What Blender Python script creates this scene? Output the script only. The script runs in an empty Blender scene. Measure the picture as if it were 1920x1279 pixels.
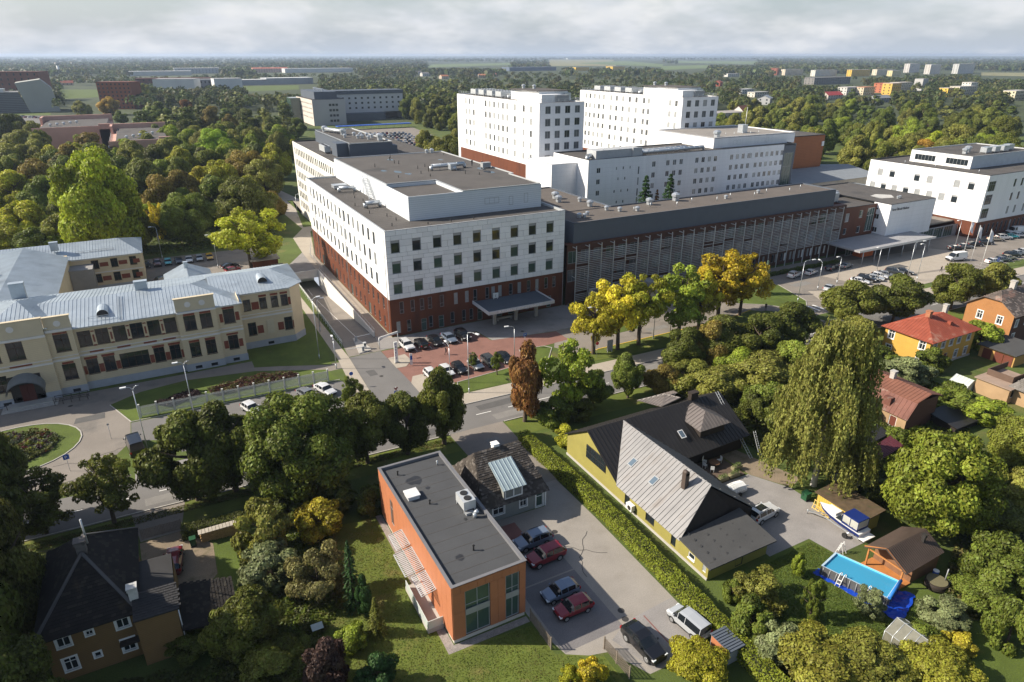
import bpy, math, random
import numpy as np
from mathutils import Vector, Matrix, Quaternion
random.seed(7); np.random.seed(7)
R = math.radians
scn = bpy.context.scene
col = scn.collection
# ------------------------------------------------------------------ camera
# world frame: x along the hospital front, y away from the street, z up; origin at the hospital's street corner
H = 52.0; FPX = 1250.0; PITCH = math.atan((639.5-103.0)/FPX); YAW = R(28)
CX, CY = -36.6, -119.9
cd = bpy.data.cameras.new('camera'); cam = bpy.data.objects.new('camera', cd); col.objects.link(cam)
cd.sensor_width = 36.0; cd.lens = 36.0*FPX/1920.0; cd.clip_start = 1.0; cd.clip_end = 60000.0
cam.location = (CX, CY, H); cam.rotation_euler = (math.pi/2-PITCH, 0, -YAW)
scn.camera = cam
_cp, _sp, _ca, _sa = math.cos(PITCH), math.sin(PITCH), math.cos(YAW), math.sin(YAW)
def G(px, py, z=0.0):
    """survey: where the sight line through a photo point meets height z"""
    a = (px-960)/FPX; b = (639.5-py)/FPX
    dx, dy, dz = a, _cp+b*_sp, -_sp+b*_cp
    t = (z-H)/dz
    return (CX+t*(dx*_ca+dy*_sa), CY+t*(-dx*_sa+dy*_ca))
def depth_at(u, v, z=0):
    x, y = (u-CX)*_ca-(v-CY)*_sa, (u-CX)*_sa+(v-CY)*_ca
    return y*_cp-(z-H)*_sp
def height_to(u, v, py):
    y = (u-CX)*_sa+(v-CY)*_ca
    b = (639.5-py)/FPX
    return H + y*(-_sp+b*_cp)/(_cp+b*_sp)
# ------------------------------------------------------------------ light
SUN_EL = R(34.5); SUN_DIR = R(-28.5)          # light travels this way
ld = Vector((math.cos(SUN_DIR)*math.cos(SUN_EL), math.sin(SUN_DIR)*math.cos(SUN_EL), -math.sin(SUN_EL)))
sl = bpy.data.lights.new('sun', 'SUN'); sl.energy = 5.0; sl.angle = R(0.5); sl.color = (1.0, 0.91, 0.77)
so = bpy.data.objects.new('sun', sl); col.objects.link(so); so.rotation_euler = ld.to_track_quat('-Z', 'Y').to_euler()
so.location = (-100, 0, 200)
w = bpy.data.worlds.new('World'); scn.world = w; w.use_nodes = True
nt = w.node_tree; nt.nodes.clear()
def N(t, ty, **k):
    n = t.nodes.new(ty)
    for a, b in k.items(): setattr(n, a, b)
    return n
out = N(nt, 'ShaderNodeOutputWorld'); bg = N(nt, 'ShaderNodeBackground')
sky = N(nt, 'ShaderNodeTexSky'); sky.sky_type = 'NISHITA'; sky.sun_disc = False
sky.sun_elevation = SUN_EL; sky.sun_rotation = math.atan2(-ld.x, -ld.y); sky.air_density = 1.0; sky.dust_density = 1.5
tc = N(nt, 'ShaderNodeTexCoord'); sep = N(nt, 'ShaderNodeSeparateXYZ'); nt.links.new(tc.outputs['Generated'], sep.inputs[0])
def wm(op, a, b=None, c=None):
    n = N(nt, 'ShaderNodeMath', operation=op)
    for i, x in enumerate((a, b, c)):
        if x is None: continue
        if isinstance(x, (int, float)): n.inputs[i].default_value = x
        else: nt.links.new(x, n.inputs[i])
    return n.outputs[0]
zz = wm('ADD', wm('MAXIMUM', sep.outputs[2], 0.0), 0.34)
cmb = N(nt, 'ShaderNodeCombineXYZ')
nt.links.new(wm('DIVIDE', sep.outputs[0], zz), cmb.inputs[0]); nt.links.new(wm('DIVIDE', sep.outputs[1], zz), cmb.inputs[1])
n1 = N(nt, 'ShaderNodeTexNoise'); n1.inputs['Scale'].default_value = 2.2; n1.inputs['Detail'].default_value = 4; n1.inputs['Roughness'].default_value = 0.58
nt.links.new(cmb.outputs[0], n1.inputs['Vector'])
cov = N(nt, 'ShaderNodeMapRange'); cov.inputs[1].default_value = 0.53; cov.inputs[2].default_value = 0.74
nt.links.new(n1.outputs[0], cov.inputs[0])
n2 = N(nt, 'ShaderNodeTexNoise'); n2.inputs['Scale'].default_value = 3.6; n2.inputs['Detail'].default_value = 4
nt.links.new(cmb.outputs[0], n2.inputs['Vector'])
shade = N(nt, 'ShaderNodeMapRange'); shade.inputs[1].default_value = 0.3; shade.inputs[2].default_value = 0.7
nt.links.new(n2.outputs[0], shade.inputs[0])
cc = N(nt, 'ShaderNodeMix', data_type='RGBA'); cc.inputs[6].default_value = (5.3, 5.6, 6.2, 1); cc.inputs[7].default_value = (7.2, 7.15, 7.1, 1)
nt.links.new(shade.outputs[0], cc.inputs[0])
# thin air veil low over the horizon, then the clouds
hz = N(nt, 'ShaderNodeMapRange'); hz.inputs[1].default_value = 0.0; hz.inputs[2].default_value = 0.14; hz.inputs[3].default_value = 1.0; hz.inputs[4].default_value = 0.0
nt.links.new(sep.outputs[2], hz.inputs[0])
# sight lines low over the horizon cross more cloud, so the cover thickens there
lowc = N(nt, 'ShaderNodeMapRange'); lowc.inputs[1].default_value = 0.40; lowc.inputs[2].default_value = 0.62; nt.links.new(n1.outputs[0], lowc.inputs[0])
hzp = wm('POWER', hz.outputs[0], 0.8)
cvm = N(nt, 'ShaderNodeMix'); nt.links.new(hzp, cvm.inputs[0]); nt.links.new(cov.outputs[0], cvm.inputs[2]); nt.links.new(lowc.outputs[0], cvm.inputs[3])
m1 = N(nt, 'ShaderNodeMix', data_type='RGBA'); nt.links.new(wm('POWER', hz.outputs[0], 1.2), m1.inputs[0])
nt.links.new(sky.outputs[0], m1.inputs[6]); m1.inputs[7].default_value = (4.1, 4.6, 5.35, 1)
m2 = N(nt, 'ShaderNodeMix', data_type='RGBA'); nt.links.new(wm('MULTIPLY', cvm.outputs[0], 0.92), m2.inputs[0])
nt.links.new(m1.outputs[2], m2.inputs[6]); nt.links.new(cc.outputs[2], m2.inputs[7])
nt.links.new(m2.outputs[2], bg.inputs[0]); bg.inputs[1].default_value = 0.085
nt.links.new(bg.outputs[0], out.inputs[0])
vs = scn.view_settings; vs.view_transform = 'Standard'; vs.look = 'None'; vs.gamma = 1.0; vs.exposure = 0.68; vs.use_curve_mapping = False
HAZE = 0.000085
scn.cycles.use_denoising = True
scn.cycles.max_bounces = 5; scn.cycles.diffuse_bounces = 2; scn.cycles.glossy_bounces = 2; scn.cycles.transmission_bounces = 4
scn.cycles.volume_bounces = 0; scn.cycles.transparent_max_bounces = 8
scn.cycles.sample_clamp_indirect = 6.0
# ------------------------------------------------------------------ materials
MATS = {}
def mat(name, c, rough=0.8, var=0.12, scale=0.6, metal=0.0, c2=None, mix=0.0, mscale=0.15, bump=0.0, bscale=4.0, spec=0.4, fine=0.0, objcol=False, coat=0.0, stretch=None):
    """procedural surface: base colour, small noise in value, optional second colour in patches, bump"""
    if name in MATS: return MATS[name]
    m = bpy.data.materials.new(name); m.use_nodes = True; t = m.node_tree; t.nodes.clear(); MATS[name] = m
    o = N(t, 'ShaderNodeOutputMaterial'); b = N(t, 'ShaderNodeBsdfPrincipled'); t.links.new(b.outputs[0], o.inputs[0])
    b.inputs['Roughness'].default_value = rough; b.inputs['Metallic'].default_value = metal
    b.inputs['Specular IOR Level'].default_value = spec; b.inputs['Coat Weight'].default_value = coat; b.inputs['Coat Roughness'].default_value = 0.05
    ge = N(t, 'ShaderNodeNewGeometry'); vec = ge.outputs['Position']
    if stretch:
        mp = N(t, 'ShaderNodeMapping'); mp.inputs['Scale'].default_value = stretch; t.links.new(vec, mp.inputs[0]); vec = mp.outputs[0]
    def noise(s, det=4):
        n = N(t, 'ShaderNodeTexNoise'); n.inputs['Scale'].default_value = s; n.inputs['Detail'].default_value = det; n.inputs['Roughness'].default_value = 0.6
        t.links.new(vec, n.inputs['Vector']); return n.outputs[0]
    if objcol:
        oi = N(t, 'ShaderNodeObjectInfo'); cur = oi.outputs['Color']
    else:
        rgb = N(t, 'ShaderNodeRGB'); rgb.outputs[0].default_value = (*c, 1); cur = rgb.outputs[0]
    if c2 is not None:
        mr = N(t, 'ShaderNodeMapRange'); mr.inputs[1].default_value = 0.62-0.25*mix; mr.inputs[2].default_value = 0.78-0.25*mix
        t.links.new(noise(mscale, 6), mr.inputs[0])
        mx = N(t, 'ShaderNodeMix', data_type='RGBA'); t.links.new(mr.outputs[0], mx.inputs[0]); t.links.new(cur, mx.inputs[6]); mx.inputs[7].default_value = (*c2, 1); cur = mx.outputs[2]
    def vary(cur, s, amt, det=4):
        mr = N(t, 'ShaderNodeMapRange'); mr.inputs[1].default_value = 0.25; mr.inputs[2].default_value = 0.75; mr.inputs[3].default_value = 1-amt; mr.inputs[4].default_value = 1+amt
        t.links.new(noise(s, det), mr.inputs[0])
        vm = N(t, 'ShaderNodeVectorMath', operation='SCALE'); t.links.new(cur, vm.inputs[0]); t.links.new(mr.outputs[0], vm.inputs['Scale']); return vm.outputs[0]
    if var: cur = vary(cur, scale, var, 6)
    if fine: cur = vary(cur, 9.0, fine, 2)
    t.links.new(cur, b.inputs['Base Color'])
    if bump:
        bn = N(t, 'ShaderNodeBump'); bn.inputs['Strength'].default_value = bump; bn.inputs['Distance'].default_value = 0.1
        t.links.new(noise(bscale, 3), bn.inputs['Height']); t.links.new(bn.outputs[0], b.inputs['Normal'])
    return m
def bands(name, c, c2, axis, pitch, duty=0.12, rough=0.8, var=0.1, **kw):
    """clapboards, tile courses, sheet joints too fine to model at this distance"""
    if name in MATS: return MATS[name]
    m = mat(name, c, rough, var, **kw); t = m.node_tree; b = next(n for n in t.nodes if n.type == 'BSDF_PRINCIPLED')
    ge = N(t, 'ShaderNodeNewGeometry'); sp = N(t, 'ShaderNodeSeparateXYZ'); t.links.new(ge.outputs['Position'], sp.inputs[0])
    md = N(t, 'ShaderNodeMath', operation='FRACT'); dv = N(t, 'ShaderNodeMath', operation='DIVIDE'); dv.inputs[1].default_value = pitch
    t.links.new(sp.outputs['XYZ'.index(axis)], dv.inputs[0]); t.links.new(dv.outputs[0], md.inputs[0])
    lt = N(t, 'ShaderNodeMath', operation='LESS_THAN'); lt.inputs[1].default_value = duty; t.links.new(md.outputs[0], lt.inputs[0])
    l = b.inputs['Base Color'].links[0]; src = l.from_socket
    mx = N(t, 'ShaderNodeMix', data_type='RGBA'); t.links.new(lt.outputs[0], mx.inputs[0]); t.links.new(src, mx.inputs[6]); mx.inputs[7].default_value = (*c2, 1)
    t.links.new(mx.outputs[2], b.inputs['Base Color'])
    bn = N(t, 'ShaderNodeBump'); bn.inputs['Strength'].default_value = 0.6; bn.inputs['Distance'].default_value = 0.02
    t.links.new(md.outputs[0], bn.inputs['Height']); t.links.new(bn.outputs[0], b.inputs['Normal'])
    return m
def leafmat(name, attr=False):
    m = bpy.data.materials.new(name); m.use_nodes = True; t = m.node_tree; t.nodes.clear(); MATS[name] = m
    o = N(t, 'ShaderNodeOutputMaterial'); b = N(t, 'ShaderNodeBsdfPrincipled'); b.inputs['Roughness'].default_value = 0.55; b.inputs['Specular IOR Level'].default_value = 0.25
    if attr:
        a = N(t, 'ShaderNodeAttribute'); a.attribute_name = 'tint'; cur = a.outputs['Color']
    else:
        oi = N(t, 'ShaderNodeObjectInfo'); cur = oi.outputs['Color']
    ge = N(t, 'ShaderNodeNewGeometry')
    h = N(t, 'ShaderNodeHueSaturation'); h.inputs['Saturation'].default_value = 1.0
    mr = N(t, 'ShaderNodeMapRange'); mr.inputs[3].default_value = 0.6; mr.inputs[4].default_value = 1.4
    ta = N(t, 'ShaderNodeAttribute'); ta.attribute_name = 'tone'; ad = N(t, 'ShaderNodeMath', operation='ADD'); t.links.new(ta.outputs['Fac'], ad.inputs[0]); t.links.new(mr.outputs[0], ad.inputs[1])
    t.links.new(ge.outputs['Random Per Island'], mr.inputs[0]); t.links.new(ad.outputs[0], h.inputs['Value'])
    mh = N(t, 'ShaderNodeMapRange'); mh.inputs[3].default_value = 0.478; mh.inputs[4].default_value = 0.510
    t.links.new(ge.outputs['Random Per Island'], mh.inputs[0]); t.links.new(mh.outputs[0], h.inputs['Hue']); t.links.new(cur, h.inputs['Color'])
    t.links.new(h.outputs[0], b.inputs['Base Color'])
    tr = N(t, 'ShaderNodeBsdfTranslucent'); t.links.new(h.outputs[0], tr.inputs[0])
    mx = N(t, 'ShaderNodeMixShader'); mx.inputs[0].default_value = 0.35; t.links.new(b.outputs[0], mx.inputs[1]); t.links.new(tr.outputs[0], mx.inputs[2])
    t.links.new(mx.outputs[0], o.inputs[0]); return m
white_render = bands('white_render', (0.77, 0.77, 0.78), (0.64, 0.64, 0.65), 'Z', 1.27, 0.04, 0.7, 0.07, stretch=(1, 1, .10))
panel_tones = [mat('white_panel_%d' % i, (v_, v_, v_*1.005), 0.5, 0.05, 0.5) for i, v_ in enumerate((0.81, 0.78, 0.74))]
LEAF = leafmat('leaf'); FARLEAF = leafmat('far_leaf', True)
glass = mat('glass', (0.018, 0.024, 0.028), 0.06, 0.0, spec=0.6)
glass_pale = mat('glass_blind', (0.30, 0.31, 0.31), 0.25, 0.15, 0.8, spec=0.6)
glass_mid = mat('glass_painted_reflection', (0.10, 0.11, 0.12), 0.1, 0.25, 0.6, spec=0.6)  # sky reflections put into the base colour as a mid grey
glass_green = mat('glass_green', (0.05, 0.085, 0.07), 0.08, 0.2, 0.7, spec=0.6)
white_panel = mat('white_panel', (0.79, 0.79, 0.79), 0.55, 0.07, 0.6, stretch=(1, 1, .12))
grey_gap = mat('grey_gap', (0.22, 0.22, 0.23), 0.8)
rust_panel = mat('rust_panel', (0.125, 0.036, 0.015), 0.6, 0.18, 0.5, c2=(0.075, 0.022, 0.011), mix=0.3, mscale=0.3, stretch=(1, 1, 0.3))
slate_panel = mat('slate_panel', (0.085, 0.10, 0.125), 0.55, 0.08, 0.4)
tar = mat('roof_felt', (0.088, 0.080, 0.074), 0.9, 0.16, 0.22, c2=(0.055, 0.052, 0.05), mix=0.25, mscale=0.10, fine=0.10)
tar_dark = mat('roof_felt_dark', (0.060, 0.062, 0.066), 0.9, 0.14, 0.25, fine=0.10)
gravel_roof = mat('roof_gravel', (0.24, 0.22, 0.20), 0.95, 0.14, 0.3, fine=0.2)
galv = mat('galvanised_steel', (0.52, 0.55, 0.58), 0.35, 0.12, 0.8, metal=0.6)
alu = mat('aluminium', (0.55, 0.57, 0.58), 0.45, 0.05, metal=0.4)
frame_white = mat('frame_white', (0.78, 0.78, 0.76), 0.5, 0.03)
frame_grey = mat('frame_grey', (0.30, 0.31, 0.32), 0.5, 0.03)
frame_dark = mat('frame_dark', (0.035, 0.032, 0.03), 0.5, 0.03)
concrete = mat('concrete', (0.42, 0.40, 0.37), 0.85, 0.12, 0.4, c2=(0.32, 0.30, 0.28), mix=0.2, mscale=0.4)
white_paint = mat('road_paint', (0.72, 0.71, 0.68), 0.7, 0.15, 1.5)
black_plastic = mat('black_plastic', (0.02, 0.02, 0.02), 0.6, 0.0)
rubber = mat('tyre_rubber', (0.018, 0.018, 0.018), 0.85, 0.1, 3)
bark = mat('bark', (0.10, 0.075, 0.055), 0.95, 0.25, 3.0)
birch_bark = mat('birch_bark', (0.45, 0.43, 0.39), 0.9, 0.4, 2.0, c2=(0.08, 0.07, 0.06), mix=0.25, mscale=1.2)
# ------------------------------------------------------------------ object helpers
ORG = {}
def tag(o, label=None, cat=None, group=None, kind=None):
    if label: o['label'] = label
    if cat: o['category'] = cat
    if group: o['group'] = group
    if kind: o['kind'] = kind
    return o
def thing(name, label, cat, loc=(0, 0, 0), rz=0.0, group=None, scale=None):
    o = bpy.data.objects.new(name, None); col.objects.link(o); o.location = loc; o.rotation_euler = (0, 0, rz)
    o.empty_display_size = 0.3
    if scale: o.scale = scale
    ORG[o.name] = Vector(loc)
    return tag(o, label, cat, group)
def place(name, me, parent=None, loc=None, rz=0.0, world=True):
    """link a mesh; loc in world coordinates unless world is False"""
    o = bpy.data.objects.new(name, me); col.objects.link(o)
    l = Vector(loc) if loc is not None else Vector((0, 0, 0))
    if parent is not None:
        o.parent = parent
        if world: o.location = l-ORG.get(parent.name, Vector((0, 0, 0)))
        else: o.location = l
        ORG[o.name] = l if world else Vector((0, 0, 0))
    else:
        o.location = l; ORG[o.name] = l
    if rz: o.rotation_euler = (0, 0, rz)
    return o
class MB:
    def __init__(s): s.v = []; s.f = []; s.m = []; s.sm = []
    def face(s, pts, mi=0, sm=False):
        i = len(s.v); s.v.extend([tuple(p) for p in pts]); s.f.append(tuple(range(i, i+len(pts)))); s.m.append(mi); s.sm.append(sm); return s
    def box(s, x0, x1, y0, y1, z0, z1, mi=0, top=None, skip=''):
        a = [(x0, y0, z0), (x1, y0, z0), (x1, y1, z0), (x0, y1, z0), (x0, y0, z1), (x1, y0, z1), (x1, y1, z1), (x0, y1, z1)]
        i = len(s.v); s.v.extend(a)
        for k, q in (('b', (3, 2, 1, 0)), ('t', (4, 5, 6, 7)), ('f', (0, 1, 5, 4)), ('r', (1, 2, 6, 5)), ('k', (2, 3, 7, 6)), ('l', (3, 0, 4, 7))):
            if k in skip: continue
            s.f.append(tuple(i+j for j in q)); s.m.append(top if (k == 't' and top is not None) else mi); s.sm.append(False)
        return s
    def prism(s, poly, z0, z1, mi=0, top=None, bottom=False):
        n = len(poly); i = len(s.v)
        ar = sum(poly[k][0]*poly[(k+1) % n][1]-poly[(k+1) % n][0]*poly[k][1] for k in range(n))
        if ar < 0: poly = poly[::-1]
        s.v.extend([(p[0], p[1], z0) for p in poly]); s.v.extend([(p[0], p[1], z1) for p in poly])
        for k in range(n):
            j = (k+1) % n; s.f.append((i+k, i+j, i+n+j, i+n+k)); s.m.append(mi); s.sm.append(False)
        s.f.append(tuple(i+n+k for k in range(n))); s.m.append(mi if top is None else top); s.sm.append(False)
        if bottom: s.f.append(tuple(i+k for k in reversed(range(n)))); s.m.append(mi); s.sm.append(False)
        return s
    def tube(s, p, q, r0, r1=None, n=8, mi=0, cap=True, sm=True):
        r1 = r0 if r1 is None else r1
        p, q = Vector(p), Vector(q); d = (q-p)
        if d.length < 1e-6: return s
        d.normalize(); a = d.orthogonal().normalized(); b = d.cross(a); i = len(s.v)
        for c, r in ((p, r0), (q, r1)):
            for k in range(n):
                t = 2*math.pi*k/n; s.v.append(tuple(c+a*(r*math.cos(t))+b*(r*math.sin(t))))
        for k in range(n):
            j = (k+1) % n; s.f.append((i+k, i+j, i+n+j, i+n+k)); s.m.append(mi); s.sm.append(sm)
        if cap:
            s.f.append(tuple(i+k for k in reversed(range(n)))); s.m.append(mi); s.sm.append(False)
            s.f.append(tuple(i+n+k for k in range(n))); s.m.append(mi); s.sm.append(False)
        return s
    def path(s, pts, r, n=6, mi=0):
        for a, b in zip(pts[:-1], pts[1:]): s.tube(a, b, r, r, n, mi)
        return s
    def bar(s, p, q, w_, h_, mi=0):
        """rectangular bar from p to q, w_ wide sideways, h_ tall"""
        p, q = Vector(p), Vector(q); d = (q-p).normalized(); up = Vector((0, 0, 1))
        if abs(d.z) > 0.99: up = Vector((0, 1, 0))
        a = d.cross(up).normalized()*(w_/2); b = a.cross(d).normalized()*(h_/2); i = len(s.v)
        for c in (p, q):
            for sx, sy in ((-1, -1), (1, -1), (1, 1), (-1, 1)): s.v.append(tuple(c+a*sx+b*sy))
        for q4 in ((0, 1, 5, 4), (1, 2, 6, 5), (2, 3, 7, 6), (3, 0, 4, 7), (3, 2, 1, 0), (4, 5, 6, 7)):
            s.f.append(tuple(i+j for j in q4)); s.m.append(mi); s.sm.append(False)
        return s
    def mesh(s, name, mats):
        me = bpy.data.meshes.new(name); me.from_pydata(s.v, [], s.f)
        for m in (mats if isinstance(mats, (list, tuple)) else [mats]): me.materials.append(m)
        me.polygons.foreach_set('material_index', s.m); me.polygons.foreach_set('use_smooth', s.sm); me.update(); return me
    def obj(s, name, mats, parent=None):
        return place(name, s.mesh(name, mats), parent)
def sheet(name, poly, z, m, kind='structure', parent=None):
    o = MB().face([(p[0], p[1], z) for p in (poly if sum(poly[k][0]*poly[(k+1) % len(poly)][1]-poly[(k+1) % len(poly)][0]*poly[k][1] for k in range(len(poly))) > 0 else poly[::-1])]).obj(name, m, parent)
    if parent is None: tag(o, kind=kind)
    return o
# ---- windows: frame is the part, pane its sub-part; local -Y faces out, origin at the middle of the sill line
WC = {}
def win_mesh(w_, h_, style, fm, gm, rec=0.12):
    k = (round(w_, 2), round(h_, 2), style, fm.name, gm.name, rec)
    if k in WC: return WC[k]
    t = min(0.09, w_*0.09); y0, y1 = rec-0.05, rec+0.05; b = MB(); x = w_/2
    b.box(-x, x, y0, y1, 0, t).box(-x, x, y0, y1, h_-t, h_).box(-x, -x+t, y0, y1, t, h_-t).box(x-t, x, y0, y1, t, h_-t)
    if 'm' in style: b.box(-t*.4, t*.4, y0+.005, y1-.005, t, h_-t)
    if 'M' in style:
        n = max(2, int(round(w_/1.1)))
        for i in range(1, n): b.box(-x+w_*i/n-t*.4, -x+w_*i/n+t*.4, y0+.005, y1-.005, t, h_-t)
    if 't' in style: b.box(-x+t, x-t, y0+.01, y1-.01, h_*.68-t*.4, h_*.68+t*.4)
    if 'b' in style: b.box(-x+t, x-t, y0+.01, y1-.01, h_*.30-t*.4, h_*.30+t*.4)
    if 's' in style: b.box(-x-.06, x+.06, -0.10, y1-.015, -0.08, -0.005)
    if 'c' in style:   # painted casing proud of the wall
        c = 0.13
        b.box(-x-c, x+c, -0.05, y0, h_, h_+c*1.3).box(-x-c, x+c, -0.06, y0, -c, 0).box(-x-c, -x, -0.04, y0, 0, h_).box(x, x+c, -0.04, y0, 0, h_)
    g = MB().box(-x+t*.5, x-t*.5, rec-.01, rec+.01, t*.5, h_-t*.5)
    bl = MB().box(-x+t, x-t, rec-.035, rec-.02, h_*.78, h_-t) if 'u' in style else None
    WC[k] = (b.mesh('window', fm), g.mesh('pane', gm), bl.mesh('blind', frame_grey) if bl else None); return WC[k]
def add_window(root, x, y, z, rz, w_, h_, style='', fm=None, gm=None, name='window', rec=0.12):
    a, g, bl = win_mesh(w_, h_, style, fm or frame_grey, gm or glass, rec)
    o = place(name, a, root, (x, y, z), rz); ORG[o.name] = Vector((0, 0, 0))
    p = bpy.data.objects.new('pane', g); col.objects.link(p); p.parent = o
    if bl:
        p = bpy.data.objects.new('blind', bl); col.objects.link(p); p.parent = o
    return o
def wall_face(b, p0, d, L, z0, z1, opens, depth, mi=0, ri=None):
    """plane wall from p0 along d with real openings and reveals"""
    n = (d[1], -d[0]); ri = mi if ri is None else ri
    xs = sorted({0.0, L, *[round(max(0, o[0]-o[2]/2), 4) for o in opens], *[round(min(L, o[0]+o[2]/2), 4) for o in opens]})
    zs = sorted({z0, z1, *[round(o[1], 4) for o in opens], *[round(o[1]+o[3], 4) for o in opens]})
    P = lambda s_, z_, k=0.0: (p0[0]+d[0]*s_-n[0]*k, p0[1]+d[1]*s_-n[1]*k, z_)
    hol = [(o[0]-o[2]/2, o[0]+o[2]/2, o[1], o[1]+o[3]) for o in opens]
    for k in range(len(zs)-1):
        zc = (zs[k]+zs[k+1])/2; row = [h for h in hol if h[2] < zc < h[3]]; st = None
        for i in range(len(xs)-1):
            xc = (xs[i]+xs[i+1])/2; solid = not any(h[0] < xc < h[1] for h in row)
            if solid and st is None: st = xs[i]
            if st is not None and (not solid or i == len(xs)-2):
                e = xs[i+1] if solid else xs[i]
                b.face([P(st, zs[k]), P(e, zs[k]), P(e, zs[k+1]), P(st, zs[k+1])], mi); st = None
    for a, c, e, f in hol:
        b.face([P(a, e), P(c, e), P(c, e, depth), P(a, e, depth)], ri); b.face([P(a, f, depth), P(c, f, depth), P(c, f), P(a, f)], ri)
        b.face([P(a, e, depth), P(a, f, depth), P(a, f), P(a, e)], ri); b.face([P(c, e), P(c, f), P(c, f, depth), P(c, e, depth)], ri)
        b.face([P(a, e, depth), P(c, e, depth), P(c, f, depth), P(a, f, depth)], ri)
def facade(root, p0, d, L, z0, z1, opens, m, depth=0.3, fm=None, name='wall', rm=None):
    """opens: (s, z, w, h, style, glass[, part name]) ; s measured along d from p0"""
    b = MB(); wall_face(b, p0, d, L, z0, z1, opens, depth, 0, 1 if rm else 0); o = b.obj(name, [m, rm] if rm else m, root)
    rz = math.atan2(d[1], d[0])
    for q in opens:
        add_window(root, p0[0]+d[0]*q[0], p0[1]+d[1]*q[0], q[1], rz, q[2], q[3], q[4], fm, q[5], q[6] if len(q) > 6 else 'window', min(.12, depth*.6))
    return o
FRONT, LEFT = (1, 0), (0, -1)     # facing the street; facing -x (s runs from far to near)
def flat_roof(root, poly, z, m, par=0.4, pm=None, th=0.3, name='roof'):
    """roof deck at z-par inside a parapet that tops out at z"""
    n = len(poly); ar = sum(poly[k][0]*poly[(k+1) % n][1]-poly[(k+1) % n][0]*poly[k][1] for k in range(n))
    if ar < 0: poly = poly[::-1]
    inn = []
    for k in range(n):
        a, b_, c = Vector(poly[k-1]), Vector(poly[k]), Vector(poly[(k+1) % n])
        d1, d2 = (b_-a).normalized(), (c-b_).normalized(); n1_, n2_ = Vector((-d1.y, d1.x)), Vector((-d2.y, d2.x)); s_ = (n1_+n2_); s_ = s_/max(0.3, (1+n1_.dot(n2_)))
        inn.append(b_+s_*th)
    b = MB()
    b.face([(p[0], p[1], z-par) for p in inn], 0)
    for k in range(n):
        j = (k+1) % n
        b.face([(*poly[k], z), (*poly[j], z), (*inn[j], z), (*inn[k], z)], 1)
        b.face([(*inn[k], z), (*inn[j], z), (*inn[j], z-par), (*inn[k], z-par)], 1)
    if n == 4 and m.name != 'roof_gravel':      # lap joints of the roofing felt
        x0_, x1_ = min(p[0] for p in inn)+.1, max(p[0] for p in inn)-.1; y0_, y1_ = min(p[1] for p in inn)+.1, max(p[1] for p in inn)-.1; sb_ = MB()
        for k in range(1, int((y1_-y0_)/1.6)): sb_.box(x0_, x1_, y0_+1.6*k-.04, y0_+1.6*k+.04, z-par+.001, z-par+.012, skip='b')
        if sb_.f: tag(sb_.obj('felt_joints', mat('felt_joint', (.066, .062, .06), .85, .2, .5), root), kind='stuff')
    return b.obj(name, [m, pm or galv], root)
def rect(x0, x1, y0, y1): return [(x0, y0), (x1, y0), (x1, y1), (x0, y1)]
# ---- lettering and figure meshes, evaluated while the scene is still small
TXT = {}
for s_, size, ext in (('ERAKORRALISE MEDITSIINI OSAKOND', .62, .02), ('E', .8, .01), ('Tartu Ülikooli Kliinikum', 1.0, .03), ('P', .54, .004), ('P', .61, .004), ('P', 1.02, .004), *[(c, .5, .008) for c in 'PARKL']):
    c = bpy.data.curves.new('lettering', 'FONT'); c.body = s_; c.size = size; c.extrude = ext; t = bpy.data.objects.new('lettering', c); col.objects.link(t)
    TXT[(s_, round(size, 2), ext)] = bpy.data.meshes.new_from_object(t.evaluated_get(bpy.context.evaluated_depsgraph_get())); bpy.data.objects.remove(t)
PMESH = {}
for stride in (.25, .05):
    V = {'pel': (0, 0, .95, .15), 'wai': (0, 0, 1.1, .13), 'che': (.01, 0, 1.35, .165), 'nek': (.02, 0, 1.5, .06), 'hd0': (.03, 0, 1.58, .085), 'hd1': (.04, 0, 1.70, .085)}
    for s, n_ in ((1, 'l'), (-1, 'r')):
        f = stride*s; V.update({'hip'+n_: (0, .09*s, .9, .095), 'kne'+n_: (f*.6+.03, .1*s, .5, .065), 'ank'+n_: (f-.02, .1*s, .08, .045), 'toe'+n_: (f+.16, .11*s, .05, .04), 'sho'+n_: (.01, .18*s, 1.42, .065), 'elb'+n_: (-f*.5, .24*s, 1.14, .05), 'han'+n_: (-f*.6+.12, .24*s, .9, .04)})
    E_ = [('pel', 'wai'), ('wai', 'che'), ('che', 'nek'), ('nek', 'hd0'), ('hd0', 'hd1')]
    for n_ in 'lr': E_ += [('pel', 'hip'+n_), ('hip'+n_, 'kne'+n_), ('kne'+n_, 'ank'+n_), ('ank'+n_, 'toe'+n_), ('che', 'sho'+n_), ('sho'+n_, 'elb'+n_), ('elb'+n_, 'han'+n_)]
    ks_ = list(V); me = bpy.data.meshes.new('person'); me.from_pydata([V[k][:3] for k in ks_], [(ks_.index(a), ks_.index(c)) for a, c in E_], [])
    o = bpy.data.objects.new('person', me); col.objects.link(o); md = o.modifiers.new('skin', 'SKIN'); md.use_smooth_shade = True
    for i, k in enumerate(ks_): me.skin_vertices[0].data[i].radius = (V[k][3], V[k][3]); me.skin_vertices[0].data[i].use_root = (k == 'pel')
    o.modifiers.new('sub', 'SUBSURF').render_levels = 1; o.modifiers['sub'].levels = 1
    PMESH[stride] = bpy.data.meshes.new_from_object(o.evaluated_get(bpy.context.evaluated_depsgraph_get())); bpy.data.objects.remove(o)
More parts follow.
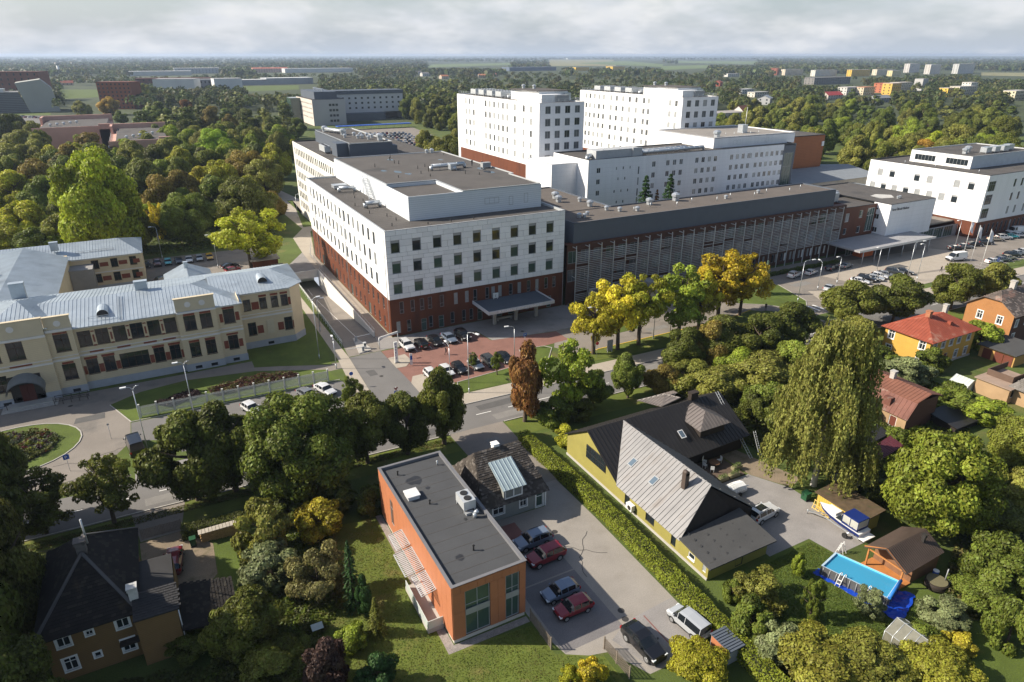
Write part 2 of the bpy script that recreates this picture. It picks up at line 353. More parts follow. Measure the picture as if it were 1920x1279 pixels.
# ------------------------------------------------------------------ ground
grass_m = mat('grass', (0.070, 0.098, 0.018), 0.95, 0.34, 0.09, c2=(0.125, 0.115, 0.035), mix=0.28, mscale=0.16, fine=0.28, bump=0.5, bscale=6)
lawn_m = mat('lawn', (0.076, 0.108, 0.015), 0.95, 0.28, 0.25, c2=(0.125, 0.125, 0.026), mix=0.1, mscale=0.3, fine=0.28, bump=0.4, bscale=7)
dry_m = mat('dry_lawn', (0.098, 0.125, 0.018), 0.95, 0.28, 0.3, c2=(0.16, 0.14, 0.04), mix=0.25, mscale=0.35, fine=0.25, bump=0.4, bscale=7)
asph = mat('asphalt', (0.155, 0.148, 0.142), 0.9, 0.13, 0.15, c2=(0.110, 0.106, 0.103), mix=0.15, mscale=0.25, fine=0.14)
asph_old = mat('asphalt_old', (0.215, 0.190, 0.165), 0.92, 0.14, 0.2, c2=(0.15, 0.138, 0.125), mix=0.28, mscale=0.22, fine=0.14)
paver = mat('paving_beige', (0.36, 0.315, 0.26), 0.9, 0.12, 0.3, fine=0.14, c2=(0.28, 0.25, 0.215), mix=0.2, mscale=0.3)
paver_grey = mat('paving_grey', (0.25, 0.235, 0.225), 0.9, 0.14, 0.35, fine=0.18, c2=(0.18, 0.172, 0.165), mix=0.2, mscale=0.3)
paver_red = mat('paving_red', (0.215, 0.108, 0.086), 0.9, 0.14, 0.35, fine=0.2, c2=(0.17, 0.085, 0.068), mix=0.3, mscale=0.4)
dirt = mat('dirt', (0.21, 0.165, 0.115), 0.97, 0.2, 0.3, fine=0.25, c2=(0.12, 0.105, 0.06), mix=0.3, mscale=0.5)
kerb_m = mat('kerb_stone', (0.40, 0.38, 0.35), 0.85, 0.15, 1.2)
HX0, HX1, HY0, HY1 = -9.6, -3.2, 2.0, 50.0   # opening for the garage ramp
g = MB(); F = 30000.0
for x0, x1, y0, y1 in ((-F, HX0, -F, F), (HX1, F, -F, F), (HX0, HX1, -F, HY0), (HX0, HX1, HY1, F)):
    g.face([(x0, y0, 0), (x1, y0, 0), (x1, y1, 0), (x0, y1, 0)])
tag(g.obj('ground', grass_m), kind='structure')
sv = lambda u, e: -36.2+e*3.75-0.027*u          # street edges
def strip(name, u0, u1, e0, e1, z, m, n=1, parent=None):
    return sheet(name, [(u0, sv(u0, 0)+e0), (u1, sv(u1, 0)+e0), (u1, sv(u1, 0)+e1), (u0, sv(u0, 0)+e1)], z, m, parent=parent)
street = strip('street', -420, 520, -3.75, 3.75, 0.006, asph)
b = MB()
for k in range(-60, 70):
    u = k*5.6+1.5
    if -14 < u < -2: continue
    b.face([(u, sv(u, 0)-.07, .011), (u+2.6, sv(u+2.6, 0)-.07, .011), (u+2.6, sv(u+2.6, 0)+.07, .011), (u, sv(u, 0)+.07, .011)])
b.obj('lane_marking', white_paint, street)
def kerb(name, pts, wd=0.16, h=0.12, m=kerb_m, z0=0.0):
    b = MB()
    for a, c in zip(pts[:-1], pts[1:]):
        d = (Vector(c)-Vector(a)); n_ = Vector((-d.y, d.x)).normalized()*wd/2; a, c = Vector(a), Vector(c)
        b.prism([tuple(a-n_), tuple(c-n_), tuple(c+n_), tuple(a+n_)], z0, z0+h)
    return tag(b.obj(name, m), kind='structure')
def edge(u0, u1, e, n=6): return [(u0+(u1-u0)*i/n, sv(u0+(u1-u0)*i/n, 0)+e) for i in range(n+1)]
kerb('kerb', edge(-420, -56, 3.85)); kerb('kerb', edge(-46, -11.5, 3.85)); kerb('kerb', edge(-3.3, 84, 3.85)); kerb('kerb', edge(97, 520, 3.85))
kerb('kerb', edge(-420, -4.5, -3.85)); kerb('kerb', edge(4.5, 520, -3.85))
strip('pavement', -46, -11.5, 3.95, 6.6, 0.05, paver_grey); strip('pavement', -3.3, 84, 3.95, 7.4, 0.05, paver); strip('pavement', 97, 420, 3.95, 8.0, 0.05, paver)
strip('pavement', -300, -56, 3.95, 6.4, 0.05, paver_grey)
strip('verge', -300, -4.7, -8.6, -4.0, 0.009, dry_m); strip('verge', 4.4, 340, -8.6, -4.0, 0.009, dry_m)
# forecourt of the yellow school-like building
sheet('forecourt', [(-110, 1.2), (-26.6, 1.2), (-26.6, -1.8), (-14, -6.6), (-11.2, -7), (-11.2, -9.5), (-15, -9.7), (-40, -5.2), (-48, -6.5), (-46.5, -12.9), (-46.5, -29.5), (-56, -29.6), (-110, -29.0)], 0.005, asph_old)
sheet('car_park', [(-46.4, -13.6), (-14.2, -14.3), (-12.2, -20), (-12.2, -26.4), (-46.4, -26.2)], 0.009, asph)
sheet('lawn', [(-49.4, -5.6), (-45, -2.8), (-38, -1.6), (-26.7, -3.4), (-15.3, -8.8), (-14.2, -13.9), (-46.4, -13.3)], 0.013, lawn_m)
kerb('kerb', [(-49.4, -5.6), (-46.4, -13.3), (-14.2, -13.9)], 0.12, 0.08)
sheet('lawn', [(-26.5, 7.0), (-26.5, -1.6), (-13.9, -7.2), (-12.6, 3), (-12.2, 40), (-15.5, 40), (-15.0, 10)], 0.013, lawn_m)
sheet('lawn', [(-46.5, -19.6), (-42.2, -21.4), (-40, -26.1), (-46.9, -29.2), (-49, -24)], 0.016, lawn_m)
oval = [(-61.5+8.6*math.cos(t*math.pi/14), -14.6+7.4*math.sin(t*math.pi/14)) for t in range(28)]
sheet('lawn', oval, 0.03, lawn_m); kerb('kerb', oval+[oval[0]], 0.16, 0.10)
bedm = mat('flower_bed_soil', (0.055, 0.042, 0.030), 0.95, 0.3, 1.0, c2=(0.05, 0.07, 0.02), mix=0.6, mscale=0.8)
sheet('flower_bed', [(-62+6.2*math.cos(t*math.pi/12), -14.4+5.2*math.sin(t*math.pi/12)) for t in range(24)], 0.045, bedm)
# drive to the garage and the lane beside it
sheet('driveway', [(-11.3, -33.2), (-3.2, -33.2), (-4.2, -5.4), (-10.3, -5.6)], 0.012, asph)
sheet('pavement', [(-14.0, -29.5), (-11.3, -31.5), (-10.3, -5.4), (-11.2, 40), (-12.4, 40), (-12.4, -6)], 0.018, paver)
sheet('ramp_apron', [(-10.3, -5.3), (-4.0, -5.3), (-3.1, 2.2), (-9.7, 2.2)], 0.014, asph_old)
ramp = MB()
for i in range(8):
    a, c = HY0+48*i/8, HY0+48*(i+1)/8; f = lambda v: -3.6*min(1, max(0, (v-HY0-2)/38))
    ramp.face([(HX0, a, f(a)), (HX1, a, f(a)), (HX1, c, f(c)), (HX0, c, f(c))])
ro = tag(ramp.obj('garage_ramp', asph_old), kind='structure')
b = MB(); b.box(HX0, HX0+.04, HY0, HY1, -3.7, 0.5).box(HX1-.04, HX1+.25, HY0, HY1, -3.7, 0.95).box(HX0, HX1, HY1-.04, HY1+.2, -1.0, 1.0).box(HX0, HX1, HY1+6, HY1+6.2, -3.7, 0)
b.obj('retaining_wall', mat('white_concrete', (0.62, 0.60, 0.56), 0.8, 0.1), ro)
MB().face([(HX0, HY1, -3.6), (HX1, HY1, -3.6), (HX1, HY1+6, -3.6), (HX0, HY1+6, -3.6)]).obj('tunnel_floor', asph, ro)
b = MB()
for v in range(4, 49, 3): b.face([(-6.5, v, -3.6*min(1, max(0, (v-HY0-2)/38))+.02), (-6.4, v, -3.6*min(1, max(0, (v-HY0-2)/38))+.02), (-6.4, v+3, -3.6*min(1, max(0, (v+3-HY0-2)/38))+.02), (-6.5, v+3, -3.6*min(1, max(0, (v+3-HY0-2)/38))+.02)])
b.obj('lane_line', white_paint, ro)
sheet('footpath', [(-3.0, 2.2), (0, -0.2), (0, 68), (5, 96), (8, 101), (3.5, 101), (-1.6, 90), (-2.6, 72), (-3.0, 50)], 0.012, paver)
sheet('footpath', [(3.5, 101), (8, 101), (13, 150), (8, 185), (2, 185), (1.6, 149)], 0.012, paver)
sheet('footpath', [(-12.2, 40), (-9.6, 51), (-3.0, 51), (-2.6, 72), (-9, 60), (-14, 46)], 0.016, paver_grey)
sheet('lawn', [(-0.2+4.4, 103), (7.9, 103), (7.9, 150), (10, 150)], 0.02, lawn_m)
# paving in front of the white block
sheet('forecourt', [(-4.1, -5.2), (-3.0, 2.2), (0, -0.15), (41, -0.15), (41, -12.3), (30.5, -12.5), (17, -10.8), (16.2, -5.0)], 0.007, paver_grey)
sheet('parking_court', [(-4.1, -5.6), (16.0, -5.2), (16.8, -10.7), (30.6, -12.7), (30.6, -17.4), (24.6, -18.0), (19.5, -17.2), (17.5, -23.2), (5.5, -24.4), (3.5, -24.4), (1.2, -23.5), (-3.9, -23.5)], 0.010, paver_red)
sheet('paving_island', [(-4.0, -9.3), (-0.6, -9.0), (-0.4, -12.2), (-2.2, -14.3), (-4.0, -14.2)], 0.05, paver)
sheet('paving_island', [(-3.7, -28.0), (1.6, -28.2), (3.0, -24.2), (-0.9, -18.6), (-2.6, -18.7), (-3.7, -21)], 0.05, paver)
sheet('lawn', [(1.7, -28.3), (3.5, -24.5), (17.5, -23.3), (19.5, -17.4), (24.6, -18.1), (25.5, -19.5), (18.6, -28.3), (14.2, -29.2)], 0.04, lawn_m)
kerb('kerb', [(1.7, -28.3), (3.5, -24.5), (17.5, -23.3), (19.5, -17.4), (24.6, -18.1), (25.5, -19.5), (18.6, -28.3)], 0.12, 0.1)
sheet('service_road', [(26, -19.5), (30.6, -12.6), (41, -12.4), (41, -1.6), (46, -1.6), (46, -2.0), (230, -2.0), (230, -28), (97, -29), (92, -31.5), (84, -31.5), (78, -24.2), (66, -24.0), (32, -24.2), (28.5, -25)], 0.008, asph_old)
b = MB()
for i in range(1, 5): b.face([(i*2.95-1.0, -8.9, .016), (i*2.95-.9, -8.9, .016), (i*2.95-.9, -5.6, .016), (i*2.95-1.0, -5.6, .016)])
for i in range(0, 10): b.face([(47+i*2.6, -14.5, .016), (47.1+i*2.6, -14.5, .016), (47.1+i*2.6, -9.6, .016), (47+i*2.6, -9.6, .016)])
for i in range(0, 9): b.face([(150+i*2.8, -30.5, .016), (150.1+i*2.8, -30.5, .016), (150.1+i*2.8, -25, .016), (150+i*2.8, -25, .016)])
for i in range(4): b.face([(85.2+i*1.5, -29.8, .016), (85.8+i*1.5, -29.8, .016), (85.8+i*1.5, -26.6, .016), (85.2+i*1.5, -26.6, .016)])
tag(b.obj('bay_marking', white_paint), kind='structure')
sheet('lawn', [(28.6, -28.4), (30, -25.2), (33, -24.3), (66, -24.2), (75, -22.5), (82, -29.5), (60, -30.4)], 0.05, dry_m)
kerb('kerb', [(28.6, -28.4), (30, -25.2), (33, -24.3), (66, -24.2), (75, -22.5)], 0.2, 0.12, mat('yellow_kerb', (0.62, 0.43, 0.05), 0.7, 0.2, 2))
sheet('lawn', [(40, -19.5), (41, -14.2), (46, -13.0), (47, -19.4)], 0.04, lawn_m)
sheet('lawn', [(75, -17.5), (77.5, -9.2), (90, -8.6), (94.5, -12.8), (91, -24), (86, -28.5), (80.5, -21.5)], 0.05, lawn_m)
kerb('kerb', [(75, -17.5), (80.5, -21.5), (86, -28.5), (91, -24), (94.5, -12.8), (90, -8.6)], 0.14, 0.1)
sheet('paving_island', [(97, -19.5), (93, -27.6), (97, -28.6), (108, -29), (120, -29.2), (140, -29.3), (143, -25), (133, -23.4), (112, -22.6), (101, -21.6)], 0.05, paver)
sheet('plaza', [(123, -6.6), (160, -9.5), (166, -17.8), (146, -24), (130, -22), (112, -19.4), (110, -13), (118, -12.6)], 0.013, paver)
sheet('lawn', [(158, -31), (230, -32.8), (230, -30), (160, -29.4)], 0.06, lawn_m)
# near side of the street
sheet('driveway', [(-4.6, -39.8), (4.2, -40), (3.6, -57), (-4.3, -57)], 0.014, asph_old)
sheet('driveway', [(-46.5, -38.9), (-40.5, -39), (-41.3, -45), (-45.6, -45)], 0.014, asph_old)
sheet('parking_yard', [(-11.3, -75.7), (-11.3, -53.5), (-7.2, -52.5), (-7.0, -61), (-0.7, -61.2), (-0.6, -56.5), (3.5, -56.5), (3.6, -66), (3.2, -84), (2.2, -87.2), (-4.8, -87.0), (-6.7, -83.2), (-10.3, -82.2), (-11.0, -79)], 0.008, mat('yard_paving', (0.275, 0.25, 0.22), 0.9, 0.12, 0.25, fine=0.14, c2=(0.24, 0.215, 0.185), mix=0.3, mscale=0.3))
yp = mat('yard_paving_dark', (0.165, 0.155, 0.155), 0.9, 0.14, 0.4, fine=0.2)
yr = mat('yard_paving_red', (0.21, 0.10, 0.085), 0.9, 0.14, 0.4, fine=0.2)
sheet('parking_bay', rect(-10.4, -3.6, -81.4, -72.4), 0.012, yp); sheet('parking_bay', rect(-10.4, -3.6, -72.2, -66.0), 0.012, yp); sheet('parking_bay', rect(-10.6, -5.6, -65.8, -62.2), 0.012, yr)
sheet('parking_bay', [(-4.2, -86.8), (-5.6, -82.2), (-3.0, -81.0), (3.2, -80.6), (3.1, -84), (2.1, -87.1)], 0.012, paver_grey)
b = MB(); b.box(-1.05, -.9, -86.5, -81.2, .012, .017).box(-10.2, -9.9, -72.35, -72.2, .012, .02).obj('bay_line', yr); tag(bpy.data.objects['bay_line'], kind='structure')
sheet('paved_yard', [(17.0, -67.9), (27.0, -68.1), (29.6, -73), (29.6, -84.5), (24.0, -84.4), (23.4, -81.0), (17.0, -81.0)], 0.010, paver_grey)
sheet('dirt_path', [(27.0, -61), (29.5, -61), (32.5, -72), (29.8, -73), (27.1, -68.2)], 0.006, dirt)
sheet('dirt_yard', [(-45.7, -45.2), (-41.3, -45.0), (-38.2, -49.2), (-38.3, -54.6), (-41.0, -58.5), (-45.2, -56)], 0.008, dirt)
sheet('lawn', [(-36.5, -49.5), (-38, -49.6), (-38.2, -55), (-36, -57.5), (-31, -57), (-31, -50)], 0.012, lawn_m)
sheet('lawn', [(-31, -52), (-19.6, -53.5), (-19.9, -76), (-11.6, -77), (-11.3, -81), (-7.4, -83.4), (-7, -95), (-34, -95), (-31.5, -72)], 0.010, dry_m)
sheet('lawn', [(8.6, -81.5), (23.2, -81.2), (24, -84.6), (30, -93), (20, -97), (11, -92)], 0.012, lawn_m)
sheet('lawn', [(23, -96), (60, -84), (70, -110), (20, -110)], 0.010, lawn_m)
sheet('gravel_border', [(-20.1, -53.2), (-19.35, -53.2), (-19.35, -75.6), (-11.5, -75.7), (-11.5, -76.5), (-20.2, -76.4)], 0.02, mat('gravel', (0.26, 0.23, 0.21), 0.95, 0.25, 2.0, fine=0.3))
# repairs, drains and wear on the paving
wr = random.Random(31); pm_ = mat('asphalt_patch', (.095, .092, .09), .9, .15, .6, fine=.12); pl_ = mat('asphalt_pale', (.20, .19, .178), .9, .15, .6, fine=.12); iron = mat('cast_iron', (.045, .042, .04), .7, .2, 4)
for k_ in range(26):
    u = wr.uniform(-70, 150); e = wr.choice((-1.9, 1.8)); L_ = wr.uniform(2, 9); sheet('asphalt_patch', [(u, sv(u, 0)+e-.9), (u+L_, sv(u+L_, 0)+e-.8), (u+L_+.2, sv(u, 0)+e+.9), (u-.1, sv(u, 0)+e+.8)], .0085, wr.choice((pm_, pl_)))
for x, y, a_, c_ in ((-8.5, -14, 1.6, 2.4), (-6, -24, 2.0, 1.2), (50, -21, 5, 1.6), (70, -14, 3, 3), (100, -15, 6, 2), (135, -17, 5, 3), (-52, -9, 4, 2), (-58, -25, 5, 2.4), (-30, -20, 5, 2), (0.6, -45, 2.2, 3), (-36, 68, 5, 3), (-20, 72, 3, 2)):
    sheet('asphalt_patch', [(x-a_*wr.uniform(.8, 1.1)/2, y-c_/2), (x+a_/2, y-c_*wr.uniform(.7, 1.1)/2), (x+a_*wr.uniform(.8, 1.1)/2, y+c_/2), (x-a_/2, y+c_*wr.uniform(.8, 1.1)/2)], .0165, wr.choice((pm_, pl_)))
for x, y in ((-2.2, -66), (-2.9, -80.7), (-2.6, -79.6), (-7.4, -16), (24.5, -9.5), (10.5, -14.5), (-55, -3), (-1.2, -35), (60, -35.6), (-30, -34.6), (44, -20), (85, -38.6), (112, -16), (145, -14)):
    sheet('drain_cover', [(x+.36*math.cos(t*.5236), y+.36*math.sin(t*.5236)) for t in range(12)], .021, iron)
b = MB()
for x0_, y0_, n_, a_ in ((-48.5, -8, 14, -.3), (-56, -22, 12, .2), (-4.6, -68.2, 9, -.5), (-3, -74, 10, .9), (0, -52, 8, 1.4), (50, -18, 14, .1), (100, -24, 12, .3), (130, -26, 12, -.1), (-26, -19, 10, .2), (8, -2.5, 9, .1), (-34, 70, 12, .2), (-60, -27, 10, .1), (-1, -60, 9, 1.5)):
    x, y = x0_, y0_
    for k_ in range(n_):
        a2 = a_+wr.uniform(-.7, .7); x2, y2 = x+.8*math.cos(a2), y+.8*math.sin(a2); n2 = Vector((-(y2-y), x2-x)).normalized()*.035; b.face([(x-n2.x, y-n2.y, .0225), (x2-n2.x, y2-n2.y, .0225), (x2+n2.x, y2+n2.y, .0225), (x+n2.x, y+n2.y, .0225)]); x, y = x2, y2
tag(b.obj('paving_cracks', mat('crack_tar', (.05, .047, .045), .9, .1)), 'tarred cracks in the old asphalt and yard paving', 'cracks', kind='stuff')
# fields and car parks beyond
wfl = mat('wood_floor', (.045, .058, .020), .95, .3, .01, c2=(.10, .12, .035), mix=.2, mscale=.004)
sheet('woodland_floor', [(-1500, 480), (300, 440), (420, 250), (560, 60), (2600, -600), (16000, 6000), (6000, 20000), (-6000, 16000)], .02, wfl)
sheet('field', [G(112, 186), G(215, 181), G(235, 168), G(112, 168)], 0.05, lawn_m)
sheet('field', [G(455, 172), G(560, 168), G(560, 160), G(455, 162)], 0.05, lawn_m)
fld = mat('field_pale', (0.20, 0.19, 0.09), 0.95, 0.2, 0.01); fld2 = mat('field_green', (0.11, 0.15, 0.05), 0.95, 0.2, 0.01)
sheet('field', [G(1030, 124), G(1155, 124), G(1150, 112), G(1030, 112)], 0.3, fld); sheet('field', [G(1085, 119), G(1240, 126), G(1245, 121), G(1170, 114)], 0.6, fld2)
sheet('field', [G(800, 127), G(960, 122), G(960, 118), G(810, 121)], 0.3, fld2); sheet('field', [G(1240, 132), G(1330, 128), G(1330, 122), G(1240, 124)], 0.3, fld2)
sheet('field', [G(1840, 142), G(1960, 144), G(1960, 137), G(1840, 136)], 0.3, fld); sheet('field', [G(1270, 118), G(1420, 121), G(1420, 115), G(1270, 114)], 0.3, fld2)
sheet('field', [G(10, 218), G(95, 216), G(95, 211), G(10, 212)], 0.05, lawn_m); sheet('car_park', [G(20, 222), G(100, 245), G(100, 218), G(30, 216)], 0.06, asph)
sheet('car_park', [(55, 255), (132, 235), (150, 395), (85, 410)], 0.02, asph_old)
sheet('lawn', [G(480, 284), G(535, 283), G(540, 265), G(482, 264)], 0.04, lawn_m)
sheet('car_park', [(-46, 56), (-12, 60), (-13, 84), (-44, 85)], 0.014, asph_old)
# ------------------------------------------------------------------ hospital, white block on a rust-brown base
def rooftop(root, items):
    """vents, ducts and boxes standing on a roof, each its own part"""
    for it in items:
        k, x, y, z = it[:4]
        if k == 'vent':      # mushroom vent: square curb, hood flaring out, cap
            s = it[4] if len(it) > 4 else 1.0; b = MB()
            b.box(x-.45*s, x+.45*s, y-.45*s, y+.45*s, z, z+.7*s)
            for (r0, z0), (r1, z1) in (((.5, .7), (.85, .85)), ((.85, .85), (.85, 1.25)), ((.85, 1.25), (.35, 1.55))):
                n = 8
                for q in range(n):
                    t0, t1 = 2*math.pi*q/n, 2*math.pi*(q+1)/n
                    b.face([(x+r0*s*math.cos(t0), y+r0*s*math.sin(t0), z+z0*s), (x+r0*s*math.cos(t1), y+r0*s*math.sin(t1), z+z0*s), (x+r1*s*math.cos(t1), y+r1*s*math.sin(t1), z+z1*s), (x+r1*s*math.cos(t0), y+r1*s*math.sin(t0), z+z1*s)])
            b.face([(x+.35*s*math.cos(2*math.pi*q/8), y+.35*s*math.sin(2*math.pi*q/8), z+1.55*s) for q in range(8)])
            b.obj('roof_vent', galv, root)
        elif k == 'pipe':
            h_ = it[4] if len(it) > 4 else .7
            b = MB().tube((x, y, z), (x, y, z+h_), .09, .09, 6).tube((x, y, z+h_), (x, y, z+h_+.12), .16, .05, 6); b.obj('vent_pipe', it[5] if len(it) > 5 else black_plastic, root)
        elif k == 'duct':
            x1, y1 = it[4], it[5]; r = it[6] if len(it) > 6 else .45; b = MB(); n_ = max(1, int(math.hypot(x1-x, y1-y)/2.2))
            b.tube((x, y, z+1.0), (x1, y1, z+1.0), r, r, 10)
            for q in range(n_+1):
                fx, fy = x+(x1-x)*q/n_, y+(y1-y)*q/n_; b.tube((fx, fy, z), (fx, fy, z+1.0), .06, .06, 4)
                if q < n_: b.tube((fx, fy, z+1), (fx+(x1-x)*.02, fy+(y1-y)*.02, z+1), r*1.08, r*1.08, 10)
            b.tube((x, y, z+1), (x, y, z+.1), r*.9, r*.9, 8); b.tube((x1, y1, z+1), (x1, y1, z+.1), r*.9, r*.9, 8)
            b.obj('air_duct', galv, root)
        elif k == 'box':
            sx, sy, sz = it[4:7]; m = it[7] if len(it) > 7 else galv; b = MB()
            b.box(x-sx/2, x+sx/2, y-sy/2, y+sy/2, z+.25, z+sz).box(x-sx/2-.05, x+sx/2+.05, y-sy/2-.05, y+sy/2+.05, z+sz, z+sz+.08)
            for ex in (-1, 1):
                for ey in (-1, 1): b.box(x+ex*(sx/2-.1)-.06, x+ex*(sx/2-.1)+.06, y+ey*(sy/2-.1)-.06, y+ey*(sy/2-.1)+.06, z, z+.25)
            n_ = max(2, int(sx/.5))
            for q in range(1, n_): b.box(x-sx/2+sx*q/n_-.02, x-sx/2+sx*q/n_+.02, y-sy/2-.03, y-sy/2, z+.35, z+sz-.1)
            b.obj('air_handler', m, root)
        elif k == 'chiller':  # row of fans on a frame
            sx, sy, sz = it[4:7]; b = MB(); b.box(x-sx/2, x+sx/2, y-sy/2, y+sy/2, z+.5, z+sz)
            for ex in (-1, 1):
                for ey in (-1, 1): b.box(x+ex*(sx/2-.1)-.06, x+ex*(sx/2-.1)+.06, y+ey*(sy/2-.1)-.06, y+ey*(sy/2-.1)+.06, z, z+.5)
            L_ = max(sx, sy); n_ = max(2, int(L_/1.1))
            for q in range(n_):
                t = -.5+(q+.5)/n_; cx_, cy_ = (x+sx*t, y) if sx > sy else (x, y+sy*t); b.tube((cx_, cy_, z+sz), (cx_, cy_, z+sz+.12), .42, .42, 12, 1)
            b.obj('chiller', [alu, black_plastic], root)
def others(b, x0, x1, y0, y1, z0, z1, mi=0, sides='rk'):
    if 'r' in sides: b.face([(x1, y0, z0), (x1, y1, z0), (x1, y1, z1), (x1, y0, z1)], mi)
    if 'k' in sides: b.face([(x1, y1, z0), (x0, y1, z0), (x0, y1, z1), (x1, y1, z1)], mi)
    if 'l' in sides: b.face([(x0, y1, z0), (x0, y0, z0), (x0, y0, z1), (x0, y1, z1)], mi)
    if 'f' in sides: b.face([(x0, y0, z0), (x1, y0, z0), (x1, y0, z1), (x0, y0, z1)], mi)
    return b
def text_obj(name, s, size, loc, rx, rz, m, parent, ext=0.03, sx=1.0):
    me = TXT[(s, round(size, 2), ext)].copy()
    me.materials.clear(); me.materials.append(m)
    o = place(name, me, parent, loc); o.rotation_euler = (rx, 0, rz); o.scale = (sx, 1, 1); return o
rg = random.Random(3)
hm = thing('hospital_block', 'five storey hospital block, white panel upper floors over a rust brown base', 'hospital', (20, 34, 0))
ZT, ZB = 21.5, 7.8
wu = [1.9+4.3*i for i in range(9)]; wz = [17.1, 13.0, 8.85]
FM_ = frame_grey
ops = [(u, z, 1.75, 2.5, 'u', rg.choice([glass, glass, glass_green])) for u in wu for z in wz]
facade(hm, (0, 0), FRONT, 40, ZB, ZT-.3, ops, grey_gap, 0.35, FM_)
lz = [17.3, 13.1, 9.0]
lo = [(67.4-(7.3+3.72*i), z, 1.5, 2.6, 'm', rg.choice([glass, glass, glass, glass_pale])) for i in range(16) for z in lz]+[(67.4-3.4, z, 1.5, 2.6, 'm', glass) for z in lz[:0]]
facade(hm, (0, 67.4), LEFT, 67.4, ZB, ZT, lo, white_panel, 0.22, FM_)
uo = [2.4, 4.7, 6.7, 8.4, 11.0, 14.1, 16.6, 18.5, 21.3, 22.7, 24.3, 26.9, 29.0, 31.3, 33.4, 35.7, 37.7]
bo = [(u, 4.6, .85, 2.5, 'b', rg.choice([glass, glass, glass_pale])) for u in uo]
for u, d_ in ((1.5, 0), (3.7, 0), (6.9, 1), (8.4, 0), (10.7, 1), (13.2, 0), (15.8, 0), (17.5, 0), (19.5, 1), (36.5, 1), (23.5, 2), (27.5, 2), (31, 0)):
    bo.append((u, .15 if d_ else .55, (1.15 if d_ == 1 else 2.6) if d_ else .85, 2.5 if not d_ else 2.6, 't' if d_ == 1 else ('M' if d_ else 'b'), glass_green if d_ else rg.choice([glass, glass_pale]), 'door' if d_ else 'window'))
facade(hm, (0.02, 0.12), FRONT, 40, 0, ZB, bo, rust_panel, 0.25, FM_)
bl = []
for i in range(18):
    v = 4.5+3.5*i
    bl += [(67.3-v, 4.6, .85, 2.4, 'b', glass)] + ([(67.3-v, .7, .85, 2.4, 'b', glass)] if i % 4 != 3 else [(67.3-v, .1, 1.6, 2.6, 'm', glass_green, 'door')])
facade(hm, (0.12, 67.3), LEFT, 67.2, 0, ZB, bl, rust_panel, 0.25, FM_)
others(MB(), 0, 40, 0, 67.4, 0, ZT).obj('rear_wall', white_panel, hm)
for v in (0.9, 30.5, 60.0): MB().tube((-.12, v, 0), (-.12, v, ZT-.2), .07, .07, 6).obj('downpipe', alu, hm)
for k_ in range(3): MB().box(-.03, .0, 2.0, 66.5, wz[k_]-.75, wz[k_]-.70).obj('joint_line', grey_gap, hm)
flat_roof(hm, rect(-.04, 40.02, -.04, 67.4), ZT+.06, tar, .45, alu, .35)
# cladding panels on the street front, cut round the windows
rows = []; z = ZB+.02
for k in (2, 1, 0):
    zb = wz[k]; nxt = wz[k-1] if k else ZT-.02
    rows += [(z, zb, False), (zb, zb+1.25, True), (zb+1.25, zb+2.5, True)]; z = zb+2.5
    sp_ = (nxt-z)
    if k: rows.append((z, z+sp_*.5, False)); z += sp_*.5
rows += [(z, z+(ZT-.02-z)*.5, False), (z+(ZT-.02-z)*.5, ZT-.02, False)]
PC = {}
def panel(w_, h_, m):
    k = (round(w_, 2), round(h_, 2), m.name)
    if k not in PC: PC[k] = MB().box(-w_/2, w_/2, -.06, 0, -h_/2, h_/2, skip='k').mesh('cladding_panel', m)
    return PC[k]
for ri_, (za, zb, iswin) in enumerate(rows):
    if zb-za < .12: continue
    segs = []
    if iswin:
        x = 0.0
        for u in wu+[None]:
            e = (u-.875) if u is not None else 40.0
            L_ = e-x; n_ = 1 if L_ < 1.3 else (2 if (ri_ % 2 or L_ > 2.9) else 1)
            segs += [(x+L_*i/n_, x+L_*(i+1)/n_) for i in range(n_)]
            if u is not None: x = u+.875
    else:
        off = (ri_ % 2)*1.07; xs = [0.0]+[t for t in np.arange(off if off else 2.15, 39.4, 2.15)]+[40.0]; segs = list(zip(xs[:-1], xs[1:]))
    for a, c in segs: place('cladding_panel', panel(c-a-.05, zb-za-.05, rg.choice(panel_tones)), hm, ((a+c)/2, -.01, (za+zb)/2))
# penthouse
corr = bands('corrugated_white', (0.60, 0.63, 0.66), (0.46, 0.49, 0.53), 'Z', 0.42, 0.22, 0.5, 0.04)
zf = ZT-.4
b = MB(); b.box(7.7, 38.4, 7.5, 22.3, zf, 25.3, 0).box(8.0, 40.0-.5, 22.3, 67.2, zf, 26.0, 0).box(19.5, 38.4, 7.5, 22.3, 25.3, 26.0, 0).box(7.7, 19.5, 7.5, 7.7, 25.3, 26.0).box(7.7, 7.9, 7.7, 22.3, 25.3, 26.0)
b.obj('penthouse_wall', corr, hm)
flat_roof(hm, [(19.45, 7.45), (38.45, 7.45), (38.45, 22.25), (39.55, 22.25), (39.55, 67.25), (7.95, 67.25), (7.95, 22.35), (19.45, 22.35)], 26.25, tar, .22, alu, .25, 'penthouse_roof')
MB().face([(7.9, 7.7, 25.34), (19.5, 7.7, 25.34), (19.5, 22.3, 25.34), (7.9, 22.3, 25.34)]).obj('lower_penthouse_roof', tar, hm)
for u, w_, h_, gm, z_ in ((26.3, 3.4, 1.3, frame_grey, 22.9), (30.9, 1.0, 1.9, glass_green, 22.2), (34.6, 1.0, 2.0, glass_green, 22.4)):
    add_window(hm, u, 7.42, z_, 0, w_, h_, 'M' if w_ > 2 else '', frame_grey, gm, 'louvre' if w_ > 2 else 'window')
add_window(hm, 7.62, 13.5, 22.9, -math.pi/2, 2.4, 1.3, 'M', frame_grey, glass_pale, 'louvre')
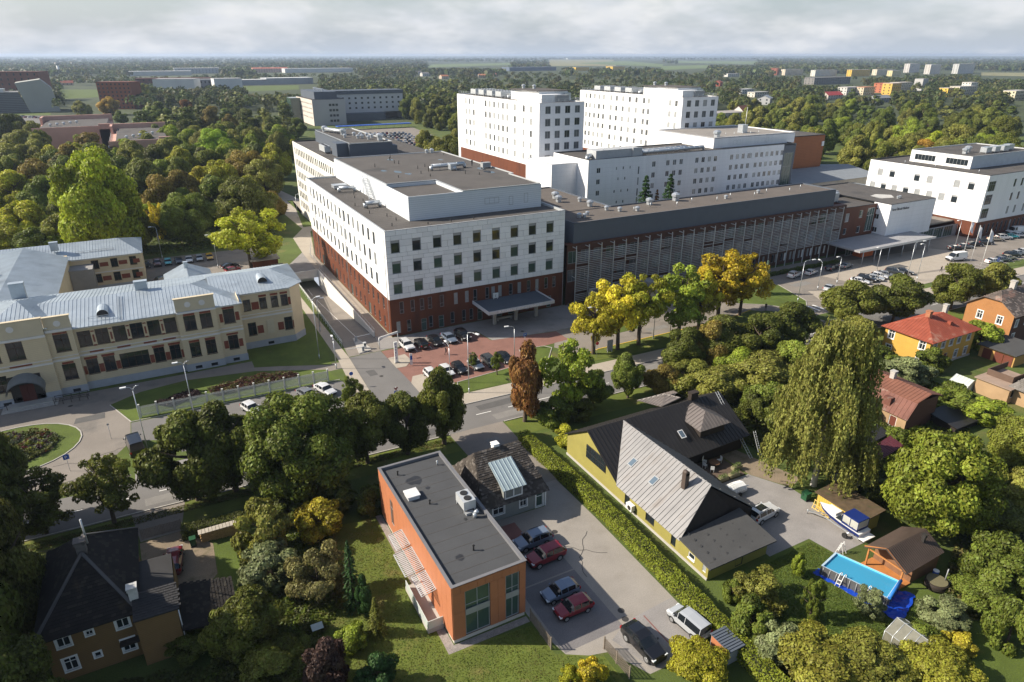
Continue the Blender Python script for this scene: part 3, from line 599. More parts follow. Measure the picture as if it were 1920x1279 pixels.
for v, h_ in ((30, 2.2), (38, 2.2), (46, 1.2), (58, 1.6)): add_window(hm, 7.92, v, 21.9, -math.pi/2, 1.2, h_, '', frame_grey, glass_pale, 'service_door')
b = MB()                                                   # steel stair up the penthouse side
for i in range(14): b.box(6.6, 7.7, 31+i*.33, 31.33+i*.33, zf+.3+i*.31, zf+.36+i*.31)
b.bar((6.6, 31, zf+1.2), (6.6, 35.6, zf+5.5), .05, .05).bar((7.7, 31, zf+1.2), (7.7, 35.6, zf+5.5), .05, .05).bar((6.6, 31, zf+.2), (6.6, 35.6, zf+4.5), .06, .25).bar((7.7, 31, zf+.2), (7.7, 35.6, zf+4.5), .06, .25)
for y_ in (31, 33, 35.5): b.tube((6.6, y_, zf), (6.6, y_, zf+1.3+(y_-31)*.93), .05, .05, 6)
b.obj('roof_stair', galv, hm)
rooftop(hm, [('duct', 24, 36, 26.03, 33, 36.5, .5), ('duct', 29, 36.4, 26.03, 29, 33.5, .45), ('box', 28.8, 34.2, 26.03, 1.6, 1.6, 1.5), ('box', 37.5, 33.5, 26.03, 2.2, 1.4, 1.3, frame_grey),
  ('duct', 3.5, 24, zf+.05, 6.8, 24, .5), ('duct', 3.2, 45, zf+.05, 6.8, 44, .45), ('box', 4.6, 50, zf+.05, 3.4, 2.6, .9), ('vent', 36, 66, 26.03, .8), ('vent', 34.5, 66, 26.03, .7)]
  +[('pipe', rg.uniform(10, 38), rg.uniform(25, 66), 26.03, rg.uniform(.4, .9)) for _ in range(16)]+[('pipe', rg.uniform(12, 37), rg.uniform(9, 21), 26.03 if False else 26.03, .5) for _ in range(0)]
  +[('pipe', rg.uniform(1.5, 6), 5+4.4*i, zf+.05, .5) for i in range(9)]+[('pipe', 10+5*i, 3.2, zf+.05, .35) for i in range(3)])
pud = mat('puddle', (0.05, 0.055, 0.065), 0.05, 0.0, spec=0.7)
for x, y, r in ((16, 38, 1.3), (17.5, 34, 1.0), (34, 44, 1.6), (36, 33, 1.3), (35.5, 27.5, 1.5), (21, 58, 1.2), (13.5, 41, .9), (33, 52, .8)):
    p_ = random.Random(x); MB().face([(x+r*p_.uniform(.5, 1.1)*math.cos(t*.7), y+r*1.6*p_.uniform(.5, 1.1)*math.sin(t*.7), 26.038) for t in range(9)]).obj('puddle', pud, hm)
# entrance canopy
b = MB(); b.box(17.8, 33.2, -7.7, .1, 4.05, 4.15).box(17.8, 33.2, -7.7, -7.55, 4.15, 4.75).box(17.8, 17.95, -7.55, .1, 4.15, 4.75).box(33.05, 33.2, -7.55, .1, 4.15, 4.75)
cn = b.obj('canopy', mat('canopy_grey', (0.52, 0.53, 0.55), 0.6, 0.06), hm)
MB().box(17.96, 33.04, -7.54, .1, 4.2, 4.5).obj('canopy_roof', mat('canopy_felt', (0.075, 0.09, 0.11), 0.9, 0.12, 0.4), cn)
for u in (21.3, 26.4, 31.3): MB().box(u-.3, u+.3, -3.5, -2.9, 0, 4.05).obj('column', concrete, hm)
text_obj('lettering', 'ERAKORRALISE MEDITSIINI OSAKOND', .62, (20.0, -7.72, 4.2), math.pi/2, 0, mat('letter_white', (0.85, 0.85, 0.85), 0.5, 0), cn, .02, .96)
b = MB().box(22.3, 23.5, -.75, -.55, 4.75, 5.85).box(22.4, 22.5, -.65, -.6, 4.5, 4.75).box(23.3, 23.4, -.65, -.6, 4.5, 4.75); sg = b.obj('number_board', frame_white, hm)
text_obj('lettering', 'E', .8, (22.65, -.78, 5.0), math.pi/2, 0, frame_grey, sg, .01)
MB().box(22.5, 26, -2.2, -1.9, .35, .75).box(22.6, 22.8, -2.2, -1.9, 0, .35).box(25.7, 25.9, -2.2, -1.9, 0, .35).obj('bench_rail', concrete, hm)
# ------------------------------------------------------------------ rear wing along the path
rw = thing('hospital_wing', 'long six storey pale hospital wing with close window rows along the footpath', 'hospital', (20, 96, 0))
wl = [(124.0-(70.0+2.55*i), z_, 1.5, 2.3, '', rg.choice([glass, glass, glass, glass_pale])) for i in range(21) for z_ in (21.0, 17.3, 13.4, 10.0, 6.6, 3.1)]
facade(rw, (8, 124), LEFT, 56.6, 0, 25, wl, mat('cream_render', (0.72, 0.70, 0.64), 0.7, 0.06), 0.14, frame_grey)
others(MB(), 8, 40, 67.5, 124, 0, 25, 0, 'rkf').obj('rear_wall', white_render, rw)
flat_roof(rw, rect(8, 40, 67.4, 124), 25.05, tar, .4, tar_dark, .3)
b = MB(); b.box(15.5, 28.5, 78.5, 122, 24.6, 28.1).box(28.5, 30, 78.5, 122, 24.6, 27.2); b.obj('plant_room_wall', slate_panel, rw)
flat_roof(rw, rect(15.45, 28.55, 78.45, 122.05), 28.5, tar, .3, alu, .3, 'plant_room_roof')
MB().box(12.2, 15.4, 80, 86, 24.6, 28.4).obj('plant_tower', slate_panel, rw)
rooftop(rw, [('vent', 17.5, 116, 28.2, 1.3), ('vent', 20.5, 104, 28.2, 1.3), ('duct', 17.8, 115, 28.2, 21, 104, .6)]+[('vent', x, y, 28.2, .75) for x, y in ((23, 100), (24.5, 98), (22, 92), (23.3, 92), (26, 96), (26.4, 92), (24.2, 88), (19, 96))]+[('vent', 26.5, 84, 28.2, 1.4), ('chiller', 11.5, 92, 24.6, 1.8, 7, 2.2)])
# ------------------------------------------------------------------ long diagnostic building behind sun screens
lg = thing('screened_block', 'long brown hospital block behind glass slat screens under a slate grey top storey', 'hospital', (85, 5, 0))
lb = []
for i in range(26):
    u = 1.6+3.38*i
    for z_ in (9.6, 5.4): lb.append((u, z_, 2.5, 2.8, 'M', rg.choice([glass, glass_mid, glass_mid, glass_green])))
    if i > 11:
        for k in range(rg.choice([1, 2, 2])): lb.append((u-.7+k*1.3, .9, .8, 2.2, '', rg.choice([glass_pale, glass, frame_white])))
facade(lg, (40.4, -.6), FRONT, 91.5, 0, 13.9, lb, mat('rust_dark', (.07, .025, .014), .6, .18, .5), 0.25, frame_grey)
b = MB(); b.face([(40.4, -.6, 13.9), (131.9, -.6, 13.9), (131.9, 1.2, 13.9), (40.4, 1.2, 13.9)]); others(b, 40.4, 131.9, -.6, 22, 0, 13.9); b.obj('ledge', rust_panel, lg)
b = MB(); b.box(42.4, 127, 0, 11.2, 13.4, 18.3, skip='t').box(42.4, 60.2, 11.2, 40, 13.4, 18.3, skip='tf').box(60.2, 131.9, 11.2, 22, 11, 13.9); b.obj('top_storey_wall', slate_panel, lg)
flat_roof(lg, [(42.35, -.05), (127.05, -.05), (127.05, 11.25), (60.25, 11.25), (60.25, 40.05), (42.35, 40.05)], 18.45, gravel_roof if False else mat('roof_felt_warm', (0.115, 0.098, 0.085), 0.9, 0.14, 0.25, fine=0.1), .3, slate_panel, .25)
for u, z_, w_, h_ in ((52.5, 14.2, 3.2, 2.4), (72, 16, 2.4, 1.1), (82, 16.2, 2, 1.3), (94, 16.5, .8, 1.2)): add_window(lg, u, -.09, z_, 0, w_, h_, 'M', slate_panel, slate_panel, 'louvre')
add_window(lg, 120.5, -.09, 14.6, 0, 1.6, 2.4, '', slate_panel, slate_panel, 'service_door')
post = MB().box(-.06, .06, -.1, .1, 0, 13.9).box(-.05, .05, .1, 1.5, 13.3, 13.45).box(-.05, .05, .1, 1.5, 6.6, 6.7).mesh('screen_post', alu)
for i in range(27): place('screen_post', post, lg, (41.9+3.34*i, -2.1, 0.0))
sl_m = mat('glass_slat', (0.25, 0.22, 0.18), 0.2, 0.3, 0.35, spec=0.7, c2=(0.34, 0.33, 0.31), mix=0.3, mscale=0.25)
for i in range(26):
    b = MB(); u0 = 41.98+3.34*i; u1 = u0+3.18
    zlo = 4.3 if i > 13 else 1.0
    for k in range(int((12.9-zlo)/.42)):
        z_ = zlo+.42*k
        if rg.random() < .04: continue
        b.face([(u0, -2.22, z_), (u1, -2.22, z_), (u1, -2.12, z_+.17), (u0, -2.12, z_+.17)])
    o = b.obj('slat_screen', sl_m, lg); tag(o, kind='stuff')
vl = [(62, 17), (56, 14), (59, 6, .7), (57, 8.5, .7), (63, 4.5, .7), (47, 5, .7), (48.2, 4.6, .6), (50, 6.2, .6), (52, 22, 1.1), (53.5, 26, 1.2), (57, 20, .7), (70, 8.8, 1.1), (79, 9.6, 1.3), (92, 5.5, .6), (105, 7, .6)]
rooftop(lg, [('vent', a[0], a[1], 18.2, a[2] if len(a) > 2 else 1.0) for a in vl if a[0] < 60 or a[1] < 11]+[('pipe', 62+6.5*i, 4.5+(i % 2)*2, 18.2, 1.0, galv) for i in range(10)])
# low annex under the yellow trees
an = thing('annex', 'low flat grey annex in front of the slat screens', 'building', (55, -5, 0))
MB().box(45.2, 66, -9.5, -2.6, 0, 3.4).obj('wall', concrete, an); flat_roof(an, rect(45.15, 66.05, -9.55, -2.6), 3.75, tar, .3, concrete, .3); rooftop(an, [('vent', 50, -5, 3.4, .8), ('vent', 54, -6, 3.4, .8), ('box', 60, -6, 3.4, 3, 2, 1)])
for u in (48, 52, 56, 60, 64): add_window(an, u, -9.56, .9, 0, 1.6, 1.6, 'm', frame_white, glass)
# ------------------------------------------------------------------ ward block with small windows (middle)
eb = thing('ward_block', 'white ward block with groups of small windows behind the screened block', 'hospital', (125, 57, 0))
eo = []
def rowset(us, zs, w_=1.45, h_=1.75, st='m'):
    for z_ in zs:
        for u in us: eo.append((u-79.7, z_, w_, h_, st, rg.choice([glass, glass_mid, glass_mid, glass_pale])))
zs4 = [19.3, 15.9, 12.5, 9.1]
rowset([110.4+i*2.75 for i in range(3)], zs4); rowset([104.7], [19.3, 15.9, 12.5, 9.1]); rowset([122.6+i*2.7 for i in range(4)], zs4)
rowset([138+i*2.65 for i in range(4)], zs4); rowset([149.6+i*2.5 for i in range(6)], zs4); rowset([149.6-2.9], zs4[:1])
rowset([90.2, 92.8, 95.4], [19.4], .5, .9, ''); rowset([91, 93.6], [16.2], .5, .9, ''); rowset([89.8, 92.4, 95], [12.4], .5, .9, ''); rowset([90.9, 93.4], [9], .5, .9, '')
rowset([83.5], [18.9, 15.5, 12.1], 1.4, 1.6); rowset([98.8], [17.5, 14.1, 10.7, 8], .6, 2.4, '')
facade(eb, (79.7, 50), FRONT, 83, 0, 23, eo, white_render, 0.16, frame_white)
facade(eb, (162.7, 50.02), FRONT, 6, 4, 22.6, [(3.0, 5, 4.6, 15, 'Mt', glass_green, 'glazed_stair')], slate_panel, .3, frame_grey)
b = MB().face([(79.7, 70, 0), (79.7, 50, 0), (79.7, 50, 23), (79.7, 70, 23)]); others(b, 79.7, 168.7, 50, 70, 0, 23); b.box(70.5, 79.7, 56, 72, 0, 21.5); b.obj('side_wall', white_render, eb)
flat_roof(eb, rect(79.65, 168.75, 49.95, 70), 23.1, tar, .35, tar_dark, .3); flat_roof(eb, rect(70.45, 79.65, 55.95, 72), 21.6, tar, .35, alu, .3)
MB().box(83, 100, 51, 56, 22.8, 25.4).box(96.5, 100, 50.5, 51, 22.8, 25.6).obj('plant_room', mat('plant_grey', (0.40, 0.41, 0.42), .6), eb)
rooftop(eb, [('duct', 101, 52, 22.8, 128, 53.5, .55), ('duct', 101, 54.5, 22.8, 122, 55.5, .6), ('duct', 80.6, 52, 22.8, 83.5, 54, .7), ('pipe', 86, 51.3, 25.4, .7, galv), ('pipe', 92, 51.3, 25.4, .7, galv)])
MB().box(133, 172, 54, 84, 22.8, 26.0).obj('upper_storey_wall', white_render, eb)
flat_roof(eb, rect(132.95, 172.05, 53.95, 84), 26.4, gravel_roof, .3, white_render, .3)
rooftop(eb, [('vent', 137, 57, 25.9, 1.6), ('box', 155, 63, 25.9, 2.4, 2.4, 3.0), ('pipe', 155, 62, 25.9, 9, alu)]+[('pipe', 140+i*4, 60, 25.9, 1, galv) for i in range(6)])
for u in (142.8, 144.6, 156.3, 158.2): add_window(eb, u, 53.93, 23.6, 0, 1.5, 1.5, 'M', frame_grey, frame_grey, 'louvre')
add_window(eb, 79.62, 58, 14, -math.pi/2, 1.0, 2.0, '', frame_grey, glass)
ob = thing('terracotta_block', 'tall orange brown terracotta clad block at the far right end of the ward block', 'building', (195, 76, 0))
MB().box(173, 204, 66, 92, 0, 22.6).obj('wall', bands('terracotta_cladding', (0.33, 0.12, 0.045), (0.22, 0.08, 0.03), 'Z', 0.6, 0.12), ob); flat_roof(ob, rect(172.95, 204.05, 65.95, 92), 22.95, tar, .3, tar_dark, .3)
rooftop(ob, [('box', 180, 74, 22.5, 6, 3, 2), ('vent', 188, 75, 22.5, 1.2)]); MB().box(202.5, 203.6, 65.6, 65.95, 18.5, 20.3).obj('air_unit', frame_white, ob)
# ------------------------------------------------------------------ ward towers
def tower(label, x0, x1, y0, y1, zt, base, leftcols, frontcols, nst, st):
    t = thing('ward_tower', label, 'hospital', ((x0+x1)/2, (y0+y1)/2, 0)); zt0 = zt
    zs = [zt-3.35-st*i for i in range(nst)]
    lo = [(y1-v, z_, 1.5, 2.2, 'm', rg.choice([glass, glass_mid, glass_pale, glass_pale])) for v in leftcols for z_ in zs]
    facade(t, (x0, y1), LEFT, y1-y0, 0, zt, lo, white_render, .16, frame_white)
    fo = [(u-x0, z_, 2.0, 2.3, 'm', rg.choice([glass, glass_mid, glass_mid, glass_pale])) for u in frontcols for z_ in zs]
    facade(t, (x0, y0), FRONT, x1-x0, 0, zt, fo, white_render, .3, frame_grey)
    others(MB(), x0, x1, y0, y1, 0, zt).obj('rear_wall', white_render, t); flat_roof(t, rect(x0-.06, x1+.06, y0-.06, y1), zt+.1, tar, .3, white_render, .3)
    MB().box(x0-.35, x0-.02, y0+4, y1-3, 0, base).obj('plinth', rust_panel, t)
    rl = MB()                                                # roof railing
    pts = [(x0+.4, y1-1), (x0+.4, y0+.4), (x1-.4, y0+.4), (x1-.4, y1-1)]
    for a, c in zip(pts[:-1], pts[1:]):
        n_ = int(math.dist(a, c)/2.2)
        for i in range(n_+1):
            x, y = a[0]+(c[0]-a[0])*i/n_, a[1]+(c[1]-a[1])*i/n_; rl.tube((x, y, zt), (x, y, zt+1.1), .04, .04, 4)
        rl.bar((*a, zt+1.1), (*c, zt+1.1), .06, .06).bar((*a, zt+.6), (*c, zt+.6), .05, .05)
    rl.obj('railing', galv, t)
    L_ = y1-y0; W_ = x1-x0
    MB().box(x0+W_*.25, x0+W_*.9, y0+L_*.12, y0+L_*.42, zt-.2, zt+3.1).box(x0+W_*.15, x0+W_*.6, y0+L_*.05, y0+L_*.30, zt-.2, zt+2.3).obj('penthouse', white_panel, t)
    MB().box(x0+W_*.2, x0+W_*.94, y0+L_*.116, y0+L_*.424, zt+3.1, zt+3.3).obj('penthouse_roof', tar, t)
    rooftop(t, [('chiller', x0+W_*.45, y0+L_*(.55+.11*i), zt-.2, W_*.5, 4.5, 2.2) for i in range(4)]+[('box', x0+W_*.6, y0+L_*.06, zt-.2, 5, 2.4, 2.2, frame_grey), ('box', x0+W_*.88, y0+L_*.14, zt-.2, 2.5, 4, 2.6), ('vent', x0+W_*.5, y0+L_*.40, zt+3.3, .9), ('vent', x0+W_*.6, y0+L_*.33, zt+3.3, .9), ('duct', x0+W_*.3, y0+L_*.47, zt-.2, x0+W_*.8, y0+L_*.5, .8)])
    return t
T1 = [80.5, 85.5, 91.5+.2, 97.3, 100.6, 104, 107.5, 111, 114.5, 125, 128.6, 132]
tower('nearer white ward tower with rows of windows and rooftop plant, left of the pair', 77, 94.2, 75, 140.5, 37.8, 17.6, T1, [80.2, 83.9, 87.7, 91.5], 5, 3.83)
T2 = [88.5, 92, 105, 108, 113, 117.5, 122, 126.5, 130.5, 136, 139.5, 143, 146.5, 149.5]
tower('farther white ward tower standing right and behind the first tower', 145.2, 163, 85, 155, 37.2, 12, T2, [148.4, 152.4, 156.4, 160.4], 6, 4.05)
# ------------------------------------------------------------------ entrance block, white cube and canopy
gb = thing('entrance_block', 'brown entrance wing with a plain white cube above the long canopy', 'hospital', (150, 5, 0))
go = [(9.0, 9.2, 1.5, 2.2, '', glass_green), (9.0, 4.8, 1.5, 2.0, '', glass), (13.3, 4.9, 3.2, 6.8, 'Mt', glass_green), (3.2, 8.6, 1.6, 2.4, '', glass_pale), (3.2, 5, 1.2, 1.8, '', glass)]
facade(gb, (131, .2), FRONT, 18, 0, 12.6, go, rust_panel, .25, frame_white)
others(MB(), 131, 149, .2, 26, 0, 12.6, 0, 'lrk').obj('side_wall', rust_panel, gb); flat_roof(gb, rect(130.95, 149.05, .15, 26), 12.75, tar, .3, tar_dark, .3)
facade(gb, (146.5, 1.2), LEFT, 5.2, 3.1, 13, [(1.4, 8.3, 1.5, 1.5, 'm', glass), (1.6, 4.5, 1.5, 1.5, 'm', glass), (1.2, 11, .5, .5, '', glass)], white_render, .25, frame_white)
b = MB().face([(146.5, -4, 3.1), (167.4, -4, 3.1), (167.4, -4, 13), (146.5, -4, 13)]); others(b, 146.5, 167.4, -4, 26, 3.1, 13); b.obj('white_wall', white_render, gb)
flat_roof(gb, rect(146.45, 167.45, -4.05, 26), 13.15, tar, .3, tar_dark, .3); MB().face([(153, 4, 12.87), (158, 3, 12.87), (161, 6, 12.87), (158, 9, 12.87), (154, 8, 12.87)]).obj('puddle', pud, gb)
text_obj('lettering', 'Tartu Ülikooli Kliinikum', 1.0, (147.2, -4.06, 11.2), math.pi/2, 0, mat('letter_grey', (0.16, 0.16, 0.17), .6, 0), gb, .03, .80)
cp = MB().box(125.2, 158.4, -11.6, -.4, 3.75, 4.15).obj('canopy', mat('canopy_dark', (0.30, 0.30, 0.31), .7), gb)
MB().box(125.2, 158.4, -11.75, -11.6, 3.7, 4.3).obj('canopy_fascia', alu, cp)
for u in (128, 133, 139, 145, 151, 157): MB().tube((u, -11, 0), (u, -11, 3.75), .12, .12, 8).obj('column', alu, gb)
facade(gb, (131, -3.6), FRONT, 52, 0, 3.7, [(2.5+5*i, .1, 4.6, 3.3, 'M', glass_green, 'glazed_front') for i in range(10)], frame_grey, .2, frame_grey)
MB().box(134, 139, -6.5, -3.8, 0, 3.2).obj('orange_vestibule', mat('orange_panel', (0.62, 0.13, 0.02), .6), gb)
rooftop(gb, [('box', 136, 9, 12.5, 6, 3, 2.6), ('box', 144, 14, 12.5, 4, 2, 1.6), ('duct', 138, 18, 12.5, 147, 20, .5), ('vent', 157.5, 1.5, 12.9, .5), ('vent', 158.6, 1.6, 12.9, .5)])
MB().box(168, 183, -2, 14, 4.0, 4.4).obj('link_roof', mat('link_roof', (.20, .175, .15), .9), gb)
facade(gb, (169, 8), FRONT, 14, 4.4, 9.2, [(2+3.2*i, 5.4, 2.6, 2.2, 'M', glass) for i in range(4)], white_render, .25, frame_white); others(MB(), 169, 183, 8, 26, 4.4, 9.2, 0, 'lrk').obj('link_wall', white_render, gb); flat_roof(gb, rect(168.95, 183, 7.95, 26), 9.35, tar, .3, alu, .3)
lb_ = thing('low_hall', 'low grey roofed halls between the ward block and the white corner block', 'building', (165, 45, 0))
MB().box(170, 215, 48, 78, 0, 8.5).box(133, 170, 27, 48, 0, 9).box(150, 200, 30, 47, 0, 7).obj('wall', mat('hall_wall', (.55, .50, .43), .8), lb_)
b = MB(); b.face([(169, 47, 8.6), (216, 47, 8.6), (216, 62, 11), (169, 62, 11)]).face([(169, 62, 11), (216, 62, 11), (216, 79, 8.6), (169, 79, 8.6)]).face([(169, 79, 8.6), (169, 47, 8.6), (169, 62, 11)])
b.box(132.9, 170, 26.9, 48, 9, 9.2).box(170, 200.1, 29.9, 46.9, 7, 7.2); b.obj('roof', mat('hall_roof', (.21, .23, .25), .7, .1), lb_)
rooftop(lb_, [('vent', 172+4*i, 38, 7.2, .8) for i in range(6)]+[('box', 150, 35, 9.2, 4, 2, 1.4), ('vent', 140, 36, 9.2, 1.1)])
for i in range(8): add_window(lb_, 168.9 if False else 169.95, 50+3.2*i, 5.6, -math.pi/2, 2.0, 1.6, 'm', frame_white, glass)
# ------------------------------------------------------------------ white corner block on the right
fb = thing('corner_block', 'white hospital block with blind-drawn windows at the right edge', 'hospital', (205, 12, 0))
fl = [(30-(25.6-4.3*i), 14.2, 1.9, 2.3, 'u', rg.choice([glass_pale, glass])) for i in (0, 1, 3, 4, 6, 7)]+[(30-(27.5-4.0*i), 9.6, 1.9, 2.3, 'u', rg.choice([glass_pale, glass])) for i in range(8)]
facade(fb, (183, 30), LEFT, 39, 5, 19, fl, white_panel, .35, frame_grey)
ff = [(2.6, z_, 3.6, 3.0, 'Mt', glass) for z_ in (14.2, 10.2, 6.0)]+[(u, z_, 1.2, 2.4, '', rg.choice([glass, glass_pale])) for u in (15, 19, 24, 29, 34) for z_ in (14.6, 10.4, 6.2)]
facade(fb, (183, -9), FRONT, 46, 5, 19, ff, white_panel, .3, frame_grey)
facade(fb, (183, -8.8), FRONT, 46, 0, 5, [(2.5+2.4*i, .9, 1.0, 3.0, '', rg.choice([glass, glass_pale])) for i in range(17)], rust_panel, .25, frame_grey); facade(fb, (183.15, 30), LEFT, 38.8, 0, 5, [], rust_panel)
others(MB(), 183, 229, -9, 30, 0, 19).obj('rear_wall', white_panel, fb); flat_roof(fb, rect(182.95, 229, -9.05, 30), 19.15, tar, .4, tar_dark, .35)
facade(fb, (192, 22), LEFT, 20, 18.8, 22.6, [(5, 19.6, 7, 1.9, 'M', glass), (15.5, 19.6, 7, 1.9, 'M', glass)], white_panel, .25, frame_grey)
b = MB().face([(192, 2, 18.8), (229, 2, 18.8), (229, 2, 22.6), (192, 2, 22.6)]); others(b, 192, 229, 2, 22, 18.8, 22.6); b.obj('penthouse_wall', mat('pent_grey', (.50, .53, .56), .6), fb); flat_roof(fb, rect(191.95, 229, 1.95, 22), 22.75, tar, .3, alu, .3, 'penthouse_roof')
rooftop(fb, [('vent', 198, 8, 22.5, 1.2), ('vent', 203, 10, 22.5, 1.3), ('box', 206, 6, 22.5, 3, 2, 1.8), ('box', 211, 6, 22.5, 3, 2, 1.8), ('box', 216, 6, 22.5, 3, 2, 1.8), ('box', 221, 7, 22.5, 3, 2, 1.8), ('pipe', 187, 10, 18.8, .8, galv), ('pipe', 188, -3, 18.8, .8, galv), ('pipe', 186.5, 20, 18.8, .8, galv)])
# ------------------------------------------------------------------ roofs with real seams / tiles
def slope(root, name, pts, m, pitch=0.6, rib=0.05, rw=0.05, th=0.12, kind='rib', rnd=0):
    """roof slope polygon; pts[0]->pts[1] is the eave. rib: standing seams, tile: overlapping tiles, none: plain"""
    P = [Vector(p) for p in pts]; e1 = (P[1]-P[0]).normalized(); n = (P[1]-P[0]).cross(P[2]-P[0]).normalized()
    if n.z < 0: n = -n
    e2 = n.cross(e1)
    if (P[2]-P[0]).dot(e2) < 0: e2 = -e2
    Q = [((p-P[0]).dot(e1), (p-P[0]).dot(e2)) for p in P]; b = MB()
    top = [p+n*.0 for p in P]; bot = [p-n*th for p in P]; k = len(P)
    b.face(top if (P[1]-P[0]).cross(P[2]-P[0]).z > 0 else top[::-1])
    for i in range(k): b.face([bot[i], bot[(i+1) % k], top[(i+1) % k], top[i]])
    b.face(bot)
    def clip(s):
        ts = []
        for i in range(k):
            (s0, t0), (s1, t1) = Q[i], Q[(i+1) % k]
            if (s0-s)*(s1-s) < 0 or (abs(s0-s) < 1e-6): ts.append(t0+(t1-t0)*(s-s0)/((s1-s0) if abs(s1-s0) > 1e-9 else 1e9))
        return (min(ts), max(ts)) if len(ts) > 1 else None
    s_lo, s_hi = min(q[0] for q in Q), max(q[0] for q in Q); rr = random.Random(rnd)
    if kind == 'rib':
        s = s_lo+pitch*.5
        while s < s_hi-.05:
            c = clip(s)
            if c and c[1]-c[0] > .2:
                a_, z_ = P[0]+e1*s+e2*c[0]+n*rib*.5, P[0]+e1*s+e2*c[1]+n*rib*.5; b.bar(a_, z_, rw, rib)
            s += pitch
    return_o = b.obj(name, m, root)
    if kind == 'tile':
        t_hi = max(q[1] for q in Q); rows_ = int(t_hi/pitch); tb = MB()
        for r in range(rows_+1):
            t = r*pitch; s = s_lo+(r % 2)*pitch*.6
            while s < s_hi:
                w_ = pitch*1.25; c = clip(min(max(s+w_/2, s_lo+.01), s_hi-.01))
                if c and c[0]-.02 <= t and t+pitch*.6 <= c[1]:
                    j = rr.uniform(-.02, .02); l0 = P[0]+e1*(s+j)+e2*t+n*(.05+rr.uniform(0, .03)); l1 = l0+e1*(w_*.94); u1 = P[0]+e1*(s+j+w_*.94)+e2*min(c[1], t+pitch*1.15)+n*.012; u0 = u1-e1*(w_*.94)
                    tb.face([l0, l1, u1, u0], 1 if rr.random() < .18 else 0)
                    tb.face([l0-n*.04, l1-n*.04, l1, l0], 0)
                s += w_
        m2 = MATS.get(m.name+'_pale') or m
        o = tb.obj('roof_tiles', [m, m2], root); tag(o, kind='stuff')
    return return_o
def chimney(root, x, y, z0, z1, sx, sy, m, cap=True, name='chimney'):
    b = MB().box(x-sx/2, x+sx/2, y-sy/2, y+sy/2, z0, z1)
    if cap: b.box(x-sx/2-.06, x+sx/2+.06, y-sy/2-.06, y+sy/2+.06, z1-.3, z1-.15).box(x-sx/2-.1, x+sx/2+.1, y-sy/2-.1, y+sy/2+.1, z1, z1+.08)
    return b.obj(name, m, root)
# ------------------------------------------------------------------ yellow-brick clinic with red brick trim
yk = thing('brick_clinic', 'long pale yellow brick building with red brick trim and grey metal roof', 'building', (-45, 12, 0))
ybr = bands('yellow_brick', (0.62, 0.515, 0.345), (0.54, 0.44, 0.29), 'Z', 0.31, 0.14, 0.85, 0.07); rbr = mat('red_brick', (0.21, 0.060, 0.034), 0.9, 0.2, 3)
zinc = mat('zinc_roof', (0.40, 0.455, 0.50), 0.42, 0.16, 0.35, metal=0.35, c2=(0.30, 0.35, 0.40), mix=0.2, mscale=0.2, fine=0.05); trim = mat('white_trim', (0.68, 0.65, 0.62), 0.8, 0.08); plinth_m = mat('plinth_stone', (0.36, 0.38, 0.42), 0.85, 0.12, 0.8)
brown_fr = mat('brown_frame', (0.055, 0.03, 0.02), 0.6, 0.1)
ZE = 11.2
def kwall(x0, x1, y, z1, ups, los, uw=1.9, uh=2.7, lw=1.7, lh=2.7, bas=()):
    ops = [(u-x0, 7.65, uw, uh, 'mts', glass) for u in ups]+[(u-x0, 2.7, (lw if not isinstance(u, tuple) else u[1]), lh, 'Mts' if isinstance(u, tuple) else 'mts', glass) for u in ()]
    for u in los:
        if isinstance(u, tuple): ops.append((u[0]-x0, 2.6, u[1], lh, 'Mts', glass))
        else: ops.append((u-x0, 2.6, lw, lh, 'mts', glass))
    facade(yk, (x0, y), FRONT, x1-x0, 1.3, z1, ops, ybr, .3, brown_fr)
    facade(yk, (x0-.08, y-.1), FRONT, x1-x0+.16, 0, 1.35, [(u-x0+.08, .25, 1.1, .6, '', glass, 'basement_window') for u in bas], plinth_m, .2, frame_dark)
    b = MB().box(x0-.02, x1+.02, y-.12, y, 6.05, 6.35).box(x0-.02, x1+.02, y-.08, y, 6.75, 6.87).box(x0-.02, x1+.02, y-.22, y, z1-.35 if z1 < 12 else ZE-.4, ZE-.05); b.obj('string_course', trim, yk)
    return x0, x1
def brick_bits(lst):
    for x0, x1, y, z0, z1 in lst: MB().box(x0, x1, y-.05, y, z0, z1).obj('brick_panel', rbr, yk)
us = [-51.3, -48.75, -46.2, -43.65, -41.05, -38.5]
kwall(-52.6, -37.3, 2.5, ZE, us, [-51.2, -48.7, (-44.9, 4.4), -41.1, -38.6])
brick_bits([(u+.98+.16, u+1.4, 2.5, z0, z1) for u in us[:-1] for z0, z1 in ((8.2, 9.5),)]+[(u+1.02, u+1.5, 2.5, z0, z1) for u in us[:-1] for z0, z1 in ((7.5, 7.75), (10.0, 10.2))])
brick_bits([(-50.3, -49.6, 2.5, 2.7, 4.2), (-47.8, -47.15, 2.5, 2.7, 4.2), (-42.65, -42.0, 2.5, 2.7, 4.2), (-40.2, -39.5, 2.5, 2.7, 4.2), (-37.7, -37.35, 2.5, 2.7, 4.2), (-52.55, -52.1, 2.5, 2.7, 4.2)]+[(u-.95, u+.95, 2.5, 5.35, 5.75) for u in (-51.2, -48.7, -41.1, -38.6)]+[(u-1.1, u+.9, 2.5, 6.42, 6.7) for u in (-50, -46, -42, -39)])
kwall(-37.3, -31.0, 2.0, ZE, [-35.4, -32.8], [-35.4, -32.8], bas=(-35.4, -32.8))
brick_bits([(u-.9, u+.9, 2.0, 10.4, 10.75) for u in (-35.4, -32.8)]+[(u-.85, u+.85, 2.0, 5.35, 5.75) for u in (-35.4, -32.8)])
kwall(-31.0, -27.0, 2.4, ZE, [-29.0], [-29.0], bas=(-29.0,))
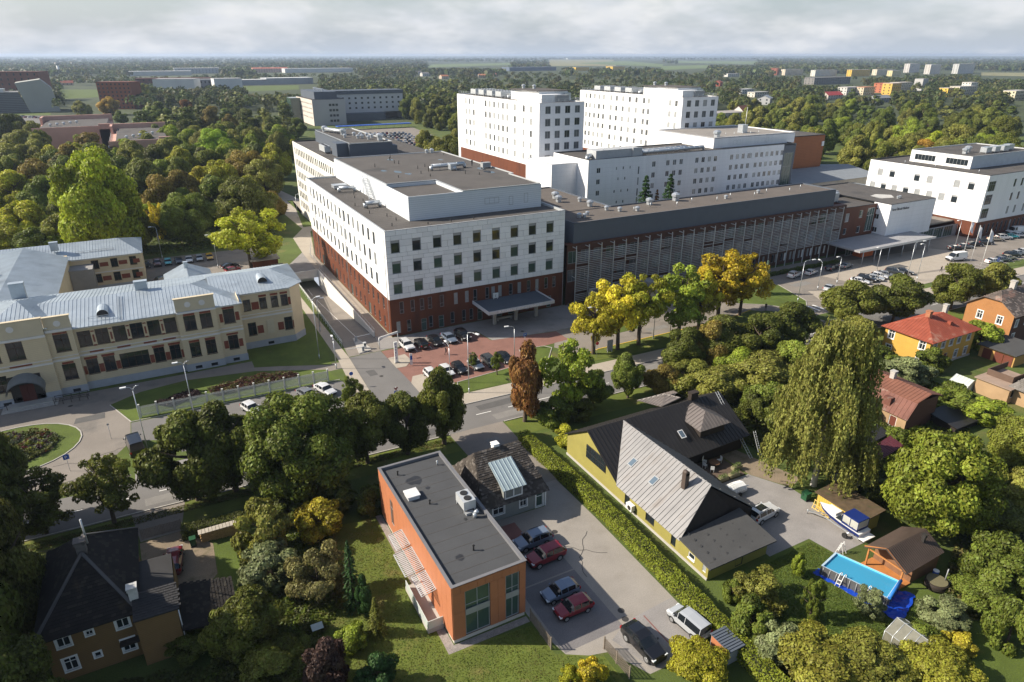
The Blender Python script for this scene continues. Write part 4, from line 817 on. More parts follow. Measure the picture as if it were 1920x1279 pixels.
brick_bits([(-30.6, -30.05, 2.4, 8.0, 9.6), (-27.95, -27.3, 2.4, 8.0, 9.6), (-30.6, -29.9, 2.4, 2.9, 4.4), (-28.1, -27.4, 2.4, 2.9, 4.4), (-30, -28, 2.4, 5.4, 5.75), (-30, -28, 2.4, 10.4, 10.8)])
kwall(-27.0, -17.3, 7.4, ZE, [-25.3, -22.4, -20.3, -18.5], [-25.0, -18.3], 1.3, 2.2, 1.5, 2.6, bas=(-22,))
brick_bits([(-24.5, -23.2, 7.4, 7.7, 9.2), (-17.8, -17.35, 7.4, 7.7, 9.2), (-24.1, -23.0, 7.4, 2.8, 4.4), (-20.3, -19.2, 7.4, 2.8, 4.4), (-17.5, -17.3, 7.4, 2.8, 4.4)]+[(u-.7, u+.7, 7.4, 10.0, 10.4) for u in (-22.4, -20.3, -18.5)])
MB().box(-22.3, -21.0, 7.3, 7.4, 2.5, 5.3).obj('blind_window', mat('pale_brick', (.60, .52, .37), .9), yk)
kwall(-56.3, -52.6, 1.8, 11.9, [-54.4], [-54.4], 2.1, 3.0, 1.9, 2.8, bas=(-54.2,))
kwall(-64.8, -56.3, 1.2, 12.2, [-60.6, -63.8], [-63.7], 2.2, 3.0, 1.8, 2.8, bas=(-63.7,))
kwall(-69, -64.8, 1.8, 11.9, [-66.8], [-66.8], 2.1, 3.0, 1.9, 2.8); kwall(-92, -69, 2.5, ZE, [-90+2.6*i for i in range(8)], [-90+2.6*i for i in range(8)])
brick_bits([(-61.7, -59.5, 1.2, 10.7, 11.1), (-62, -59, 1.2, 6.45, 6.7), (-55.4, -53.4, 1.8, 10.7, 11.0), (-55.2, -53.6, 1.8, 5.45, 5.8)])
b = MB()   # side returns and far walls
for x, y0, y1, nx in ((-37.3, 2.0, 2.5, -1), (-31.0, 2.0, 2.4, 1), (-27.0, 2.4, 7.4, 1), (-52.6, 1.8, 2.5, 1), (-56.3, 1.2, 1.8, 1), (-64.8, 1.2, 1.8, -1)): b.face([(x, y0, 0), (x, y1, 0), (x, y1, ZE+.7), (x, y0, ZE+.7)])
b.face([(-17.3, 7.4, 1.3), (-15.0, 9.7, 1.3), (-15.0, 9.7, ZE), (-17.3, 7.4, ZE)]).face([(-15, 9.7, 1.3), (-15, 23, 1.3), (-15, 23, ZE), (-15, 9.7, ZE)]).face([(-15, 23, 0), (-92, 23, 0), (-92, 23, ZE), (-15, 23, ZE)]); b.obj('side_wall', ybr, yk)
MB().prism([(-17.35, 7.3), (-14.9, 9.65), (-14.9, 23), (-16, 23)], 0, 1.35).obj('corner_plinth', plinth_m, yk)
add_window(yk, -15, 14, 2.6, math.pi/2, 1.6, 2.6, 'mts', brown_fr, glass); add_window(yk, -15, 14, 7.7, math.pi/2, 1.5, 2.5, 'mts', brown_fr, glass)
# attic walls with medallions
for x0, x1, y, zt, meds in ((-37.3, -31.0, 2.0, 13.5, (-35.3, -33.0)), (-56.3, -52.6, 1.8, 13.6, (-54.4,)), (-64.8, -56.3, 1.2, 13.9, (-60.5,)), (-69, -64.8, 1.8, 13.6, (-66.9,))):
    MB().box(x0, x1, y-.05, y+.45, ZE-.05, zt).box(x0-.12, x1+.12, y-.15, y+.55, zt, zt+.14).obj('attic_wall', mat('attic_render', (.56, .48, .34), .85, .08), yk)
    for u in meds: MB().tube((u, y-.1, zt-1.1), (u, y-.04, zt-1.1), .5, .5, 14).obj('medallion', trim, yk)
RZ = 13.0
slope(yk, 'roof_slope', [(-53, 1.9, ZE), (-26.5, 1.9, ZE), (-34, 12.2, RZ), (-53, 12.2, RZ)], zinc)
slope(yk, 'roof_slope', [(-26.5, 1.9, ZE), (-26.5, 22, ZE), (-34, 12.2, RZ)], zinc)
slope(yk, 'roof_slope', [(-92, 1.9, ZE), (-53, 1.9, ZE), (-53, 12.2, RZ), (-92, 12.2, RZ)], zinc); slope(yk, 'roof_slope', [(-26.5, 23.4, ZE), (-92, 23.4, ZE), (-92, 12.2, RZ), (-34, 12.2, RZ)], zinc)
slope(yk, 'roof_slope', [(-31, 6.9, ZE), (-17.4, 6.9, ZE), (-19.5, 15.2, RZ), (-31, 15.2, RZ)], zinc); slope(yk, 'roof_slope', [(-17.4, 6.9, ZE), (-14.5, 9.6, ZE), (-19.5, 15.2, RZ)], zinc)
slope(yk, 'roof_slope', [(-14.5, 9.6, ZE), (-14.5, 23.4, ZE), (-19.5, 15.2, RZ)], zinc); slope(yk, 'roof_slope', [(-14.5, 23.4, ZE), (-31, 23.4, ZE), (-31, 15.2, RZ), (-19.5, 15.2, RZ)], zinc)
slope(yk, 'roof_slope', [(-65.5, 1.5, 12), (-55.8, 1.5, 12), (-60.5, 12, 14.2)], zinc); slope(yk, 'roof_slope', [(-55.8, 1.5, 12), (-55.8, 20, 12), (-60.5, 12, 14.2)], zinc); slope(yk, 'roof_slope', [(-65.5, 20, 12), (-65.5, 1.5, 12), (-60.5, 12, 14.2)], zinc)
MB().box(-38, -29.5, 22.5, 34, 0, 9.4).obj('back_annex_wall', ybr, yk); slope(yk, 'roof_slope', [(-38.3, 34, 9.3), (-38.3, 22.5, 9.3), (-33.8, 22.5, 11.3), (-33.8, 34, 11.3)], zinc); slope(yk, 'roof_slope', [(-29.2, 22.5, 9.3), (-29.2, 34, 9.3), (-33.8, 34, 11.3), (-33.8, 22.5, 11.3)], zinc)
for x, y, z, sx, sy, h_ in ((-42, 13, RZ-.4, 2.0, 1.0, 1.9), (-62, 24, 10, 2.2, 1.2, 4), (-33.8, 30, 11, .7, .7, 1.5)): chimney(yk, x, y, z, z+h_, sx, sy, zinc)
for x, y, z in ((-48.2, 5.2, 11.85), (-21.6, 10.6, 12.0)):   # half-round dormers
    b = MB(); n_ = 8
    for i in range(n_):
        t0, t1 = math.pi*i/n_, math.pi*(i+1)/n_; b.face([(x+.9*math.cos(t0), y-.5, z+.95*math.sin(t0)), (x+.9*math.cos(t0), y+3.2, z+.15+.7*math.sin(t0)), (x+.9*math.cos(t1), y+3.2, z+.15+.7*math.sin(t1)), (x+.9*math.cos(t1), y-.5, z+.95*math.sin(t1))])
    b.face([(x+.85*math.cos(math.pi*i/n_), y-.35, z+.9*math.sin(math.pi*i/n_)) for i in range(n_+1)], 1); b.obj('roof_dormer', [zinc, frame_dark], yk)
b = MB()
for u0, u1 in ((-50.2, -46.4),): b.bar((u0, 3.6, 11.9), (u1, 3.6, 11.9), .05, .05).bar((u0, 3.6, 12.2), (u1, 3.6, 12.2), .05, .05)
for u in (-50.2, -48.3, -46.4): b.bar((u, 3.6, 11.5), (u, 3.6, 12.2), .05, .05)
b.bar((-45.9, 2.4, 11.45), (-45.9, 11, 13.0), .05, .08).bar((-45.4, 2.4, 11.45), (-45.4, 11, 13.0), .05, .08)
for i in range(20): b.bar((-45.9, 2.6+.42*i, 11.47+.0745*i), (-45.4, 2.6+.42*i, 11.47+.0745*i), .04, .04)
b.obj('snow_guard', galv, yk)
# entrance arch
b = MB(); n_ = 12; cx_ = -60.6
for i in range(n_):
    t0, t1 = math.pi*i/n_, math.pi*(i+1)/n_
    for r_, rev in ((2.6, 0), (2.45, 1)):
        f = [(cx_+r_*math.cos(t0), 1.2, 2.9+r_*.95*math.sin(t0)), (cx_+r_*math.cos(t0), -1.2, 2.6+r_*.8*math.sin(t0)), (cx_+r_*math.cos(t1), -1.2, 2.6+r_*.8*math.sin(t1)), (cx_+r_*math.cos(t1), 1.2, 2.9+r_*.95*math.sin(t1))]; b.face(f[::-1] if rev else f)
b.obj('arched_canopy', mat('verdigris', (.16, .17, .17), .6, .15), yk)
MB().box(cx_-.95, cx_+.95, 1.05, 1.25, .5, 3.4).box(cx_-.03, cx_+.03, 1.0, 1.05, .5, 3.4).obj('entrance_door', mat('door_red', (.09, .02, .015), .6), yk); MB().box(cx_-2.2, cx_+2.2, 1.1, 1.22, .5, 5.0).obj('door_surround', frame_dark, yk)
for i in range(3): MB().box(cx_-3-.4*i, cx_+3+.4*i, -.6-.4*i, 1.2, 0, .45-.15*i-.004*i).obj('step', concrete, yk)
b = MB()
for y_ in (-.2, -1.6):
    b.path([(-57.2, y_, 1.0), (-52.6, y_, .95), (-52.3, y_, .6)], .05, 6).path([(-57.2, y_, .65), (-52.6, y_, .6)], .04, 6)
    for i in range(5): b.tube((-57.2+1.15*i, y_, 0), (-57.2+1.15*i, y_, 1.0), .05, .05, 6)
b.path([(-66, -.6, 1), (-63.6, -.6, 1)], .05).tube((-66, -.6, 0), (-66, -.6, 1), .05).tube((-63.6, -.6, 0), (-63.6, -.6, 1), .05); b.obj('handrail', frame_dark, yk)
# rear wing of the clinic
rk = thing('brick_clinic_wing', 'two storey rear wing of the yellow brick clinic by the car park', 'building', (-60, 65, 0))
facade(rk, (-57, 62), FRONT, 14.5, .8, 7.8, [(s, z_, 1.5, 2.1, 'mts', glass) for s in (4.6, 8.6, 12.6) for z_ in (1.6, 5.0)], ybr, .3, brown_fr)
for s in (-50.4, -46.4, -43.3): MB().box(s-1.1, s+.7 if s < -44 else s+.3, 61.94, 62, 5.4, 6.4).obj('brick_panel', rbr, rk); MB().box(s-1.1, s+.7 if s < -44 else s+.3, 61.94, 62, 1.9, 3.0).obj('brick_panel', rbr, rk)
MB().box(-57, -42.48, 61.85, 62, 3.9, 4.15).box(-57, -42.48, 61.85, 62, 7.4, 7.75).obj('string_course', trim, rk)
others(MB(), -90, -42.5, 62, 78, 0, 7.8).obj('rear_wall', ybr, rk); MB().box(-57, -42.45, 61.9, 62, 0, .85).obj('plinth', plinth_m, rk)
slope(rk, 'roof_slope', [(-90, 61.5, 7.8), (-42, 61.5, 7.8), (-47, 70, 10.1), (-90, 70, 10.1)], zinc); slope(rk, 'roof_slope', [(-42, 61.5, 7.8), (-42, 78.5, 7.8), (-47, 70, 10.1)], zinc)
slope(rk, 'roof_slope', [(-57, 26, 9.0), (-57, 60, 9.0), (-66, 66, 10.9), (-66, 22, 10.9)], zinc); slope(rk, 'roof_slope', [(-76, 66, 9.0), (-76, 22, 9.0), (-66, 22, 10.9), (-66, 66, 10.9)], zinc)
MB().box(-75.5, -57.5, 22, 62, 0, 9).obj('link_wall', ybr, rk); MB().box(-57.4, -52.8, 57, 62, 0, 6.2).box(-57.5, -52.7, 56.9, 62, 6.2, 6.4).obj('stair_hall', mat('grey_render', (.28, .27, .26), .8), rk)
add_window(rk, -55, 56.95, .4, 0, 3.6, 5.4, 'Mt', frame_dark, glass, 'stair_glazing')
for x, y, z in ((-60, 66, 9.5), (-70, 45, 10), (-72, 32, 9.8)): chimney(rk, x, y, z, z+2, 1.6, 1.0, zinc)
b = MB().bar((-56, 64.5, 9.0), (-48, 64.5, 9.0), .05, .05).bar((-56, 64.5, 8.7), (-48, 64.5, 8.7), .05, .05)
for i in range(6): b.bar((-56+1.6*i, 64.5, 8.5), (-56+1.6*i, 64.5, 9.0), .05, .05)
b.obj('snow_guard', frame_grey, rk)
# ------------------------------------------------------------------ orange office building
oo = thing('orange_office', 'two storey office with orange cladding panels and a dark flat roof', 'building', (-15.5, -64.5, 0))
ocl = mat('orange_cladding', (0.41, 0.155, 0.072), 0.6, 0.09, 0.7, fine=0.05); X0, X1, Y0, Y1, ZO = -19.3, -11.5, -75.5, -53.6, 7.0
inner = mat('office_inner', (.10, .05, .03), .9)
fo_ = [(2.6, .55, 2.6, 5.4, 'Mt', glass_green), (6.35, .55, 1.5, 5.4, 'mt', glass_green)]
facade(oo, (X0, Y0), FRONT, X1-X0, .5, ZO-.25, fo_, inner, .25, frame_grey)
b = MB(); b.face([(X0, Y1, .5), (X0, Y0, .5), (X0, Y0, ZO-.25), (X0, Y1, ZO-.25)]); others(b, X0, X1, Y0, Y1, .5, ZO-.25); b.obj('wall', inner, oo)
MB().box(X0+.05, X1-.05, Y0+.05, Y1-.05, 0, .5).obj('plinth', mat('office_plinth', (.55, .5, .44), .8, .1), oo)
for z0, z1 in ((1.6, 2.0), (3.1, 3.5), (4.6, 4.9)):
    pass
MB().box(X0+1.32, X0+3.88, Y0-.04, Y0+.02, 3.05, 3.75).box(X0+5.62, X0+7.08, Y0-.04, Y0+.02, 3.05, 3.75).obj('spandrel', mat('spandrel_grey', (.30, .30, .29), .5), oo)
def panels_front(segs, z0, z1):
    for a, c in segs:
        n_ = max(1, round((c-a)/.9))
        for i in range(n_):
            x0_, x1_ = a+(c-a)*i/n_+.012, a+(c-a)*(i+1)/n_-.012; MBx = panel(x1_-x0_, z1-z0-.024, ocl); place('cladding_panel', MBx, oo, ((x0_+x1_)/2, Y0, (z0+z1)/2))
panels_front([(X0, X0+1.28)], .5, 3.7); panels_front([(X0, X0+1.28)], 3.7, 6.0); panels_front([(X0+3.92, X0+5.58)], .5, 3.7); panels_front([(X0+3.92, X0+5.58)], 3.7, 6.0); panels_front([(X0+7.12, X1)], .5, 3.7); panels_front([(X0+7.12, X1)], 3.7, 6.0); panels_front([(X0, X1)], 6.0, ZO-.1)
for (y0, y1) in ((Y0, -66.9), (-66.9, -58.6), (-57.6, Y1)):
    n_ = max(1, round((y1-y0)/1.2))
    for i in range(n_):
        for z0, z1 in ((.5, 3.7), (3.7, ZO-.1)):
            a, c = y0+(y1-y0)*i/n_, y0+(y1-y0)*(i+1)/n_; place('cladding_panel', panel(c-a-.024, z1-z0-.024, ocl), oo, (X0, (a+c)/2, (z0+z1)/2), -math.pi/2)
place('cladding_panel', panel(1.0, 1.6, ocl), oo, (X0, -58.1, 6.1), -math.pi/2); place('cladding_panel', panel(1.0, 1.4, ocl), oo, (X0, -58.1, 1.2), -math.pi/2)
add_window(oo, X0-.1, -58.1, 1.9, -math.pi/2, 1.0, 3.4, 't', frame_grey, glass)
flat_roof(oo, rect(X0-.1, X1+.1, Y0-.1, Y1+.1), ZO+.02, tar_dark, .35, mat('grey_coping', (.15, .15, .16), .7), .35)
rooftop(oo, [('pipe', -17.6, -55.6, ZO-.33, .5), ('pipe', -16.3, -62.5, ZO-.33, .5), ('pipe', -15.2, -71.5, ZO-.33, .6), ('pipe', -12.7, -55.8, ZO-.33, .5, galv)])
MB().box(-18.2, -16.9, -61.0, -59.6, ZO-.33, ZO+.05).box(-18.3, -16.8, -61.1, -59.5, ZO+.05, ZO+.2).obj('skylight', mat('dome_plastic', (.62, .62, .62), .35), oo)
b = MB().box(-13.7, -12.3, -65.9, -63.7, ZO+.1, ZO+1.15)
for x in (-13.6, -12.4):
    for y in (-65.8, -63.8): b.box(x-.06, x+.06, y-.06, y+.06, ZO-.33, ZO+.1)
for y in (-65.3, -64.3): b.tube((-13, y, ZO+1.15), (-13, y, ZO+1.22), .42, .42, 16, 1)
b.obj('condenser_unit', [alu, black_plastic], oo)
MB().tube((-12.9, -66.9, ZO-.33), (-12.9, -66.9, ZO+.25), .22, .22, 10).tube((-12.9, -66.9, ZO+.25), (-12.5, -66.9, ZO+.45), .22, .22, 10).obj('pipe_cowl', galv, oo); MB().box(-13.6, -12.7, -66.3, -65.9, ZO-.33, ZO-.05).obj('pipe_box', frame_grey, oo)
b = MB(); rr_ = random.Random(5)
for x, y, r in ((-16.3, -57.6, 1.1), (-15.4, -59.6, .35), (-16.8, -71.8, .6), (-13.9, -66.7, .3)):
    MB().face([(x+r*rr_.uniform(.6, 1)*math.cos(t*.57), y+r*rr_.uniform(.5, 1)*math.sin(t*.57), ZO-.322) for t in range(11)]).obj('wet_patch', mat('wet_felt', (.03, .03, .032), .35, .1), oo)
# terrace with slatted awnings on the left side
MB().box(-21.0, X0-.05, -73.2, -66.6, 0, .5).obj('terrace', concrete, oo)
gb_ = mat('glass_rail', (.55, .60, .58), .1, 0, spec=.6); MB().box(-21.0, -20.94, -73.1, -66.8, .5, 1.5).box(-20.94, -19.4, -73.16, -73.1, .5, 1.5).obj('glass_balustrade', gb_, oo)
for y0, y1, xo in ((-64.2, -61.4, -20.9), (-68.3, -64.6, -21.4), (-71.6, -68.6, -20.9)):
    b = MB().bar((xo, y0, 3.3), (xo, y1, 3.3), .08, .1).bar((X0-.1, y0, 3.6), (X0-.1, y1, 3.6), .08, .1).bar(((xo+X0)/2, y0, 3.45), ((xo+X0)/2, y1, 3.45), .06, .08).bar((xo, y0, 3.3), (X0-.1, y0, 3.6), .06, .1).bar((xo, y1, 3.3), (X0-.1, y1, 3.6), .06, .1); aw = b.obj('awning_frame', alu, oo)
    n_ = int((y1-y0)/.25); sm_ = MB().bar((xo, 0, 3.36), (X0-.1, 0, 3.66), .10, .02).mesh('awning_slat', alu)
    for i in range(1, n_): place('awning_slat', sm_, aw, (0, y0+(y1-y0)*i/n_, 0))
for y in (-72.5, -70.5, -68.5, -66.8): add_window(oo, X0-.08, y, .5, -math.pi/2, 1.4, 2.5, 'm', frame_grey, glass_green)
# ------------------------------------------------------------------ grey house with mossy tile roof
gh = thing('grey_house', 'small grey boarded house with a dark mossy tiled half-hip roof and metal dormer', 'house', (-3.9, -57, 0))
gbd = bands('grey_boards', (.24, .25, .235), (.17, .18, .17), 'X', .16, .12); moss = mat('old_tile', (.060, .050, .042), .95, .35, 1.2, c2=(.16, .14, .12), mix=.25, mscale=.8); mat('old_tile_pale', (.115, .10, .088), .95, .3, 1.5)
facade(gh, (-9.3, -61.0), FRONT, 8.7, 0, 2.9, [(2.2, .9, 1.5, 1.2, 'mtc', glass), (5.6, .9, .95, 1.2, 'mtc', glass), (7.9, .1, 1.0, 2.2, 'tc', glass_green, 'door')], gbd, .2, frame_white)
others(MB(), -9.3, -.6, -61, -52, 0, 2.9, 0, 'lrk').obj('side_wall', gbd, gh); MB().box(-.66, -.5, -61.08, -60.9, 0, 2.9).obj('corner_board', frame_white, gh)
RG = 7.2
slope(gh, 'roof_slope', [(-9.6, -61.6, 2.5), (-.3, -61.6, 2.5), (-1.6, -58.9, 5.2), (-8.3, -58.9, 5.2)], moss, .28, kind='tile', rnd=1)
slope(gh, 'roof_slope', [(-9.1, -60.4, 3.9), (-.8, -60.4, 3.9), (-1.8, -56.2, RG), (-8.0, -56.2, RG)], moss, .28, kind='tile', rnd=2)
slope(gh, 'roof_slope', [(-.3, -61.6, 2.5), (-.3, -51.4, 2.5), (-1.8, -56.2, RG)], moss, .28, kind='tile', rnd=3); slope(gh, 'roof_slope', [(-9.6, -51.4, 2.5), (-9.6, -61.6, 2.5), (-8.0, -56.2, RG)], moss, .28, kind='tile', rnd=4); slope(gh, 'roof_slope', [(-.3, -51.4, 2.5), (-9.6, -51.4, 2.5), (-8.0, -56.2, RG), (-1.8, -56.2, RG)], moss, .28, kind='none')
MB().box(-6.5, -3.9, -61.2, -57.4, 3.0, 4.6).obj('dormer_wall', gbd, gh); add_window(gh, -5.75, -61.22, 3.1, 0, 1.0, 1.15, 'mc', frame_white, glass); add_window(gh, -4.6, -61.22, 3.1, 0, 1.0, 1.15, 'mc', frame_white, glass)
slope(gh, 'dormer_roof', [(-6.8, -61.7, 4.55), (-3.6, -61.7, 4.55), (-3.6, -57.6, 6.2), (-6.8, -57.6, 6.2)], mat('dormer_zinc', (.42, .50, .52), .4, .1, metal=.4), .55, .07)
chimney(gh, -5.0, -55.9, 6.2, 7.5, .7, .7, frame_white)
# ------------------------------------------------------------------ yellow house with dark and weathered metal roofs
yh = thing('yellow_house', 'yellow rendered house with black and weathered grey metal roofs behind the hedge', 'house', (16, -65, 0))
yel = mat('yellow_render', (.285, .25, .065), .8, .1, .5); yboard = bands('yellow_boards', (.285, .25, .065), (.27, .23, .04), 'Y', .28, .1); dkm = mat('black_roof_metal', (.030, .028, .028), .45, .15, .4, metal=.2); wea = mat('weathered_metal', (.24, .235, .235), .5, .22, .5, metal=.3, c2=(.165, .15, .14), mix=.35, mscale=.5, stretch=(.4, 1, .4)); tim = mat('dark_timber', (.030, .022, .017), .85, .2, 2)
facade(yh, (8.1, -64.3), LEFT, 11.6, 0, 2.6, [(2.0, .2, 1.0, 2.0, 'm', glass, 'door'), (6.4, .7, 1.6, 1.6, 'M', glass), (10.6, .5, .8, 1.8, '', glass)], yel, .2, frame_dark)
b = MB(); b.face([(8.1, -64.3, 0), (8.1, -64.3, 2.6), (8.1, -57.4, 6.3), (8.1, -52.4, 3.5), (8.1, -52.4, 0)]); b.face([(31, -63.2, 0), (31, -52.4, 0), (31, -52.4, 3.4), (31, -57.4, 6.6), (31, -63.2, 2.9)]).face([(31, -52.4, 0), (8.1, -52.4, 0), (8.1, -52.4, 3.4), (31, -52.4, 3.4)]); b.obj('gable_wall', yel, yh)
MB().box(8.02, 8.08, -61.6, -57.2, 2.3, 4.3).obj('gable_window_frame', frame_dark, yh)
for i in range(4):
    for k in range(2): place('pane', MB().box(8.0, 8.03, -.48, .48, 0, .86).mesh('pane', glass), yh, (-.02, -61.0+1.1*i, 2.4+.95*k))
b = MB(); b.face([(13.6, -62.9, 0), (31, -62.9, 0), (31, -62.9, 3.0), (13.6, -62.9, 3.0)]).face([(19, -76, 0), (19, -62, 0), (19, -62, 2.7), (19, -76, 2.7)]).face([(8.1, -75.9, 0), (19, -75.9, 0), (19, -75.9, 2.5), (13.6, -74.2, 6.2), (8.1, -75.9, 2.5)]); b.obj('timber_wall', tim, yh)
for u in (21, 24, 27): add_window(yh, u, -62.95, .3, 0, 1.6, 2.1, 'm', frame_dark, glass)
RY = 6.6
slope(yh, 'front_roof', [(7.8, -64.6, 2.45), (31.2, -64.0, 2.75), (31.2, -57.4, RY), (7.8, -57.4, RY)], dkm, .62, .06, rnd=1); slope(yh, 'rear_roof', [(31.2, -52.0, 3.2), (7.8, -52.0, 3.2), (7.8, -57.4, RY), (31.2, -57.4, RY)], dkm, .62, .06)
slope(yh, 'side_roof', [(7.5, -64.7, 2.52), (7.5, -76.4, 2.52), (13.6, -74.3, RY+.02), (13.6, -57.6, RY+.05)][::1], wea, .62, .06); slope(yh, 'side_roof', [(19.5, -76.2, 2.6), (19.5, -63.5, 2.6), (13.6, -57.6, RY+.04), (13.6, -74.3, RY+.02)], wea, .62, .06)
def on_side(u, v): return 2.52+(u-7.5)*(RY-2.52)/6.1
for u, v in ((10.5, -63.9), (10.4, -68.2)):
    z_ = on_side(u, v); k_ = (RY-2.52)/6.1; nrm = Vector((-k_, 0, 1)).normalized(); c = Vector((u, v, z_)); e = Vector((1, 0, k_)).normalized(); f = Vector((0, 1, 0)); b = MB()
    for hw, hh, o_, mi in ((.62, .45, .10, 0), (.50, .34, .115, 1)):
        q4 = [c+e*hw*a_+f*hh*b_+nrm*o_ for a_, b_ in ((-1, -1), (1, -1), (1, 1), (-1, 1))]; b.face(q4[::-1] if (q4[1]-q4[0]).cross(q4[2]-q4[0]).z < 0 else q4, mi)
        if mi == 0:
            lo4 = [p-nrm*.12 for p in q4]
            for i in range(4): b.face([lo4[i], lo4[(i+1) % 4], q4[(i+1) % 4], q4[i]], 0)
    b.obj('roof_window', [frame_grey, mat('sky_glass', (.10, .14, .18), .04, 0, spec=.9)], yh)
k_ = (RY-2.45)/7.1; c = Vector((20.6, -61.5, 2.5+3.0*k_+.25)); e = Vector((0, 1, k_)).normalized(); nrm = Vector((0, -k_, 1)).normalized(); b = MB()
for hw, hh, o_, mi in ((.45, .62, .12, 0), (.33, .5, .135, 1)): b.face([c+Vector((1, 0, 0))*hw*a_+e*hh*b_+nrm*o_ for a_, b_ in ((-1, -1), (1, -1), (1, 1), (-1, 1))], mi)
b.obj('roof_window', [frame_white, MATS['sky_glass']], yh)
b = MB().box(11.55, 12.15, -72.2, -71.6, 4.6, 7.4).tube((11.85, -71.6, 7.4), (11.85, -72.2, 7.4), .3, .3, 10); b.obj('flue', mat('brown_metal', (.075, .055, .045), .6), yh)
chimney(yh, 26.2, -57.2, 6.0, 7.6, 1.3, .7, tim)
MB().box(23.2, 27.6, -62.4, -58.6, 3.6, 5.1).obj('dormer_wall', tim, yh)
for u in (24.2, 25.4, 26.6): add_window(yh, u, -62.42, 4.0, 0, .95, .95, '', mat('timber_brown', (.16, .09, .05), .7), glass)
dm = mat('dormer_metal', (.15, .13, .12), .5, .15)
slope(yh, 'dormer_roof', [(22.6, -62.9, 5.05), (28.2, -62.9, 5.05), (25.4, -60.6, 6.5)], dm, .55, .05); slope(yh, 'dormer_roof', [(22.6, -58, 5.3), (22.6, -62.9, 5.05), (25.4, -60.6, 6.5), (25.4, -58.0, 6.5)], dm, .55, .05); slope(yh, 'dormer_roof', [(28.2, -62.9, 5.05), (28.2, -58, 5.3), (25.4, -58.0, 6.5), (25.4, -60.6, 6.5)], dm, .55, .05)
slope(yh, 'porch_roof', [(21.5, -50.6, 4.3), (28.5, -50.6, 4.3), (26, -54.2, 6.2), (23.5, -54.2, 6.2)][::-1], dm, .6, .05); slope(yh, 'porch_roof', [(21.5, -56.0, 5.9), (21.5, -50.6, 4.4), (24, -53.6, 6.3), (25, -56, 6.5)], dm, .6, .05)
# lean-to at the front
felt = mat('leanto_felt', (.060, .060, .060), .95, .15, .4, fine=.1)
slope(yh, 'lean_to_roof', [(7.6, -81.2, 2.25), (17.3, -81.3, 2.35), (17.3, -75.6, 3.0), (7.6, -76.2, 2.75)], felt, kind='none', th=.18)
b = MB()
for i in range(5):
    for j in range(5):
        x, y = 8.8+i*1.9, -80.4+j*1.0; z_ = 2.28+(y+81.2)*.11+.02; b.face([(x, y, z_), (x+.3, y+.05, z_+.01), (x+.28, y+.3, z_+.12), (x+.05, y+.25, z_+.1)])
b.obj('roof_flaps', felt, yh)
facade(yh, (8.1, -75.9), LEFT, 4.6, 0, 2.35, [(2.0, .9, 1.0, .75, 's', glass), (4.0, .7, .5, .9, '', glass_pale)], yboard, .15, frame_white); yb2 = bands('yellow_boards_front', (.29, .26, .06), (.24, .21, .045), 'X', .3, .1)
facade(yh, (8.1, -80.5), FRONT, 8.8, 0, 2.35, [(1.6, 1.5, 1.3, .4, '', glass), (7.0, 1.5, 1.3, .4, '', glass), (4.6, .1, 1.1, 1.9, '', yb2, 'shed_door')], yb2, .15, frame_dark); MB().face([(16.9, -80.5, 0), (16.9, -75.8, 0), (16.9, -75.8, 2.8), (16.9, -80.5, 2.3)]).obj('lean_to_side', yb2, yh)
MB().box(8.0, 8.1, -80.5, -52.4, 0, .3).obj('plinth', concrete, yh)
# things round the yellow house
deck = thing('deck', 'dark timber deck with planters in the corner of the yellow house', 'deck', (24, -65.3, 0))
for i in range(24): place('plank', MB().box(-.115, .115, -2.4, 2.4, .05, .22).mesh('plank', mat('deck_wood', (.10, .07, .05), .8, .2, 2)) if i == 0 else bpy.data.meshes['plank'], deck, (20.2+.25*i+.4, -65.6, 0))
ac = thing('air_conditioner', 'white outdoor unit on the yellow wall above the hedge', 'air conditioner', (7.7, -67.4, .6)); MB().box(7.45, 8.0, -68, -66.9, .7, 1.5).obj('casing', frame_white, ac); MB().tube((7.44, -67.55, 1.1), (7.42, -67.55, 1.1), .32, .32, 14).obj('fan', frame_dark, ac); MB().box(7.6, 8.08, -67.9, -67.8, .5, .7).box(7.6, 8.08, -67.1, -67.0, .5, .7).obj('bracket', frame_dark, ac)
# ------------------------------------------------------------------ yellow wooden house with red roof
redroof = mat('red_roof_sheet', (.26, .060, .032), .7, .2, .5, c2=(.30, .18, .13), mix=.22, mscale=.5, fine=.1)
h1 = thing('yellow_wooden_house', 'two storey yellow wooden house with a red hipped roof', 'house', (86, -55, 0))
yw = bands('yellow_clapboard', (.56, .33, .065), (.42, .24, .045), 'Z', .22, .12)
facade(h1, (79.6, -50.6), LEFT, 8.6, 0, 5.4, [(1.3, 3.4, 1.1, 1.6, 'mtc', glass), (7.2, 3.4, 1.1, 1.6, 'mtc', glass), (1.3, .5, 1.1, 1.6, 'mtc', glass), (7.2, .5, 1.1, 1.6, 'mtc', glass)], yw, .2, frame_white)
facade(h1, (79.6, -59.2), FRONT, 13.6, 0, 5.4, [(u-79.6, 3.4, 1.0, 1.5, 'mtc', glass) for u in (81.1, 83.6, 86, 88.4, 91.4)]+[(u-79.6, .6, 1.0, 1.5, 'mtc', glass) for u in (88.4, 91.4, 82)]+[(5.7, .1, 1.1, 2.0, '', mat('door_brown', (.12, .03, .02), .7), 'door')], yw, .2, frame_white)
others(MB(), 79.6, 93.2, -59.2, -50.6, 0, 5.4).obj('rear_wall', yw, h1); MB().box(79.5, 93.3, -59.3, -50.5, 0, .35).obj('plinth', concrete, h1)
